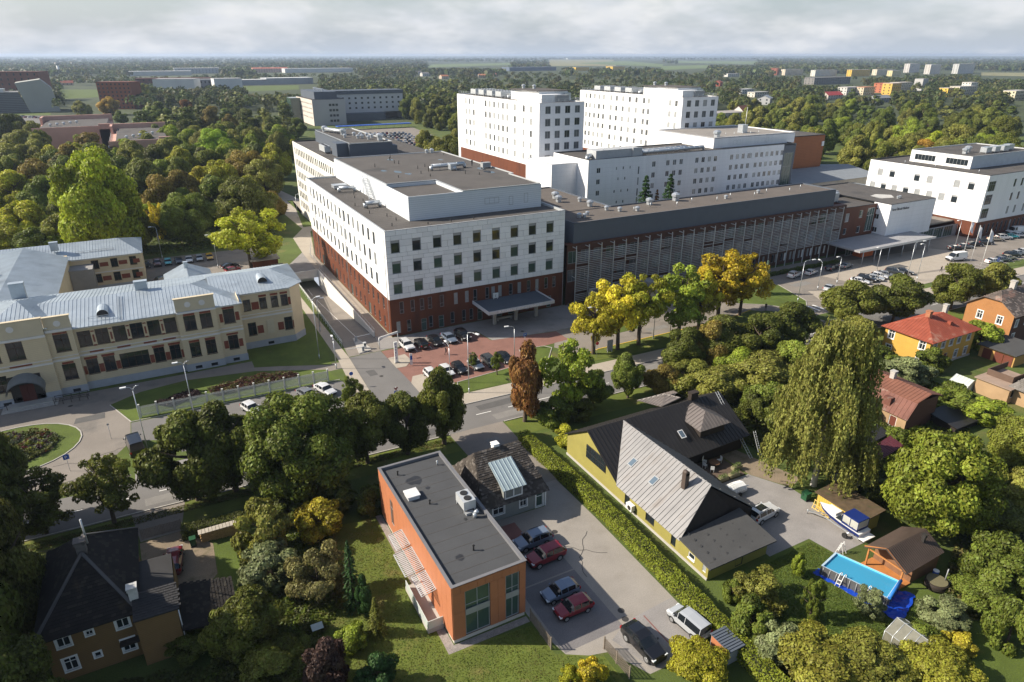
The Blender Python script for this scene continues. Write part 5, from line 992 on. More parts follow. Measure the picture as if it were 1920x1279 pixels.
E = [(79, -59.9, 5.35), (93.9, -59.9, 5.35), (93.9, -49.9, 5.35), (79, -49.9, 5.35)]; r0, r1 = (84.3, -54.9, 7.9), (89.2, -54.9, 7.9)
slope(h1, 'roof_slope', [E[0], E[1], r1, r0], redroof, .55, .04); slope(h1, 'roof_slope', [E[1], E[2], r1], redroof, .55, .04); slope(h1, 'roof_slope', [E[2], E[3], r0, r1], redroof, .55, .04); slope(h1, 'roof_slope', [E[3], E[0], r0], redroof, .55, .04)
chimney(h1, 84.6, -54.9, 7.2, 8.9, .8, .8, mat('chimney_brick', (.36, .15, .08), .9, .2, 4)); chimney(h1, 90.5, -54.4, 7, 9, .7, .7, concrete); MB().box(87.3, 88, -57.6, -57, 6.4, 7.2).obj('roof_hatch', redroof, h1)
# ------------------------------------------------------------------ brown house at the right edge
h2 = thing('brown_wooden_house', 'tall brown wooden house with a patched half-hip roof at the right edge', 'house', (112, -55.5, 0))
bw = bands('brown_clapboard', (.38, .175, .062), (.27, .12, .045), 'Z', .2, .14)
b = MB(); wall_face(b, (104, -51.2), LEFT, 8.8, 0, 6.2, [(2.8, 3.7, 1.0, 1.6), (6.5, 3.7, 1.0, 1.6)], .2); b.face([(104, -51.2, 6.2), (104, -60, 6.2), (104, -57.2, 8.2), (104, -54, 8.2)]); others(b, 104, 120, -60, -51.2, 0, 6.2); b.obj('wall', bw, h2)
for s in (-54.0, -57.7): add_window(h2, 104, s, 3.7, -math.pi/2, 1.0, 1.6, 'mtc', frame_white, glass)
facade(h2, (104, -60), FRONT, 16, 0, 6.2, [(1.6, 3.6, .9, 1.4, 'mc', glass), (5, 3.6, .9, 1.4, 'mc', glass), (9, 3.6, 1, 1.5, 'mc', glass), (1.6, .8, .9, 1.4, 'mc', glass)], bands('shaded_clapboard', (.10, .045, .03), (.07, .03, .02), 'Z', .2, .14), .2, frame_white)  # front boards repeat the brown clapboard, darkened in colour for the shaded side
h2r = mat('patched_roof', (.13, .105, .09), .9, .3, .8, c2=(.34, .20, .15), mix=.35, mscale=.45, fine=.15); mat('patched_roof_pale', (.30, .24, .20), .9, .3, 1)
slope(h2, 'roof_slope', [(103.6, -60.5, 6.0), (121, -60.5, 6.0), (121, -55.6, 9.7), (106, -55.6, 9.7), (103.6, -57.3, 8.35)], h2r, .35, kind='tile'); slope(h2, 'roof_slope', [(121, -50.7, 6.0), (103.6, -50.7, 6.0), (103.6, -53.9, 8.35), (106, -55.6, 9.7), (121, -55.6, 9.7)], h2r, kind='none')
slope(h2, 'roof_slope', [(103.6, -53.9, 8.3), (103.6, -57.3, 8.3), (106, -55.6, 9.7)], h2r, .35, kind='tile'); chimney(h2, 110, -55.6, 9, 11, .9, .9, concrete)
# ------------------------------------------------------------------ rusty mansard house
h3 = thing('rusty_house', 'small house with rust red sheet metal mansard roof beside the birch', 'house', (58.7, -66.5, 0))
rust = mat('rusty_sheet', (.155, .062, .045), .75, .22, .6, c2=(.30, .24, .20), mix=.28, mscale=.7, fine=.12); ply = mat('tan_render', (.36, .24, .135), .9, .15, .5)
facade(h3, (55.6, -61.6), LEFT, 9.6, 0, 2.6, [(3.9, .5, .9, 1.4, 'mc', glass), (1.2, .2, .9, 2, 'c', glass, 'door'), (7.6, .1, 1.2, 1.8, '', mat('door_red_brown', (.13, .035, .02), .7), 'door')], ply, .2, frame_white)
b = MB(); b.face([(55.6, -71.2, 0), (62.6, -71.2, 0), (62.6, -71.2, 4.6), (57.2, -71.2, 4.7), (55.6, -71.2, 2.4)]); others(b, 55.6, 62.6, -71.2, -61.6, 0, 4.6); b.obj('wall', bands('rust_boards', (.145, .062, .035), (.09, .04, .025), 'Z', .2, .14), h3)
slope(h3, 'mansard_slope', [(55.2, -61.2, 2.3), (55.2, -71.5, 2.3), (57.0, -71.5, 4.85), (57.0, -61.2, 4.85)], rust, .7, .04); rr3 = mat('rust_roof', (.20, .085, .055), .7, .2, .5, fine=.1)
slope(h3, 'roof_slope', [(56.9, -61.2, 4.84), (56.9, -71.5, 4.84), (60, -71.5, 5.6), (60, -61.2, 5.6)], rr3, .55, .04); slope(h3, 'roof_slope', [(63, -71.5, 4.7), (63, -61.2, 4.7), (60, -61.2, 5.6), (60, -71.5, 5.6)], rr3, .55, .04)
for v in (-63.9, -67.6):
    o = add_window(h3, 55.75, v, 2.85, -math.pi/2, .95, 1.35, 'm', frame_white, glass); MB().box(55.7, 56.9, v-.6, v+.6, 2.75, 4.3).obj('dormer_box', rust, h3)
chimney(h3, 60, -65.2, 5.2, 6.7, .7, .7, concrete)
# ------------------------------------------------------------------ house and garages at the right edge
h4 = thing('sunroom_house', 'low house with a sunroom, boxed roof terrace and grey tiled roof at the right edge', 'house', (84, -72, 0))
facade(h4, (78.6, -73.4), FRONT, 8, 0, 2.6, [(1.6, .9, 1.8, 1.4, 'M', glass), (4.2, .9, 1.8, 1.4, 'M', glass)], ply, .15, frame_white); others(MB(), 78.6, 86, -73.4, -68.3, 0, 2.6, 0, 'lrk').obj('side_wall', ply, h4)
MB().box(78.3, 86, -73.7, -68, 2.6, 2.75).obj('flat_roof', mat('sunroom_roof', (.30, .22, .17), .8, .2, .5), h4); MB().box(81, 81.12, -72.4, -68.4, 2.75, 3.8).box(81.12, 87, -72.4, -72.28, 2.75, 3.8).box(81.12, 87, -68.52, -68.4, 2.75, 3.8).obj('terrace_screen', mat('screen_brown', (.11, .07, .05), .8, .15), h4)
h4t = mat('grey_tile', (.17, .155, .14), .95, .3, 1.0, fine=.15); mat('grey_tile_pale', (.26, .24, .22), .95, .3, 1)
slope(h4, 'tiled_roof', [(79.5, -80, 2.5), (96, -80, 2.5), (96, -75.2, 6.2), (84, -75.2, 6.2)], h4t, .3, kind='tile'); slope(h4, 'tiled_roof', [(79.5, -72.6, 2.7), (79.5, -80, 2.5), (84, -75.2, 6.2)], h4t, .3, kind='tile'); slope(h4, 'tiled_roof', [(96, -71, 2.6), (79.5, -72.6, 2.7), (84, -75.2, 6.2), (96, -75.2, 6.2)], h4t, kind='none')
facade(h4, (80, -79.6), FRONT, 15, 0, 2.5, [(2+3*i, .8, 1.8, 1.4, 'M', glass) for i in range(4)], ply, .15, frame_white); MB().face([(80, -73.4, 0), (80, -79.6, 0), (80, -79.6, 2.5), (80, -73.4, 2.5)]).obj('gable_wall', ply, h4)
ga = thing('garage_row', 'row of low wooden garages with dark red doors beside the yellow wooden house', 'garage', (98, -63, 0))
MB().box(94.4, 102.5, -66.2, -60.2, 0, 2.3).obj('wall', mat('garage_tan', (.46, .27, .09), .85, .15, 2), ga); MB().box(93.8, 103, -66.6, -59.9, 2.35, 2.5).obj('roof', felt, ga)
for v in (-61.6, -63.6, -65.2): MB().box(94.3, 94.4, v-.75, v+.75, .05, 1.9).obj('garage_door', MATS['door_red_brown'], ga)
sd = thing('dark_shed', 'low black felt shed roof below the rusty house', 'shed', (66, -73, 0)); MB().box(62, 70, -75, -71, 0, 1.2).obj('wall', tim, sd); slope(sd, 'roof', [(61.6, -75.4, 1.2), (70.4, -75.4, 1.2), (70.4, -70.6, 1.8), (61.6, -70.6, 1.8)], dkm, kind='none')
cpt = thing('carport', 'open carport with a dark red sheet roof under the birch', 'carport', (45, -74.6, 0)); slope(cpt, 'roof', [(41, -76.4, 2.2), (48.6, -75.4, 2.2), (48.8, -73.2, 2.6), (41.4, -74.4, 2.6)], mat('maroon_sheet', (.10, .022, .03), .6, .15), .5, .04)
for x, y in ((41.2, -76.2), (48.3, -75.3), (48.5, -73.4), (41.6, -74.6)): MB().tube((x, y, 0), (x, y, 2.3), .07, .07, 6).obj('post', tim, cpt)
slope(cpt, 'dark_roof', [(43, -73.2, 2.3), (49.6, -72.6, 2.3), (50, -70.4, 2.7), (44, -71.4, 2.7)], dkm, .5, .04)
# ------------------------------------------------------------------ brown house, lower left
hb = thing('ochre_house', 'two storey ochre wooden house with a black hipped roof in tree shade, lower left', 'house', (-49, -57, 0))
oc = bands('ochre_clapboard', (.20, .118, .045), (.14, .08, .03), 'Z', .2, .14); bt = mat('black_shingle', (.016, .013, .011), .95, .3, 1.0, fine=.2, c2=(.045, .035, .02), mix=.15, mscale=.6); mat('black_shingle_pale', (.03, .026, .02), .95, .3)  # shingle colour deepened to carry the tree shade on the roof
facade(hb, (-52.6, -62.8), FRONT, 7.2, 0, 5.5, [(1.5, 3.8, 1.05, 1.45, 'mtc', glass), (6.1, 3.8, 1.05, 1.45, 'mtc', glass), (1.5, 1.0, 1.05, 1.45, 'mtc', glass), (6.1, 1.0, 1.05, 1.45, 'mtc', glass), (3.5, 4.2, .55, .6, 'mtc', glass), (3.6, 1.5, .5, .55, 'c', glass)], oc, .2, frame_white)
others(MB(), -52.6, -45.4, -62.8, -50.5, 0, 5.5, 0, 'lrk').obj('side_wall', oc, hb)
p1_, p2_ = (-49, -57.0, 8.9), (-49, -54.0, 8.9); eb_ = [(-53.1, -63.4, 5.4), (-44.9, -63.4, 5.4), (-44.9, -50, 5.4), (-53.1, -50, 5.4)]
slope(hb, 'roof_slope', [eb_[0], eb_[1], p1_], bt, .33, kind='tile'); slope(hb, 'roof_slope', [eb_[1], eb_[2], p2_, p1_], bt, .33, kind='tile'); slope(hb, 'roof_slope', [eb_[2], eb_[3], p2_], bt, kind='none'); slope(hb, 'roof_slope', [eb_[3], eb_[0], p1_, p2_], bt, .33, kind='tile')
rc = mat('ridge_zinc', (.075, .072, .07), .6, .15)  # flashing colour lowered too, for the same tree shade
for a_, c_ in ((eb_[0], p1_), (eb_[1], p1_), (p1_, p2_), (eb_[2], p2_)): MB().bar((a_[0], a_[1], a_[2]+.08), (c_[0], c_[1], c_[2]+.08), .3, .07).obj('ridge_flashing', rc, hb)
chimney(hb, -49, -56.4, 8.4, 10.0, .8, .8, mat('shade_dark_brick', (.11, .10, .095), .9, .3, 3)); chimney(hb, -45.2, -62.0, 5.4, 7.4, .7, .7, mat('chimney_white', (.50, .49, .46), .8, .2, 2)); MB().tube((-48.6, -55.4, 8.8), (-48.6, -55.4, 11.6), .09, .09, 8).obj('stove_pipe', alu, hb)  # ridge chimney's dark colour stands for the tree shade over the house
facade(hb, (-45.35, -64.4), FRONT, 3.4, 0, 5.7, [], oc); others(MB(), -45.35, -41.95, -64.4, -56.0, 0, 4.9).obj('extension_wall', oc, hb)
slope(hb, 'extension_roof', [(-45.4, -64.8, 5.7), (-41.7, -64.8, 5.6), (-41.7, -61.6, 6.1), (-45.4, -61.6, 6.2)], mat('slate_old', (.028, .027, .028), .8, .3, 2), .3, kind='tile'); slope(hb, 'extension_roof', [(-45.0, -61.4, 5.0), (-42.0, -61.4, 4.9), (-42.0, -55.8, 5.2), (-45.0, -55.8, 5.3)], mat('old_felt', (.035, .034, .034), .95, .2, .6), kind='none')
MB().box(-47.1, -45.3, -63.6, -62.8, 2.3, 2.45).obj('porch_hood', tim, hb); MB().tube((-41.8, -64.5, 0), (-41.8, -64.5, 5.6), .06, .06, 6).obj('downpipe', alu, hb)
sh = thing('woodshed', 'dark thatch-like lean-to shed beside the ochre house', 'shed', (-39.6, -62, 0)); slope(sh, 'roof', [(-37.0, -65.2, 2.2), (-37.0, -58.8, 2.2), (-41.8, -58.8, 3.4), (-41.8, -65.2, 3.4)], bt, .3, kind='tile')
b = MB()
for x, y in ((-37.2, -65), (-37.2, -62), (-37.2, -59), (-39.5, -65)): b.box(x-.08, x+.08, y-.08, y+.08, 0, 2.2)
b.box(-41.8, -37.3, -59.1, -58.95, 0, 2.2).box(-37.35, -37.25, -62, -58.95, 0, 2.2).obj('boards', tim, sh)
# ------------------------------------------------------------------ small garden buildings
ys = thing('yellow_shed', 'yellow board shed with a mossy flat roof behind the boat', 'shed', (30.7, -80.3, 0)); yb3 = bands('shed_boards', (.52, .36, .06), (.33, .22, .04), 'Y', .3, .2)
facade(ys, (29, -77.3), LEFT, 6, 0, 2.3, [(1.9, .5, 1.1, 1.1, '', frame_dark)], yb3, .1, yb3); others(MB(), 29, 32.4, -83.3, -77.3, 0, 2.3, 0, 'frk').obj('wall', MATS['yellow_boards_front'], ys); slope(ys, 'roof', [(28.7, -77.0, 2.3), (28.7, -83.7, 2.3), (32.7, -83.7, 2.6), (32.7, -77.0, 2.6)], mat('moss_roof', (.085, .058, .032), .95, .35, 1.5, c2=(.06, .06, .02), mix=.3, mscale=1), kind='none')
bx = thing('pallet_gate', 'pale yellow timber lattice leaning on the yellow shed', 'lattice', (28.6, -77.6, 0)); lm = mat('new_timber', (.58, .42, .13), .8, .15, 3)
for i in range(6): MB().bar((28.55, -77.2-.5*i*.9, .02), (28.9, -77.2-.5*i*.9, 1.2), .07, .05).obj('upright', lm, bx)
for z_ in (.1, .6, 1.1): MB().bar((28.53+z_*.3, -77.1, z_), (28.53+z_*.3, -79.6, z_), .06, .08).obj('rail', lm, bx)
wc = thing('old_lean_to', 'weathered grey lean-to roof between the birch and the big maple', 'shed', (34.8, -77, 0)); slope(wc, 'roof', [(33.4, -78.4, 1.9), (36.4, -78.4, 1.9), (36.2, -75.6, 2.2), (33.4, -75.4, 2.2)], mat('grey_board', (.24, .23, .21), .9, .2, 2), kind='none'); MB().box(33.7, 36.1, -78, -75.7, 0, 1.85).obj('wall', tim, wc)
cb = thing('sauna_cabin', 'garden cabin with a brown metal gable roof and open orange timber porch', 'cabin', (28.5, -88.8, 0)); br = mat('brown_tile_metal', (.070, .050, .040), .6, .15, 1); ot = mat('orange_timber', (.42, .17, .05), .7, .15, 2)
slope(cb, 'roof_slope', [(25.0, -91.4, 2.35), (31.9, -91.2, 2.35), (31.9, -88.8, 3.75), (25.0, -88.8, 3.75)], br, .3, .03); slope(cb, 'roof_slope', [(31.9, -86.3, 2.35), (25.0, -86.5, 2.35), (25.0, -88.8, 3.75), (31.9, -88.8, 3.75)], br, .3, .03)
b = MB(); b.face([(26.9, -86.7, 0), (26.9, -91, 0), (26.9, -91, 2.4), (26.9, -88.8, 3.6), (26.9, -86.7, 2.4)]).box(26.92, 31.5, -91, -86.7, 0, 2.38, skip='l'); b.obj('wall', mat('cabin_board', (.20, .10, .05), .8, .15, 2), cb)
for y_ in (-87.0, -90.9): MB().box(25.1, 25.25, y_-.08, y_+.08, 0, 2.4).obj('post', ot, cb)
MB().bar((25.1, -91.2, 2.38), (25.1, -88.8, 3.66), .06, .2).obj('barge_board', ot, cb); MB().bar((25.1, -86.5, 2.38), (25.1, -88.8, 3.66), .06, .2).obj('barge_board', ot, cb); MB().bar((25.15, -90.9, 2.35), (25.15, -87, 2.35), .1, .15).obj('tie_beam', ot, cb)
MB().box(25.0, 26.9, -91.1, -86.6, .02, .18).obj('porch_floor', ot, cb); chimney(cb, 30.2, -89.6, 3.2, 4.2, .3, .3, frame_dark); add_window(cb, 26.88, -88.2, .9, -math.pi/2, .9, .9, 'm', frame_white, glass)
tub = thing('hot_tub', 'round dark timber hot tub with a lid beside the cabin', 'hot tub', (28.9, -92.6, 0)); MB().tube((28.9, -92.6, 0), (28.9, -92.6, .85), 1.05, 1.1, 24).tube((28.9, -92.6, .25), (28.9, -92.6, .32), 1.1, 1.11, 24).obj('barrel', tim, tub); MB().tube((28.9, -92.6, .86), (28.9, -92.6, .93), 1.0, 1.0, 24).obj('lid', mat('khaki_cover', (.14, .125, .07), .8, .1), tub); MB().tube((29.6, -93.0, .9), (29.6, -93.0, 2.4), .06, .06, 8).obj('flue', frame_grey, tub)
bd = thing('barrel', 'blue plastic barrel against the cabin side', 'barrel', (30.2, -91.7, 0)); MB().tube((30.2, -91.7, 0), (30.2, -91.7, .9), .3, .3, 14).obj('drum', mat('blue_plastic', (.02, .08, .35), .4), bd); MB().tube((30.2, -91.7, .9), (30.2, -91.7, .95), .31, .31, 14).obj('drum_lid', frame_white, bd)
def greenhouse(label, x0, x1, y0, y1, z0, z1, ridge_x, gm):
    t = thing('greenhouse', label, 'greenhouse', ((x0+x1)/2, (y0+y1)/2, 0)); xm = (x0+x1)/2; n_ = 6; b = MB()
    for i in range(n_+1):
        y = y0+(y1-y0)*i/n_; b.path([(x0, y, 0), (x0, y, z0), (xm, y, z1), (x1, y, z0), (x1, y, 0)], .04, 4)
    for x, z in ((x0, z0), (xm, z1), (x1, z0)): b.bar((x, y0, z), (x, y1, z), .05, .05)
    b.obj('frame', alu, t)
    for i in range(n_):
        a, c = y0+(y1-y0)*i/n_+.03, y0+(y1-y0)*(i+1)/n_-.03
        for q in ([(x0, a, 0), (x0, c, 0), (x0, c, z0), (x0, a, z0)], [(x0, a, z0), (x0, c, z0), (xm, c, z1), (xm, a, z1)], [(xm, a, z1), (xm, c, z1), (x1, c, z0), (x1, a, z0)], [(x1, a, z0), (x1, c, z0), (x1, c, 0), (x1, a, 0)]): MB().face(q).obj('pane', gm, t)
    MB().face([(x0, y0, 0), (x1, y0, 0), (x1, y0, z0), (xm, y0, z1), (x0, y0, z0)]).obj('end_pane', gm, t); MB().face([(x0, y1, 0), (x1, y1, 0), (x1, y1, z0), (xm, y1, z1), (x0, y1, z0)]).obj('end_pane', gm, t); return t
greenhouse('dusty glass garden greenhouse near the bottom right', 17.2, 20.2, -99.4, -94.6, 1.5, 2.4, 0, mat('dusty_glass', (.17, .165, .13), .3, .2, 1.5, spec=.6)); greenhouse('small pale tunnel greenhouse below the yellow wooden house', 77.2, 80.2, -68.0, -65, 1.1, 1.9, 0, mat('pale_poly', (.52, .56, .50), .3, .1))
# pool and tarpaulin
pl = thing('swimming_pool', 'rectangular frame swimming pool with light blue liner and grey sides', 'pool', (22.2, -88.3, 0))
pc = [(19.6, -85.5), (22.8, -84.8), (25.0, -91.0), (21.6, -92.0)]; b = MB(); li = MB(); cen = Vector((22.2, -88.3)); PH = 1.2
inn = [Vector(p)+(cen-Vector(p)).normalized()*.22 for p in pc]
for i in range(4):
    j = (i+1) % 4; b.face([(*pc[i], 0), (*pc[j], 0), (*pc[j], PH), (*pc[i], PH)][::1]); li.face([(*inn[i], .05), (*inn[i], PH), (*inn[j], PH), (*inn[j], .05)]); li.face([(*pc[i], PH), (*pc[j], PH), (*inn[j], PH), (*inn[i], PH)], 1)
li.face([(p[0], p[1], .05) for p in inn])
b.obj('side_wall', mat('pool_grey', (.10, .10, .10), .6, .15, 2), pl); li.obj('liner', [mat('pool_liner', (.16, .56, .78), .6, .05), mat('pool_rim', (.40, .52, .62), .5)], pl)
wt = bpy.data.materials.new('pool_water'); wt.use_nodes = True; t = wt.node_tree; t.nodes.clear(); o = N(t, 'ShaderNodeOutputMaterial'); tr = N(t, 'ShaderNodeBsdfTransparent'); tr.inputs[0].default_value = (.88, .97, 1, 1); df = N(t, 'ShaderNodeBsdfDiffuse'); df.inputs[0].default_value = (.075, .42, .68, 1); sc_ = N(t, 'ShaderNodeMixShader'); sc_.inputs[0].default_value = .62; t.links.new(tr.outputs[0], sc_.inputs[1]); t.links.new(df.outputs[0], sc_.inputs[2]); gl = N(t, 'ShaderNodeBsdfGlossy'); gl.inputs['Roughness'].default_value = .03; fr = N(t, 'ShaderNodeFresnel'); fr.inputs[0].default_value = 1.33; bn = N(t, 'ShaderNodeBump'); bn.inputs['Strength'].default_value = .35; bn.inputs['Distance'].default_value = .05; nz = N(t, 'ShaderNodeTexNoise'); nz.inputs['Scale'].default_value = 3.5; ge = N(t, 'ShaderNodeNewGeometry'); t.links.new(ge.outputs['Position'], nz.inputs['Vector']); t.links.new(nz.outputs[0], bn.inputs['Height']); t.links.new(bn.outputs[0], gl.inputs['Normal']); t.links.new(bn.outputs[0], fr.inputs['Normal']); mx = N(t, 'ShaderNodeMixShader'); t.links.new(fr.outputs[0], mx.inputs[0]); t.links.new(sc_.outputs[0], mx.inputs[1]); t.links.new(gl.outputs[0], mx.inputs[2]); t.links.new(mx.outputs[0], o.inputs[0])
MB().face([(p[0], p[1], 1.02) for p in inn][::-1]).obj('water', wt, pl)
for i in range(4):
    j = (i+1) % 4; n_ = 10 if i % 2 else 5
    for k in range(n_):
        p = Vector(pc[i])+(Vector(pc[j])-Vector(pc[i]))*(k+.5)/n_; q = p+(p-cen).normalized()*.12; MB().tube((q.x, q.y, 0), (p.x, p.y, PH-.05), .04, .04, 6).obj('post', frame_grey, pl)
for p_ in ((20.1, -87.7), (21.1, -90.4)):
    b = MB()
    for o_ in (-.2, .2): b.path([(p_[0]-.5+o_*.3, p_[1]-o_, 0), (p_[0]+o_*.3, p_[1]-o_, 1.5), (p_[0]+.35+o_*.3, p_[1]-o_, 1.5), (p_[0]+.5+o_*.3, p_[1]-o_, .6)], .035, 6)
    for z_ in (.4, .8): b.bar((p_[0]-.5+z_*.33-.06, p_[1]+.2, z_), (p_[0]-.5+z_*.33+.06, p_[1]-.2, z_), .12, .03)
    b.obj('ladder', frame_white, pl)
MB().tube((25.0, -91.05, PH+.1), (21.6, -92.05, PH+.1), .16, .16, 10).obj('cover_roller', mat('roller_blue', (.02, .16, .50), .5), pl)
b = MB(); rr_ = random.Random(9)
for i in range(9):
    t = [i*.8+a_ for a_ in (0, .4, .8)]; b.path([(23.0+.35*math.cos(x*1.9)+i*.06, -88.6+.3*math.sin(x*1.9)-i*.12, .10) for x in t], .025, 5)
tag(b.obj('hose', frame_dark), 'loose dark hose lying on the pool floor under water', 'hose')
tp = MB(); rr_ = random.Random(4); gx, gy = 14, 22
tpz = lambda i, j: .05+rr_.random()*.22
TP = [[None]*(gy+1) for _ in range(gx+1)]
for i in range(gx+1):
    for j in range(gy+1):
        s, t = i/gx, j/gy; a = Vector((19.1, -85.0)).lerp(Vector((20.9, -94.2)), t); c = Vector((20.2, -84.9)).lerp(Vector((25.8, -92.4)), t); p = a.lerp(c, s); TP[i][j] = (p.x+rr_.uniform(-.12, .12), p.y+rr_.uniform(-.12, .12), tpz(i, j)*(1 if t > .75 else .3))
for i in range(gx):
    for j in range(gy): tp.face([TP[i][j], TP[i+1][j], TP[i+1][j+1], TP[i][j+1]])
tag(tp.obj('tarpaulin', mat('blue_tarp', (.008, .055, .42), .35, .2, 1.5)), 'crumpled bright blue tarpaulin spread under and beyond the pool', 'tarpaulin')
# sports boat on a trailer
bt_ = thing('motor_boat', 'white motor boat with a dark blue canopy parked beside the paved yard', 'boat', (28.2, -81.8, 0)); wh = mat('gelcoat', (.80, .79, .76), .25, .03); nv = mat('navy', (.008, .022, .13), .5, .1)
st = [(-78.3, .05, 1.75, 1.55), (-79.2, .62, 1.72, 1.05), (-80.4, .98, 1.68, .8), (-81.8, 1.1, 1.62, .7), (-83.4, 1.1, 1.58, .66), (-84.4, 1.05, 1.55, .66)]; hull = MB(); dk = MB(); CXb = 28.25
for (y0, w0, s0, k0), (y1, w1, s1, k1) in zip(st[:-1], st[1:]):
    for sgn in (-1, 1):
        a = [(CXb+sgn*w0, y0, s0), (CXb+sgn*w0*.9, y0, k0+(s0-k0)*.5), (CXb, y0, k0)]; c = [(CXb+sgn*w1, y1, s1), (CXb+sgn*w1*.9, y1, k1+(s1-k1)*.5), (CXb, y1, k1)]
        for i, mi in ((0, 1), (1, 0)):
            f = [a[i], c[i], c[i+1], a[i+1]]; hull.face(f if sgn < 0 else f[::-1], mi, True)
    dk.face([(CXb-w0, y0, s0), (CXb+w0, y0, s0), (CXb+w1, y1, s1), (CXb-w1, y1, s1)], 0)
hull.face([(CXb-1.05, -84.4, 1.55), (CXb-.95, -84.4, 1.1), (CXb, -84.4, .66), (CXb+.95, -84.4, 1.1), (CXb+1.05, -84.4, 1.55)]); hull.obj('hull', [wh, nv], bt_)
dk.box(CXb-.6, CXb+.6, -80.9, -79.4, 1.7, 1.95).obj('deck', wh, bt_); MB().box(CXb-1.0, CXb+1.0, -85.1, -84.4, 1.0, 1.1).obj('swim_platform', wh, bt_)
MB().face([(CXb-.9, -81.1, 1.72), (CXb+.9, -81.1, 1.72), (CXb+.75, -81.6, 2.35), (CXb-.75, -81.6, 2.35)]).face([(CXb-.95, -82.4, 1.7), (CXb-.9, -81.1, 1.72), (CXb-.75, -81.6, 2.35), (CXb-.9, -82.4, 2.2)]).face([(CXb+.9, -81.1, 1.72), (CXb+.95, -82.4, 1.7), (CXb+.9, -82.4, 2.2), (CXb+.75, -81.6, 2.35)]).obj('windscreen', glass, bt_)
cvn = MB(); cvn.box(CXb-.95, CXb+.95, -84.0, -82.0, 2.85, 2.97)
for x in (-.95, .95):
    for y in (-84.0, -83.0, -82.0): cvn.bar((CXb+x, y, 1.65), (CXb+x, y, 2.9), .05, .05)
cvn.bar((CXb-.95, -84, 1.75), (CXb+.95, -84, 1.75), .05, .25).bar((CXb-.97, -84, 1.75), (CXb-.97, -82, 1.75), .05, .2); cvn.obj('canopy', nv, bt_)
MB().face([(CXb-.93, -84, 1.9), (CXb-.93, -82, 1.9), (CXb-.93, -82, 2.85), (CXb-.93, -84, 2.85)]).face([(CXb-.9, -84.0, 1.9), (CXb+.9, -84.0, 1.9), (CXb+.9, -84.0, 2.85), (CXb-.9, -84.0, 2.85)]).obj('canopy_window', mat('clear_vinyl', (.42, .42, .38), .2), bt_)
b = MB().bar((CXb-.5, -84.2, .55), (CXb-.5, -79.5, .55), .1, .12).bar((CXb+.5, -84.2, .55), (CXb+.5, -79.5, .55), .1, .12).bar((CXb-.5, -79.5, .55), (27.0, -77.6, .5), .08, .1).bar((CXb+.5, -79.5, .55), (27.0, -77.6, .5), .08, .1).bar((CXb-1.1, -82.8, .45), (CXb+1.1, -82.8, .45), .1, .1).tube((27.05, -77.7, 0), (27.05, -77.7, .7), .05, .05, 6); b.obj('trailer_frame', galv, bt_)
for x in (-1.15, 1.0): MB().tube((CXb+x, -82.8, .33), (CXb+x+.18, -82.8, .33), .33, .33, 16).obj('wheel', rubber, bt_)
sl_ = thing('step_ladder', 'white folding ladder standing between boat and pool', 'ladder', (24.6, -84.2, 0)); b = MB()
for o_ in (-.25, .25): b.bar((24.4+o_, -84.0, 0), (24.6+o_, -84.3, 1.5), .05, .05).bar((24.8+o_, -84.7, 0), (24.6+o_, -84.3, 1.5), .05, .05)
b.obj('rails', frame_white, sl_)
for i in range(4): MB().bar((24.2+.045*i, -84.05-.07*i, .3+.3*i), (24.75+.045*i, -84.05-.07*i, .3+.3*i), .1, .03).obj('step', frame_white, sl_)
# cargo trailer with white lid
ct = thing('cargo_trailer', 'small trailer with a ribbed white cover on the paved yard', 'trailer', (22.3, -70.4, 0)); b = MB(); n_ = 8
for i in range(n_):
    x0, x1 = 20.9+.33*i, 20.9+.33*(i+1)-.05; f0 = 1.45-.12*abs(i-3.5)/3.5; b.face([(x0, -71.2, .8), (x1, -71.2, .8), (x1, -71.0, f0-.1), (x0, -71.0, f0-.1)]).face([(x0, -71.0, f0-.1), (x1, -71.0, f0-.1), (x1, -70.4, f0+.1), (x0, -70.4, f0+.1)]).face([(x0, -70.4, f0+.1), (x1, -70.4, f0+.1), (x1, -69.8, f0-.1), (x0, -69.8, f0-.1)]).face([(x0, -69.8, f0-.1), (x1, -69.8, f0-.1), (x1, -69.6, .8), (x0, -69.6, .8)])
b.box(20.9, 23.5, -71.0, -69.8, .82, 1.2); b.obj('cover', frame_white, ct); MB().box(20.85, 23.55, -71.2, -69.6, .45, .8).obj('bed', galv, ct); MB().bar((23.5, -70.4, .45), (24.7, -70.4, .45), .08, .08).obj('drawbar', galv, ct)
for y in (-71.35, -69.6): MB().tube((22.3, y, .3), (22.3, y+.15, .3), .3, .3, 16).obj('wheel', rubber, ct)
# orange kiosk-like bin store beside the hedge
ks = thing('bin_store', 'small orange and grey bin store against the hedge', 'shed', (2.9, -88.4, 0)); MB().box(2.1, 3.7, -89.6, -87.3, 0, 1.75).obj('body', frame_grey, ks); MB().box(2.02, 2.1, -89.5, -87.4, .1, 1.65).obj('door', ocl, ks)
b = MB()
for i in range(9): b.box(1.95, 3.85, -89.8+.29*i, -89.8+.29*i+.2, 1.8, 1.88)
b.box(1.95, 3.85, -89.8, -87.2, 1.75, 1.8).obj('roof', slate_panel, ks)
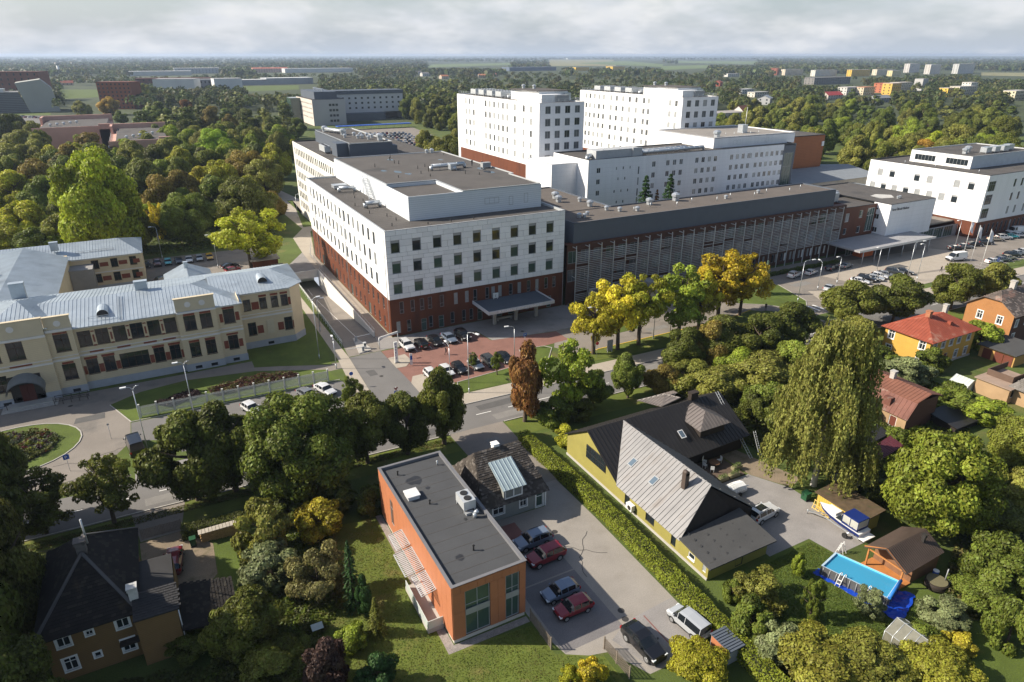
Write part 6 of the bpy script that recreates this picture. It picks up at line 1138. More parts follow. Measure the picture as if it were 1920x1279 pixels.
# recycling bin and garden furniture
gbn = thing('wheeled_bin', 'dark green wheeled bin beside the yellow shed', 'bin', (29.2, -75.6, 0)); b = MB(); b.prism(rect(28.8, 29.7, -76.0, -75.2), .1, 1.0).box(28.75, 29.75, -76.05, -75.15, 1.0, 1.1).obj('body', mat('bin_green', (.015, .07, .03), .5), gbn); MB().tube((28.9, -76.0, .1), (29.6, -76.0, .1), .1, .1, 10).obj('wheel', rubber, gbn)
gbn = thing('wheeled_bin', 'green wheeled bin at the end of the log stack', 'bin', (-40.1, -48.4, 0)); MB().prism(rect(-40.5, -39.9, -48.8, -48.1), .1, 1.0).box(-40.55, -39.85, -48.85, -48.05, 1.0, 1.08).obj('body', MATS['bin_green'], gbn); MB().tube((-40.5, -48.8, .1), (-39.9, -48.8, .1), .1, .1, 10).obj('wheel', rubber, gbn)
wp = thing('log_stack', 'long stack of split firewood logs with pale cut ends', 'firewood', (-37.2, -48.5, 0)); lgm = MB().tube((0, -.25, 0), (0, .25, 0), .1, .095, 7, 0).mesh('log', mat('cut_wood', (.42, .27, .12), .9, .3, 6)); rr_ = random.Random(2)
for i in range(22):
    for k in range(7): o = place('log', lgm, wp, (-39.3+.2*i+(k % 2)*.1, -48.2-.02*i+rr_.uniform(-.05, .05), .11+.185*k)); s = rr_.uniform(.85, 1.12); o.scale = (s, 1, s)
for i in range(12): MB().box(-39.5+.38*i, -39.16+.38*i, -48.7, -47.8, 1.36, 1.4).obj('cover_board', mat('grey_plank', (.40, .36, .30), .9, .2, 3), wp)
tb = thing('garden_table', 'round wooden garden table on the dark deck', 'table', (24.0, -64.8, .22)); MB().tube((24, -64.8, .9), (24, -64.8, .95), .75, .75, 18).obj('table_top', mat('teak', (.16, .085, .045), .6, .2, 3), tb)
for a in range(4): MB().bar((24+.5*math.cos(a*1.57+.8), -64.8+.5*math.sin(a*1.57+.8), .22), (24+.4*math.cos(a*1.57+.8), -64.8+.4*math.sin(a*1.57+.8), .9), .06, .06).obj('leg', MATS['teak'], tb)
for (x, y, a, lb) in ((22.7, -64.4, 0.3, 'white slatted garden chair nearest the house wall'), (23.4, -63.6, -1.0, 'white slatted garden chair behind the round table'), (25.3, -64.4, 2.9, 'white slatted garden chair right of the round table'), (22.9, -65.6, .8, 'white slatted garden chair at the near left of the round table')):
    c = thing('garden_chair', lb, 'chair', (x, y, .22), a, 'chairs round the deck table')
    for i in range(5): place('seat_slat', MB().box(-.25, .25, -.04, .04, .42, .45).mesh('seat_slat', frame_white) if i == 0 else bpy.data.meshes['seat_slat'], c, (0, -.2+.1*i, 0), world=False)
    for i in range(4): place('back_slat', MB().box(-.30, -.26, -.05, .05, .45, 1.0).mesh('back_slat', frame_white) if i == 0 else bpy.data.meshes['back_slat'], c, (0, -.2+.13*i, 0), world=False)
    for ex in (-.22, .22):
        for ey in (-.2, .2): place('leg', MB().box(ex-.025, ex+.025, ey-.025, ey+.025, 0, .42).mesh('leg', frame_white), c, (0, 0, 0), world=False)
for x, y, lb in ((22.8, -67.7, 'timber planter box with green plants at the left edge of the deck'), (24.8, -67.7, 'timber planter box with green plants in the middle of the deck edge'), (26.4, -66.6, 'larger planter of grey green herbs at the right end of the deck')):
    p = thing('planter', lb, 'planter', (x, y, .2)); MB().box(x-.8, x+.8, y-.3, y+.3, .2, .65).obj('box', mat('planter_wood', (.22, .2, .11), .8), p); b = MB(); q_ = random.Random(x)
    for i in range(160): a_ = Vector((x+q_.uniform(-.75, .75), y+q_.uniform(-.28, .28), .65+q_.uniform(0, .4))); d_ = Vector((q_.uniform(-1, 1), q_.uniform(-1, 1), q_.uniform(.2, 1))).normalized()*.13; e_ = d_.orthogonal().normalized()*.05; b.face([a_-e_, a_+e_, a_+d_])
    o = b.obj('plants', LEAF, p); o.color = (.10, .16, .03, 1)
ldr = thing('roof_ladder', 'long aluminium ladder leaning on the black roof edge', 'ladder', (30.6, -63.5, 0)); b = MB()
for o_ in (-.22, .22): b.bar((30.3+o_, -65.6, 0), (30.3+o_, -57.6, 6.9), .05, .07)
b.obj('stiles', alu, ldr)
for i in range(26): MB().bar((30.08, -65.5+.3*i, .1+.258*i), (30.52, -65.5+.3*i, .1+.258*i), .03, .03).obj('rung', alu, ldr)
ldr = thing('roof_ladder', 'shorter aluminium ladder standing below the roof at the right of the deck', 'ladder', (31.3, -65, 0)); b = MB()
for o_ in (-.2, .2): b.bar((31.5+o_, -66.2, 0), (31.3+o_, -64.5, 3.6), .05, .07)
b.obj('stiles', alu, ldr)
for i in range(12): MB().bar((31.3-.016*i, -66.1+.14*i, .2+.29*i), (31.7-.016*i, -66.1+.14*i, .2+.29*i), .03, .03).obj('rung', alu, ldr)
# ------------------------------------------------------------------ fences and rails
def lattice_fence(label, x0, y0, x1, y1, h_):
    f = thing('wattle_fence', label, 'fence', (x0, y0, 0)); wm_ = mat('wattle', (.20, .165, .13), .9, .25, 4); L = math.dist((x0, y0), (x1, y1)); n_ = int(L/.16); d = ((x1-x0)/L, (y1-y0)/L); b = MB()
    for i in range(n_+1): b.bar((x0+d[0]*L*i/n_, y0+d[1]*L*i/n_, .1), (x0+d[0]*L*i/n_, y0+d[1]*L*i/n_, h_), .07, .025)
    for k in range(6): b.bar((x0, y0, .2+k*h_*.16), (x1, y1, .2+k*h_*.16), .03, .05)
    tag(b.obj('wattle_panel', wm_, f), kind='stuff')
    for t in (0, .5, 1): MB().bar((x0+(x1-x0)*t, y0+(y1-y0)*t, 0), (x0+(x1-x0)*t, y0+(y1-y0)*t, h_+.1), .1, .1).obj('post', wm_, f)
lattice_fence('wattle fence panel beside the orange office corner', -11.4, -76.4, -11.4, -80.4, 1.5); lattice_fence('wattle fence panel beside the black car', -6.9, -82.7, -6.8, -86.5, 1.5)
lattice_fence('dark slatted fence in front of the dirt yard by the street', -45.4, -44.6, -41.2, -44.7, 1.4); lattice_fence('dark slatted fence left of the ochre house along the street', -62, -43.2, -46.2, -44.2, 1.5); lattice_fence('old grey paling fence in the bottom right garden', 24.6, -104.5, 31.5, -101.5, 1.4)
wf = thing('picket_fence', 'long off white picket fence on the lawn before the brick clinic', 'fence', (-30, -13, 0)); fw = mat('fence_white', (.55, .56, .52), .7, .1, 2); n_ = 12
for i in range(n_+1):
    x, y = -45+28.9*i/n_, -12.5-1.0*i/n_; MB().box(x-.1, x+.1, y-.1, y+.1, 0, 2.2).box(x-.14, x+.14, y-.14, y+.14, 2.2, 2.3).obj('post', fw, wf)
    if i < n_:
        b = MB(); b.bar((x, y, .5), (x+28.9/n_, y-1/n_, .5), .05, .1).bar((x, y, 1.7), (x+28.9/n_, y-1/n_, 1.7), .05, .1)
        for k in range(1, 15): b.bar((x+28.9/n_*k/15, y-k/15/n_, .15), (x+28.9/n_*k/15, y-k/15/n_, 1.95), .09, .03)
        tag(b.obj('picket_panel', fw, wf), kind='stuff')
def railing(label, pts, h_=1.1, step=1.6, m=galv):
    f = thing('railing', label, 'railing', (*pts[0], 0)); b = MB()
    for a, c in zip(pts[:-1], pts[1:]):
        L = math.dist(a, c); n_ = max(1, int(L/step)); b.bar((*a, h_), (*c, h_), .06, .06).bar((*a, h_*.55), (*c, h_*.55), .04, .04)
        for i in range(n_): MB().bar((a[0]+(c[0]-a[0])*i/n_, a[1]+(c[1]-a[1])*i/n_, 0), (a[0]+(c[0]-a[0])*i/n_, a[1]+(c[1]-a[1])*i/n_, h_), .06, .06).obj('post', m, f)
    b.obj('rails', m, f)
railing('steel railing along the left edge of the garage ramp', [(-10.2, 0), (-10.0, 25), (-9.9, 49), (-3.2, 50.3)]); railing('steel railing on the wall between ramp and footpath', [(-3.0, 2.0), (-3.0, 49)], 1.7); railing('railing beside the side door of the white block', [(-1.8, 50), (-1.6, 66), (1.6, 80)], 1.2, 2)
# hedges are built with the vegetation
# ------------------------------------------------------------------ vehicles
paint = mat('car_paint', (.5, .5, .5), .28, 0.0, objcol=True, coat=.8, spec=.5, metal=.15)
car_glass = mat('car_glass', (.012, .015, .018), .05, 0, spec=.7); rim_m = mat('wheel_rim', (.45, .46, .47), .35, 0, metal=.7); lamp_w = mat('headlamp', (.72, .74, .76), .1, 0, spec=.8); lamp_r = mat('tail_lamp', (.35, .01, .008), .2, 0, spec=.6)
plate_m = mat('number_plate', (.75, .75, .74), .5, 0)
#  stations: x (front +), belt z, top z, half width, kind
CARS = {
 'hatch': (4.05, .86, [(2.02, .62, .64, .62, 'h'), (1.85, .74, .78, .78, 'h'), (.95, .90, .98, .86, 'h'), (.30, .95, 1.40, .86, 'c'), (-.5, .96, 1.49, .86, 'c'), (-1.45, .98, 1.44, .85, 'c'), (-1.95, 1.0, 1.04, .80, 'h'), (-2.03, .8, .82, .74, 'h')], .31, (1.27, -1.25)),
 'sedan': (4.6, .90, [(2.3, .60, .62, .64, 'h'), (2.1, .72, .76, .80, 'h'), (1.05, .90, .97, .90, 'h'), (.35, .94, 1.36, .90, 'c'), (-.5, .96, 1.45, .90, 'c'), (-1.15, .98, 1.38, .89, 'c'), (-1.75, 1.02, 1.07, .87, 'h'), (-2.2, 1.0, 1.03, .80, 'h'), (-2.3, .75, .77, .74, 'h')], .33, (1.42, -1.35)),
 'wagon': (4.7, .90, [(2.35, .60, .62, .64, 'h'), (2.15, .72, .76, .80, 'h'), (1.1, .91, .98, .90, 'h'), (.4, .96, 1.38, .90, 'c'), (-.5, .98, 1.48, .90, 'c'), (-1.8, 1.0, 1.45, .88, 'c'), (-2.25, 1.02, 1.06, .82, 'h'), (-2.35, .75, .78, .76, 'h')], .33, (1.42, -1.38)),
 'suv': (4.55, .93, [(2.27, .75, .78, .70, 'h'), (2.1, .92, .96, .84, 'h'), (1.05, 1.08, 1.14, .93, 'h'), (.45, 1.12, 1.60, .93, 'c'), (-.5, 1.14, 1.72, .93, 'c'), (-1.75, 1.16, 1.66, .91, 'c'), (-2.15, 1.18, 1.22, .86, 'h'), (-2.27, .85, .88, .82, 'h')], .37, (1.40, -1.32)),
 'coupe_suv': (4.8, .98, [(2.4, .72, .75, .72, 'h'), (2.2, .92, .96, .88, 'h'), (1.05, 1.08, 1.15, .98, 'h'), (.3, 1.12, 1.58, .97, 'c'), (-.6, 1.14, 1.68, .96, 'c'), (-1.65, 1.17, 1.50, .94, 'c'), (-2.28, 1.16, 1.20, .90, 'h'), (-2.4, .85, .9, .84, 'h')], .40, (1.48, -1.42)),
 'mpv': (4.4, .90, [(2.2, .72, .75, .72, 'h'), (2.0, .90, .96, .84, 'h'), (1.35, 1.02, 1.12, .90, 'h'), (.7, 1.06, 1.72, .90, 'c'), (-.2, 1.06, 1.82, .90, 'c'), (-2.05, 1.06, 1.80, .89, 'c'), (-2.18, 1.06, 1.10, .88, 'h'), (-2.2, .6, .65, .84, 'h')], .33, (1.35, -1.32)),
 'van': (5.6, 1.0, [(2.8, .80, .85, .78, 'h'), (2.6, 1.0, 1.08, .92, 'h'), (2.0, 1.2, 1.3, 1.0, 'h'), (1.2, 1.3, 2.2, 1.0, 'c'), (.3, 1.3, 2.45, 1.0, 'v'), (-2.6, 1.3, 2.45, .98, 'v'), (-2.78, 1.3, 1.4, .97, 'v'), (-2.8, .6, .7, .94, 'v')], .36, (1.9, -1.75))}
def car_meshes(kind):
    L, W, st, wr, (wf_, wr_) = CARS[kind]; b = MB(); g = MB()
    def ring(s):
        x, zb, zt, w_, k = s; rw = w_*(.80 if k in 'cv' else .86); lo = .24 if abs(x) < L*.46 else .34
        return [(x, w_*.93, lo), (x, w_, .48), (x, w_*.995, zb*.9), (x, w_*.965, zb), (x, rw, zt-(.03 if k in 'cv' else .0)), (x, rw*.6, zt+.012)]
    for s0, s1 in zip(st[:-1], st[1:]):
        r0, r1 = ring(s0), ring(s1); k = s0[4]+s1[4]
        for sg in (1, -1):
            for i in range(5):
                q = [r0[i], r0[i+1], r1[i+1], r1[i]]; q = [(p[0], p[1]*sg, p[2]) for p in q]; q = q if sg < 0 else q[::-1]
                tgt, mi = b, (1 if i == 0 else 0)
                if i == 3 and k == 'cc': tgt, mi = g, 0
                if i >= 3 and k in ('hc', 'ch'): tgt, mi = g, 0
                if i == 3 and k == 'cv': tgt, mi = g, 0
                tgt.face(q, mi, True)
        q = [(r0[5][0], r0[5][1], r0[5][2]), (r0[5][0], -r0[5][1], r0[5][2]), (r1[5][0], -r1[5][1], r1[5][2]), (r1[5][0], r1[5][1], r1[5][2])]
        (g if k in ('hc', 'ch') else b).face(q[::-1] if False else q, 0, True)
    for s, sg in ((st[0], 1), (st[-1], -1)):
        r = ring(s); pts = r+[(p[0], -p[1], p[2]) for p in reversed(r)]; b.face(pts[::-1] if sg > 0 else pts, 1 if sg > 0 else 0)
    # pillars between the side windows
    cs = [s for s in st if s[4] == 'c']
    for s in cs:
        r = ring(s)
        for sg in (1, -1): b.bar((r[3][0], r[3][1]*sg*1.004, r[3][2]), (r[4][0], r[4][1]*sg*1.006, r[4][2]), .07, .03, 0)
    for sg in (1, -1): b.box(cs[0][0]+.35, cs[0][0]+.5, sg*(W+.02) if sg > 0 else -W-.16, sg*(W+.16) if sg > 0 else -W-.02, cs[0][1]+.02, cs[0][1]+.16, 0)
    for x in (wf_, wr_):
        for sg in (1, -1):
            n_ = 12
            for i in range(n_):        # dark wheel arch
                t0, t1 = math.pi*i/n_, math.pi*(i+1)/n_; R_ = wr*1.22; y = sg*(W*1.004)
                b.face([(x, y, wr), (x+R_*math.cos(t0), y, wr+R_*math.sin(t0)*.95), (x+R_*math.cos(t1), y, wr+R_*math.sin(t1)*.95)][::sg], 1)
    wh_ = MB().tube((0, -.11, 0), (0, .11, 0), wr, wr, 18, 0); wh_.tube((0, -.115, 0), (0, .115, 0), wr*.66, wr*.66, 14, 1)
    s = st[1]; t = st[-2]
    hl = MB().box(s[0]-.12, s[0]+.14, -.17, .17, s[1]-.16, s[1]-.01); tl = MB().box(t[0]-.10, t[0]+.03, -.12, .12, t[1]-.28, t[1]-.02)
    return dict(body=b.mesh('car_body', [paint, black_plastic]), glass=g.mesh('glazing', car_glass), wheel=wh_.mesh('wheel', [rubber, rim_m]), hl=hl.mesh('headlight', lamp_w), tl=tl.mesh('tail_light', lamp_r),
        plate=MB().box(-L/2-.03, -L/2+.02, -.26, .26, .55, .67).mesh('number_plate', plate_m), wx=(wf_, wr_), W=W, wr=wr, sw=s[3], tw=t[3])
CM = {k: car_meshes(k) for k in CARS}; RAILS = {}
def car(kind, x, y, ang, colr, label, group=None, parts=True, name='parked_car', z=0.015, cat='car', dark_roof=False):
    m = CM[kind]; r = thing(name, label, cat, (x, y, z), ang, group)
    def pt(n, me, loc=(0, 0, 0)):
        o = bpy.data.objects.new(n, me); col.objects.link(o); o.parent = r; o.location = loc; o.color = (*colr, 1); return o
    pt('body', m['body']); pt('glazing', m['glass'])
    for wx in m['wx']:
        for sg in (-1, 1): pt('wheel', m['wheel'], (wx, sg*(m['W']-.09), m['wr']))
    if parts:
        for sg in (-1, 1): pt('headlight', m['hl'], (0, sg*(m['sw']-.16), 0)); pt('tail_light', m['tl'], (0, sg*(m['tw']-.08), 0))
        pt('number_plate', m['plate'])
        if kind in ('suv', 'coupe_suv', 'wagon') :
            L, W, st, _, _ = CARS[kind]; c = [s for s in st if s[4] == 'c']
            if kind not in RAILS:
                b = MB(); rw = c[1][3]*.72; b.bar((c[0][0]-.3, rw, c[0][2]+.12), (c[-1][0]+.1, rw, c[-1][2]+.06), .04, .04).bar((c[0][0]-.3, -rw, c[0][2]+.12), (c[-1][0]+.1, -rw, c[-1][2]+.06), .04, .04); RAILS[kind] = b.mesh('roof_rail', black_plastic)
            pt('roof_rail', RAILS[kind])
    return r
WHT, BLK, SIL, RED, NAVY, DGR, TEAL, YELC, BEI, BLU, GRY = (.70, .70, .70), (.010, .010, .012), (.42, .44, .46), (.22, .010, .018), (.012, .02, .05), (.05, .055, .06), (.02, .38, .42), (.75, .42, .01), (.48, .42, .32), (.16, .20, .27), (.20, .21, .22)
PI = math.pi
car('suv', -5.6, -66.7, PI, BLU, 'blue grey estate car nearest the grey house, nose to the orange office'); car('suv', -5.6, -69.6, PI+.05, RED, 'dark red sport utility car between the two blue grey cars'); car('hatch', -7.0, -74.9, PI, BLU, 'silver blue hatchback third in the row by the orange office'); car('hatch', -7.0, -77.4, PI, RED, 'small red hatchback nearest the wattle fence')
car('coupe_suv', -3.5, -84.3, -PI/2+.06, BLK, 'glossy black coupe car in the front yard bay'); car('mpv', 1.95, -84.4, PI/2+.1, SIL, 'silver grey small family van beside the hedge')
wc_ = car('suv', 21.6, -75.6, .1, WHT, 'white car with a glass roof on the paved yard of the yellow house'); gr_ = bpy.data.objects.new('glass_roof', MB().box(-1.2, .1, -.45, .45, 1.70, 1.745).mesh('glass_roof', car_glass)); col.objects.link(gr_); gr_.parent = wc_
car('wagon', -42.3, -50.9, PI/2-.1, (.16, .012, .02), 'dark red car in the dirt yard of the ochre house')
for i, (k, c, lb) in enumerate((('suv', WHT, 'white off-road car, leftmost of the row before the rust brown base'), ('wagon', BLK, 'black estate with roof rails, second of the row before the rust brown base'), ('sedan', BLK, 'black saloon, third of the row before the rust brown base'), ('sedan', BLU, 'dark blue grey saloon, fourth of the row before the rust brown base'), ('suv', BLK, 'black car, last of the row before the rust brown base'))):
    car(k, .7+2.9*i, -6.6-.1*i, -PI/2+.06 if i != 1 else PI/2, c, lb, 'cars parked before the rust brown hospital base')
for i, (k, c, x, lb) in enumerate((('hatch', WHT, .2, 'white car half hidden by the street tree, leftmost of the lawn side row'), ('hatch', WHT, 3.1, 'white hatchback, second of the row along the lawn island'), ('hatch', BLK, 5.6, 'black car, third of the row along the lawn island'), ('hatch', SIL, 8.8, 'silver car, fourth of the row along the lawn island'), ('wagon', DGR, 11.7, 'dark grey car, fifth of the row along the lawn island'), ('sedan', BLK, 14.8, 'black saloon, last of the row along the lawn island'))):
    car(k, x, -20.6+.05*i, -PI/2+.05, c, lb, 'cars parked along the lawn island')
for i, (c, k, lb) in enumerate(((BLK, 'sedan', 'black car half hidden behind the clinic wing, first of the rear car park row'), ((.12, .03, .02), 'suv', 'brown red car, second of the rear car park row'), (TEAL, 'hatch', 'turquoise hatchback in the rear car park row'), (BLK, 'sedan', 'black saloon right of the turquoise hatchback'), (WHT, 'sedan', 'white saloon, fifth of the rear car park row'), (SIL, 'hatch', 'silver hatchback left of the yellow car'), (YELC, 'hatch', 'bright yellow hatchback at the end of the rear car park row'))):
    car(k, -42.2+2.6*i, 77.2, -PI/2, c, lb, 'cars in the car park behind the clinic')
car('suv', -38.5, 60.2, .4, DGR, 'dark grey car near the corner of the clinic rear wing'); car('sedan', -39.5, 57.0, .4, SIL, 'silver saloon below the dark grey car at the rear wing'); car('sedan', -22.6, 65.6, .3, BLK, 'black saloon beside the light green tree in the rear car park'); car('hatch', -22.4, 61.6, .3, RED, 'red car showing behind the clinic roof')
car('van', -45.8, -22.6, PI/2+.15, BLK, 'black van parked by the small lawn under the lindens', name='parked_van', cat='van'); car('sedan', -17.6, -17.6, -1.2, WHT, 'white saloon at the top of the clinic car park'); car('sedan', -20.6, -18.0, -1.2, GRY, 'grey saloon left of the white saloon in the clinic car park'); car('hatch', -29.5, -18.6, -1.2, WHT, 'white hatchback between the lindens in the clinic car park'); car('hatch', -36.0, -21.0, -1.2, SIL, 'silver hatchback behind the lamp in the clinic car park')
for k, x, y, a, c, lb in (('suv', 103, -10.2, .25, WHT, 'white estate at the left end of the kerb row before the screens'), ('hatch', 108.7, -10.7, .2, WHT, 'white hatchback with dark glass, second in the kerb row'), ('wagon', 117.0, -10.4, .2, BLK, 'black estate, third in the kerb row'), ('sedan', 121.8, -10.9, .2, GRY, 'grey saloon, fourth in the kerb row'), ('sedan', 102.4, -21.2, .3, SIL, 'silver saloon alone on the paved island'),
    ('sedan', 113.4, -21.2, -1.1, WHT, 'white saloon, first of the slanted middle row'), ('suv', 116.2, -21.0, -1.1, BLK, 'black car, second of the slanted middle row'), ('sedan', 118.8, -21.3, -1.1, SIL, 'silver saloon, third of the slanted middle row'), ('hatch', 121.4, -20.9, -1.1, WHT, 'white hatchback, fourth of the slanted middle row'), ('sedan', 124, -20.7, -1.1, GRY, 'grey saloon, fifth of the slanted middle row'), ('suv', 127.6, -20.7, -1.1, DGR, 'dark grey car, sixth of the slanted middle row'), ('sedan', 130.4, -21.5, -1.1, BLK, 'black saloon at the right end of the slanted middle row'),
    ('sedan', 165.3, -14.3, -.5, BLK, 'black saloon in shade left of the flag poles'), ('hatch', 169.6, -14.5, -.5, GRY, 'grey hatchback in shade behind the flag poles'), ('sedan', 174.5, -14.2, -.5, BLK, 'black saloon, third in the shade row'), ('suv', 179.2, -14.6, -.5, DGR, 'dark car, fourth in the shade row'), ('sedan', 186.2, -13.8, -.5, BEI, 'beige saloon at the start of the sunny row on the right'), ('suv', 190.3, -13.9, -.5, WHT, 'white car beside the beige saloon'), ('hatch', 194, -14.2, -.5, TEAL, 'turquoise hatchback in the row at the right edge'), ('sedan', 197.6, -14.4, -.5, WHT, 'white saloon right of the turquoise hatchback'),
    ('sedan', 160.8, -27.0, -.3, WHT, 'white saloon on the grass edge right of the lindens'), ('sedan', 164.8, -27.0, -.3, GRY, 'grey saloon, second along the grass edge'), ('sedan', 168.0, -26.8, -.3, BEI, 'beige saloon, third along the grass edge'), ('suv', 171.4, -26.0, -.3, BLK, 'black car, fourth along the grass edge'), ('sedan', 175.4, -25.6, -.3, SIL, 'silver saloon, fifth along the grass edge'), ('hatch', 179, -25.4, -.3, WHT, 'white hatchback at the end of the grass edge row')):
    car(k, x, y, a, c, lb, 'cars in the car park before the entrance')
car('van', 154.4, -20.6, PI-.25, WHT, 'white panel van standing by the flag poles', name='parked_van', cat='van'); car('van', 201, -11.6, PI-.3, WHT, 'white van at the right edge before the corner block', name='parked_van', cat='van'); car('hatch', 147.5, -38.0, -.02, WHT, 'white hatchback driving on the street at the right', name='moving_car')
# distant car parks: one mesh each, too small to show their parts
small = {}
for k in ('hatch', 'sedan', 'suv'):
    L, W, st, wr, wx = CARS[k]; b = MB(); src = CM[k]
    for nm, off in (('body', 0), ('glass', 2)):
        me = src[nm]; o_ = len(b.v); b.v.extend([tuple(v.co) for v in me.vertices])
        for p in me.polygons: b.f.append(tuple(o_+i for i in p.vertices)); b.m.append(p.material_index+off if nm == 'body' else 2); b.sm.append(True)
    for x in wx: b.tube((x, -W+.02, wr), (x, -W+.2, wr), wr, wr, 8, 1).tube((x, W-.2, wr), (x, W-.02, wr), wr, wr, 8, 1)
    small[k] = b.mesh('distant_car', [paint, black_plastic, car_glass])
cr = random.Random(21); CCOL = [(WHT, 'white'), (WHT, 'white'), (SIL, 'silver'), (SIL, 'silver'), (GRY, 'grey'), (BLK, 'black'), (BLK, 'black'), (DGR, 'dark grey'), (NAVY, 'navy blue'), (RED, 'red'), (BLU, 'blue grey'), (BEI, 'beige')]
def lot(x0, y0, dx, dy, n_, ang, label, group):
    for i in range(n_):
        if cr.random() < .12: continue
        o = place('distant_car', small[cr.choice(['hatch', 'sedan', 'suv'])], None, (x0+dx*i+cr.uniform(-.2, .2), y0+dy*i+cr.uniform(-.2, .2), .03), ang+cr.uniform(-.05, .05)); cc_, cn_ = cr.choice(CCOL); o.color = (*cc_, 1); tag(o, label.replace('car', cn_+' car', 1), 'car', group)
for r_ in range(11): lot(66+2.1*r_+ (r_ % 2)*.5, 268+10*r_, 2.75, -.75, 17, PI/2-.25, 'small distant car in the big car park behind the hospital roofs', 'cars in the big distant car park')
lot(124, 296, 1.0, 2.9, 22, .35, 'distant car in the single row beside the trees of the big car park', 'cars in the row beside the distant trees')
for r_ in range(2): lot(G(30, 219)[0]-2+3*r_, G(30, 219)[1]-8*r_, 3.0, -3.2, 16, .5, 'tiny distant car in the car park below the grey concrete hall', 'cars below the concrete hall')
# ------------------------------------------------------------------ lamps, flags, signs
lamp_cache = {}
def street_lamp(x, y, h_, ang, label, arm=1.6, double=False):
    k = (round(h_, 1), arm, double)
    if k not in lamp_cache:
        b = MB().tube((0, 0, 0), (0, 0, .9), .11, .11, 8).tube((0, 0, .9), (0, 0, h_-.6), .075, .05, 8)
        a = MB().path([(0, 0, h_-.6), (.15, 0, h_-.2), (arm*.5, 0, h_), (arm, 0, h_+.05)], .04, 6)
        if double: a.path([(0, 0, h_-.6), (-.15, 0, h_-.2), (-arm*.5, 0, h_), (-arm, 0, h_+.05)], .04, 6)
        hd = MB().box(arm-.1, arm+.65, -.16, .16, h_-.02, h_+.14)
        lamp_cache[k] = (b.mesh('pole', galv), a.mesh('arm', galv), hd.mesh('lamp_head', mat('lamp_housing', (.72, .73, .74), .4)))
    r = thing('street_lamp', label, 'street lamp', (x, y, 0), ang, 'street lamps')
    for n_, me in zip(('pole', 'arm', 'lamp_head'), lamp_cache[k]):
        o = bpy.data.objects.new(n_, me); col.objects.link(o); o.parent = r
    return r
street_lamp(3.6, -29.0, 11.2, -1.2, 'tall street lamp on the pavement at the corner of the lawn island', 1.9); street_lamp(2.3, -24.1, 7.2, PI/2, 'lamp rising between the white cars of the lawn side row', 1.2); street_lamp(16.0, -21.9, 7.2, PI-.2, 'lamp at the right end of the lawn side row', 1.2)
street_lamp(31.3, -25.6, 9.5, PI, 'lamp behind the first yellow tree', 1.4); street_lamp(45.5, -25.3, 7.6, PI, 'lamp beside the man walking on the service road', 1.2); street_lamp(49.3, -25.8, 9.8, -.4, 'tall lamp between the yellow trees', 1.9); street_lamp(88.8, -23.5, 9.8, -.3, 'tall lamp on the lawn corner right of the blue spruce', 2.0); street_lamp(100, -19.8, 7.0, 1.2, 'lamp on the tip of the paved island', 1.2); street_lamp(108, -18.9, 7.0, PI, 'lamp behind the left linden pair', 1.2); street_lamp(124.5, -17.9, 7.0, PI, 'lamp in the middle of the slanted row', 1.2); street_lamp(125.5, -25.5, 10, -.3, 'tall lamp right of the left linden pair', 2.2); street_lamp(128.4, -26.3, 9.4, PI, 'shorter lamp beside the tall one by the plaza', 1.2); street_lamp(160.2, -16.5, 9.8, PI, 'lamp standing left of the flags', 1.4); street_lamp(176, -28.5, 8.0, PI/2, 'lamp on the grass strip at the right edge', 1.4)
street_lamp(-15.3, -3.5, 12.0, 0, 'tall double headed lamp on the lawn by the clinic corner', .8, True); street_lamp(-37.6, -19.9, 11.0, PI, 'tall lamp between the lindens and the picket fence', .8, True); street_lamp(-44.2, -25.3, 11.0, PI, 'tall lamp by the black van', .8, True); street_lamp(-25.5, 67.1, 9.0, PI, 'lamp beside the light green tree behind the clinic', 1.2); street_lamp(-38.2, 84, 9.0, PI, 'lamp at the back of the rear car park', 1.2); street_lamp(-13.6, -9.2, 6.0, PI/2, 'short lamp at the end of the picket fence', .6); street_lamp(-12.0, 10, 7.0, 0, 'lamp beside the left wall of the garage ramp', .8); street_lamp(5.6, 118, 8, 0, 'lamp on the path beside the long pale wing', 1.0)
fl_c = mat('flag_white', (.66, .66, .72), .8, .1, 1)
for i, (x, y, lb) in enumerate(((161.4, -18.6, 'leftmost of the three white flags by the entrance'), (157.4, -23.0, 'middle of the three white flags by the entrance'), (155.6, -26.8, 'rightmost of the three white flags by the entrance'))):
    f = thing('flag_pole', lb, 'flag', (x, y, 0), 0, 'white flags by the entrance'); MB().tube((x, y, 0), (x, y, 10), .07, .04, 8).obj('pole', frame_white, f); b = MB(); rr_ = random.Random(i)
    P_ = [[(x+.1+j*.2, y-.05*j+.12*math.sin(j*1.4+k*.6+i), 9.7-k*.45-j*.16) for j in range(6)] for k in range(7)]
    for k in range(6):
        for j in range(5): b.face([P_[k][j], P_[k+1][j], P_[k+1][j+1], P_[k][j+1]])
    b.obj('flag_cloth', fl_c, f)
blue_s = mat('sign_blue', (.01, .09, .42), .4, 0); red_s = mat('sign_red', (.5, .015, .015), .4, 0)
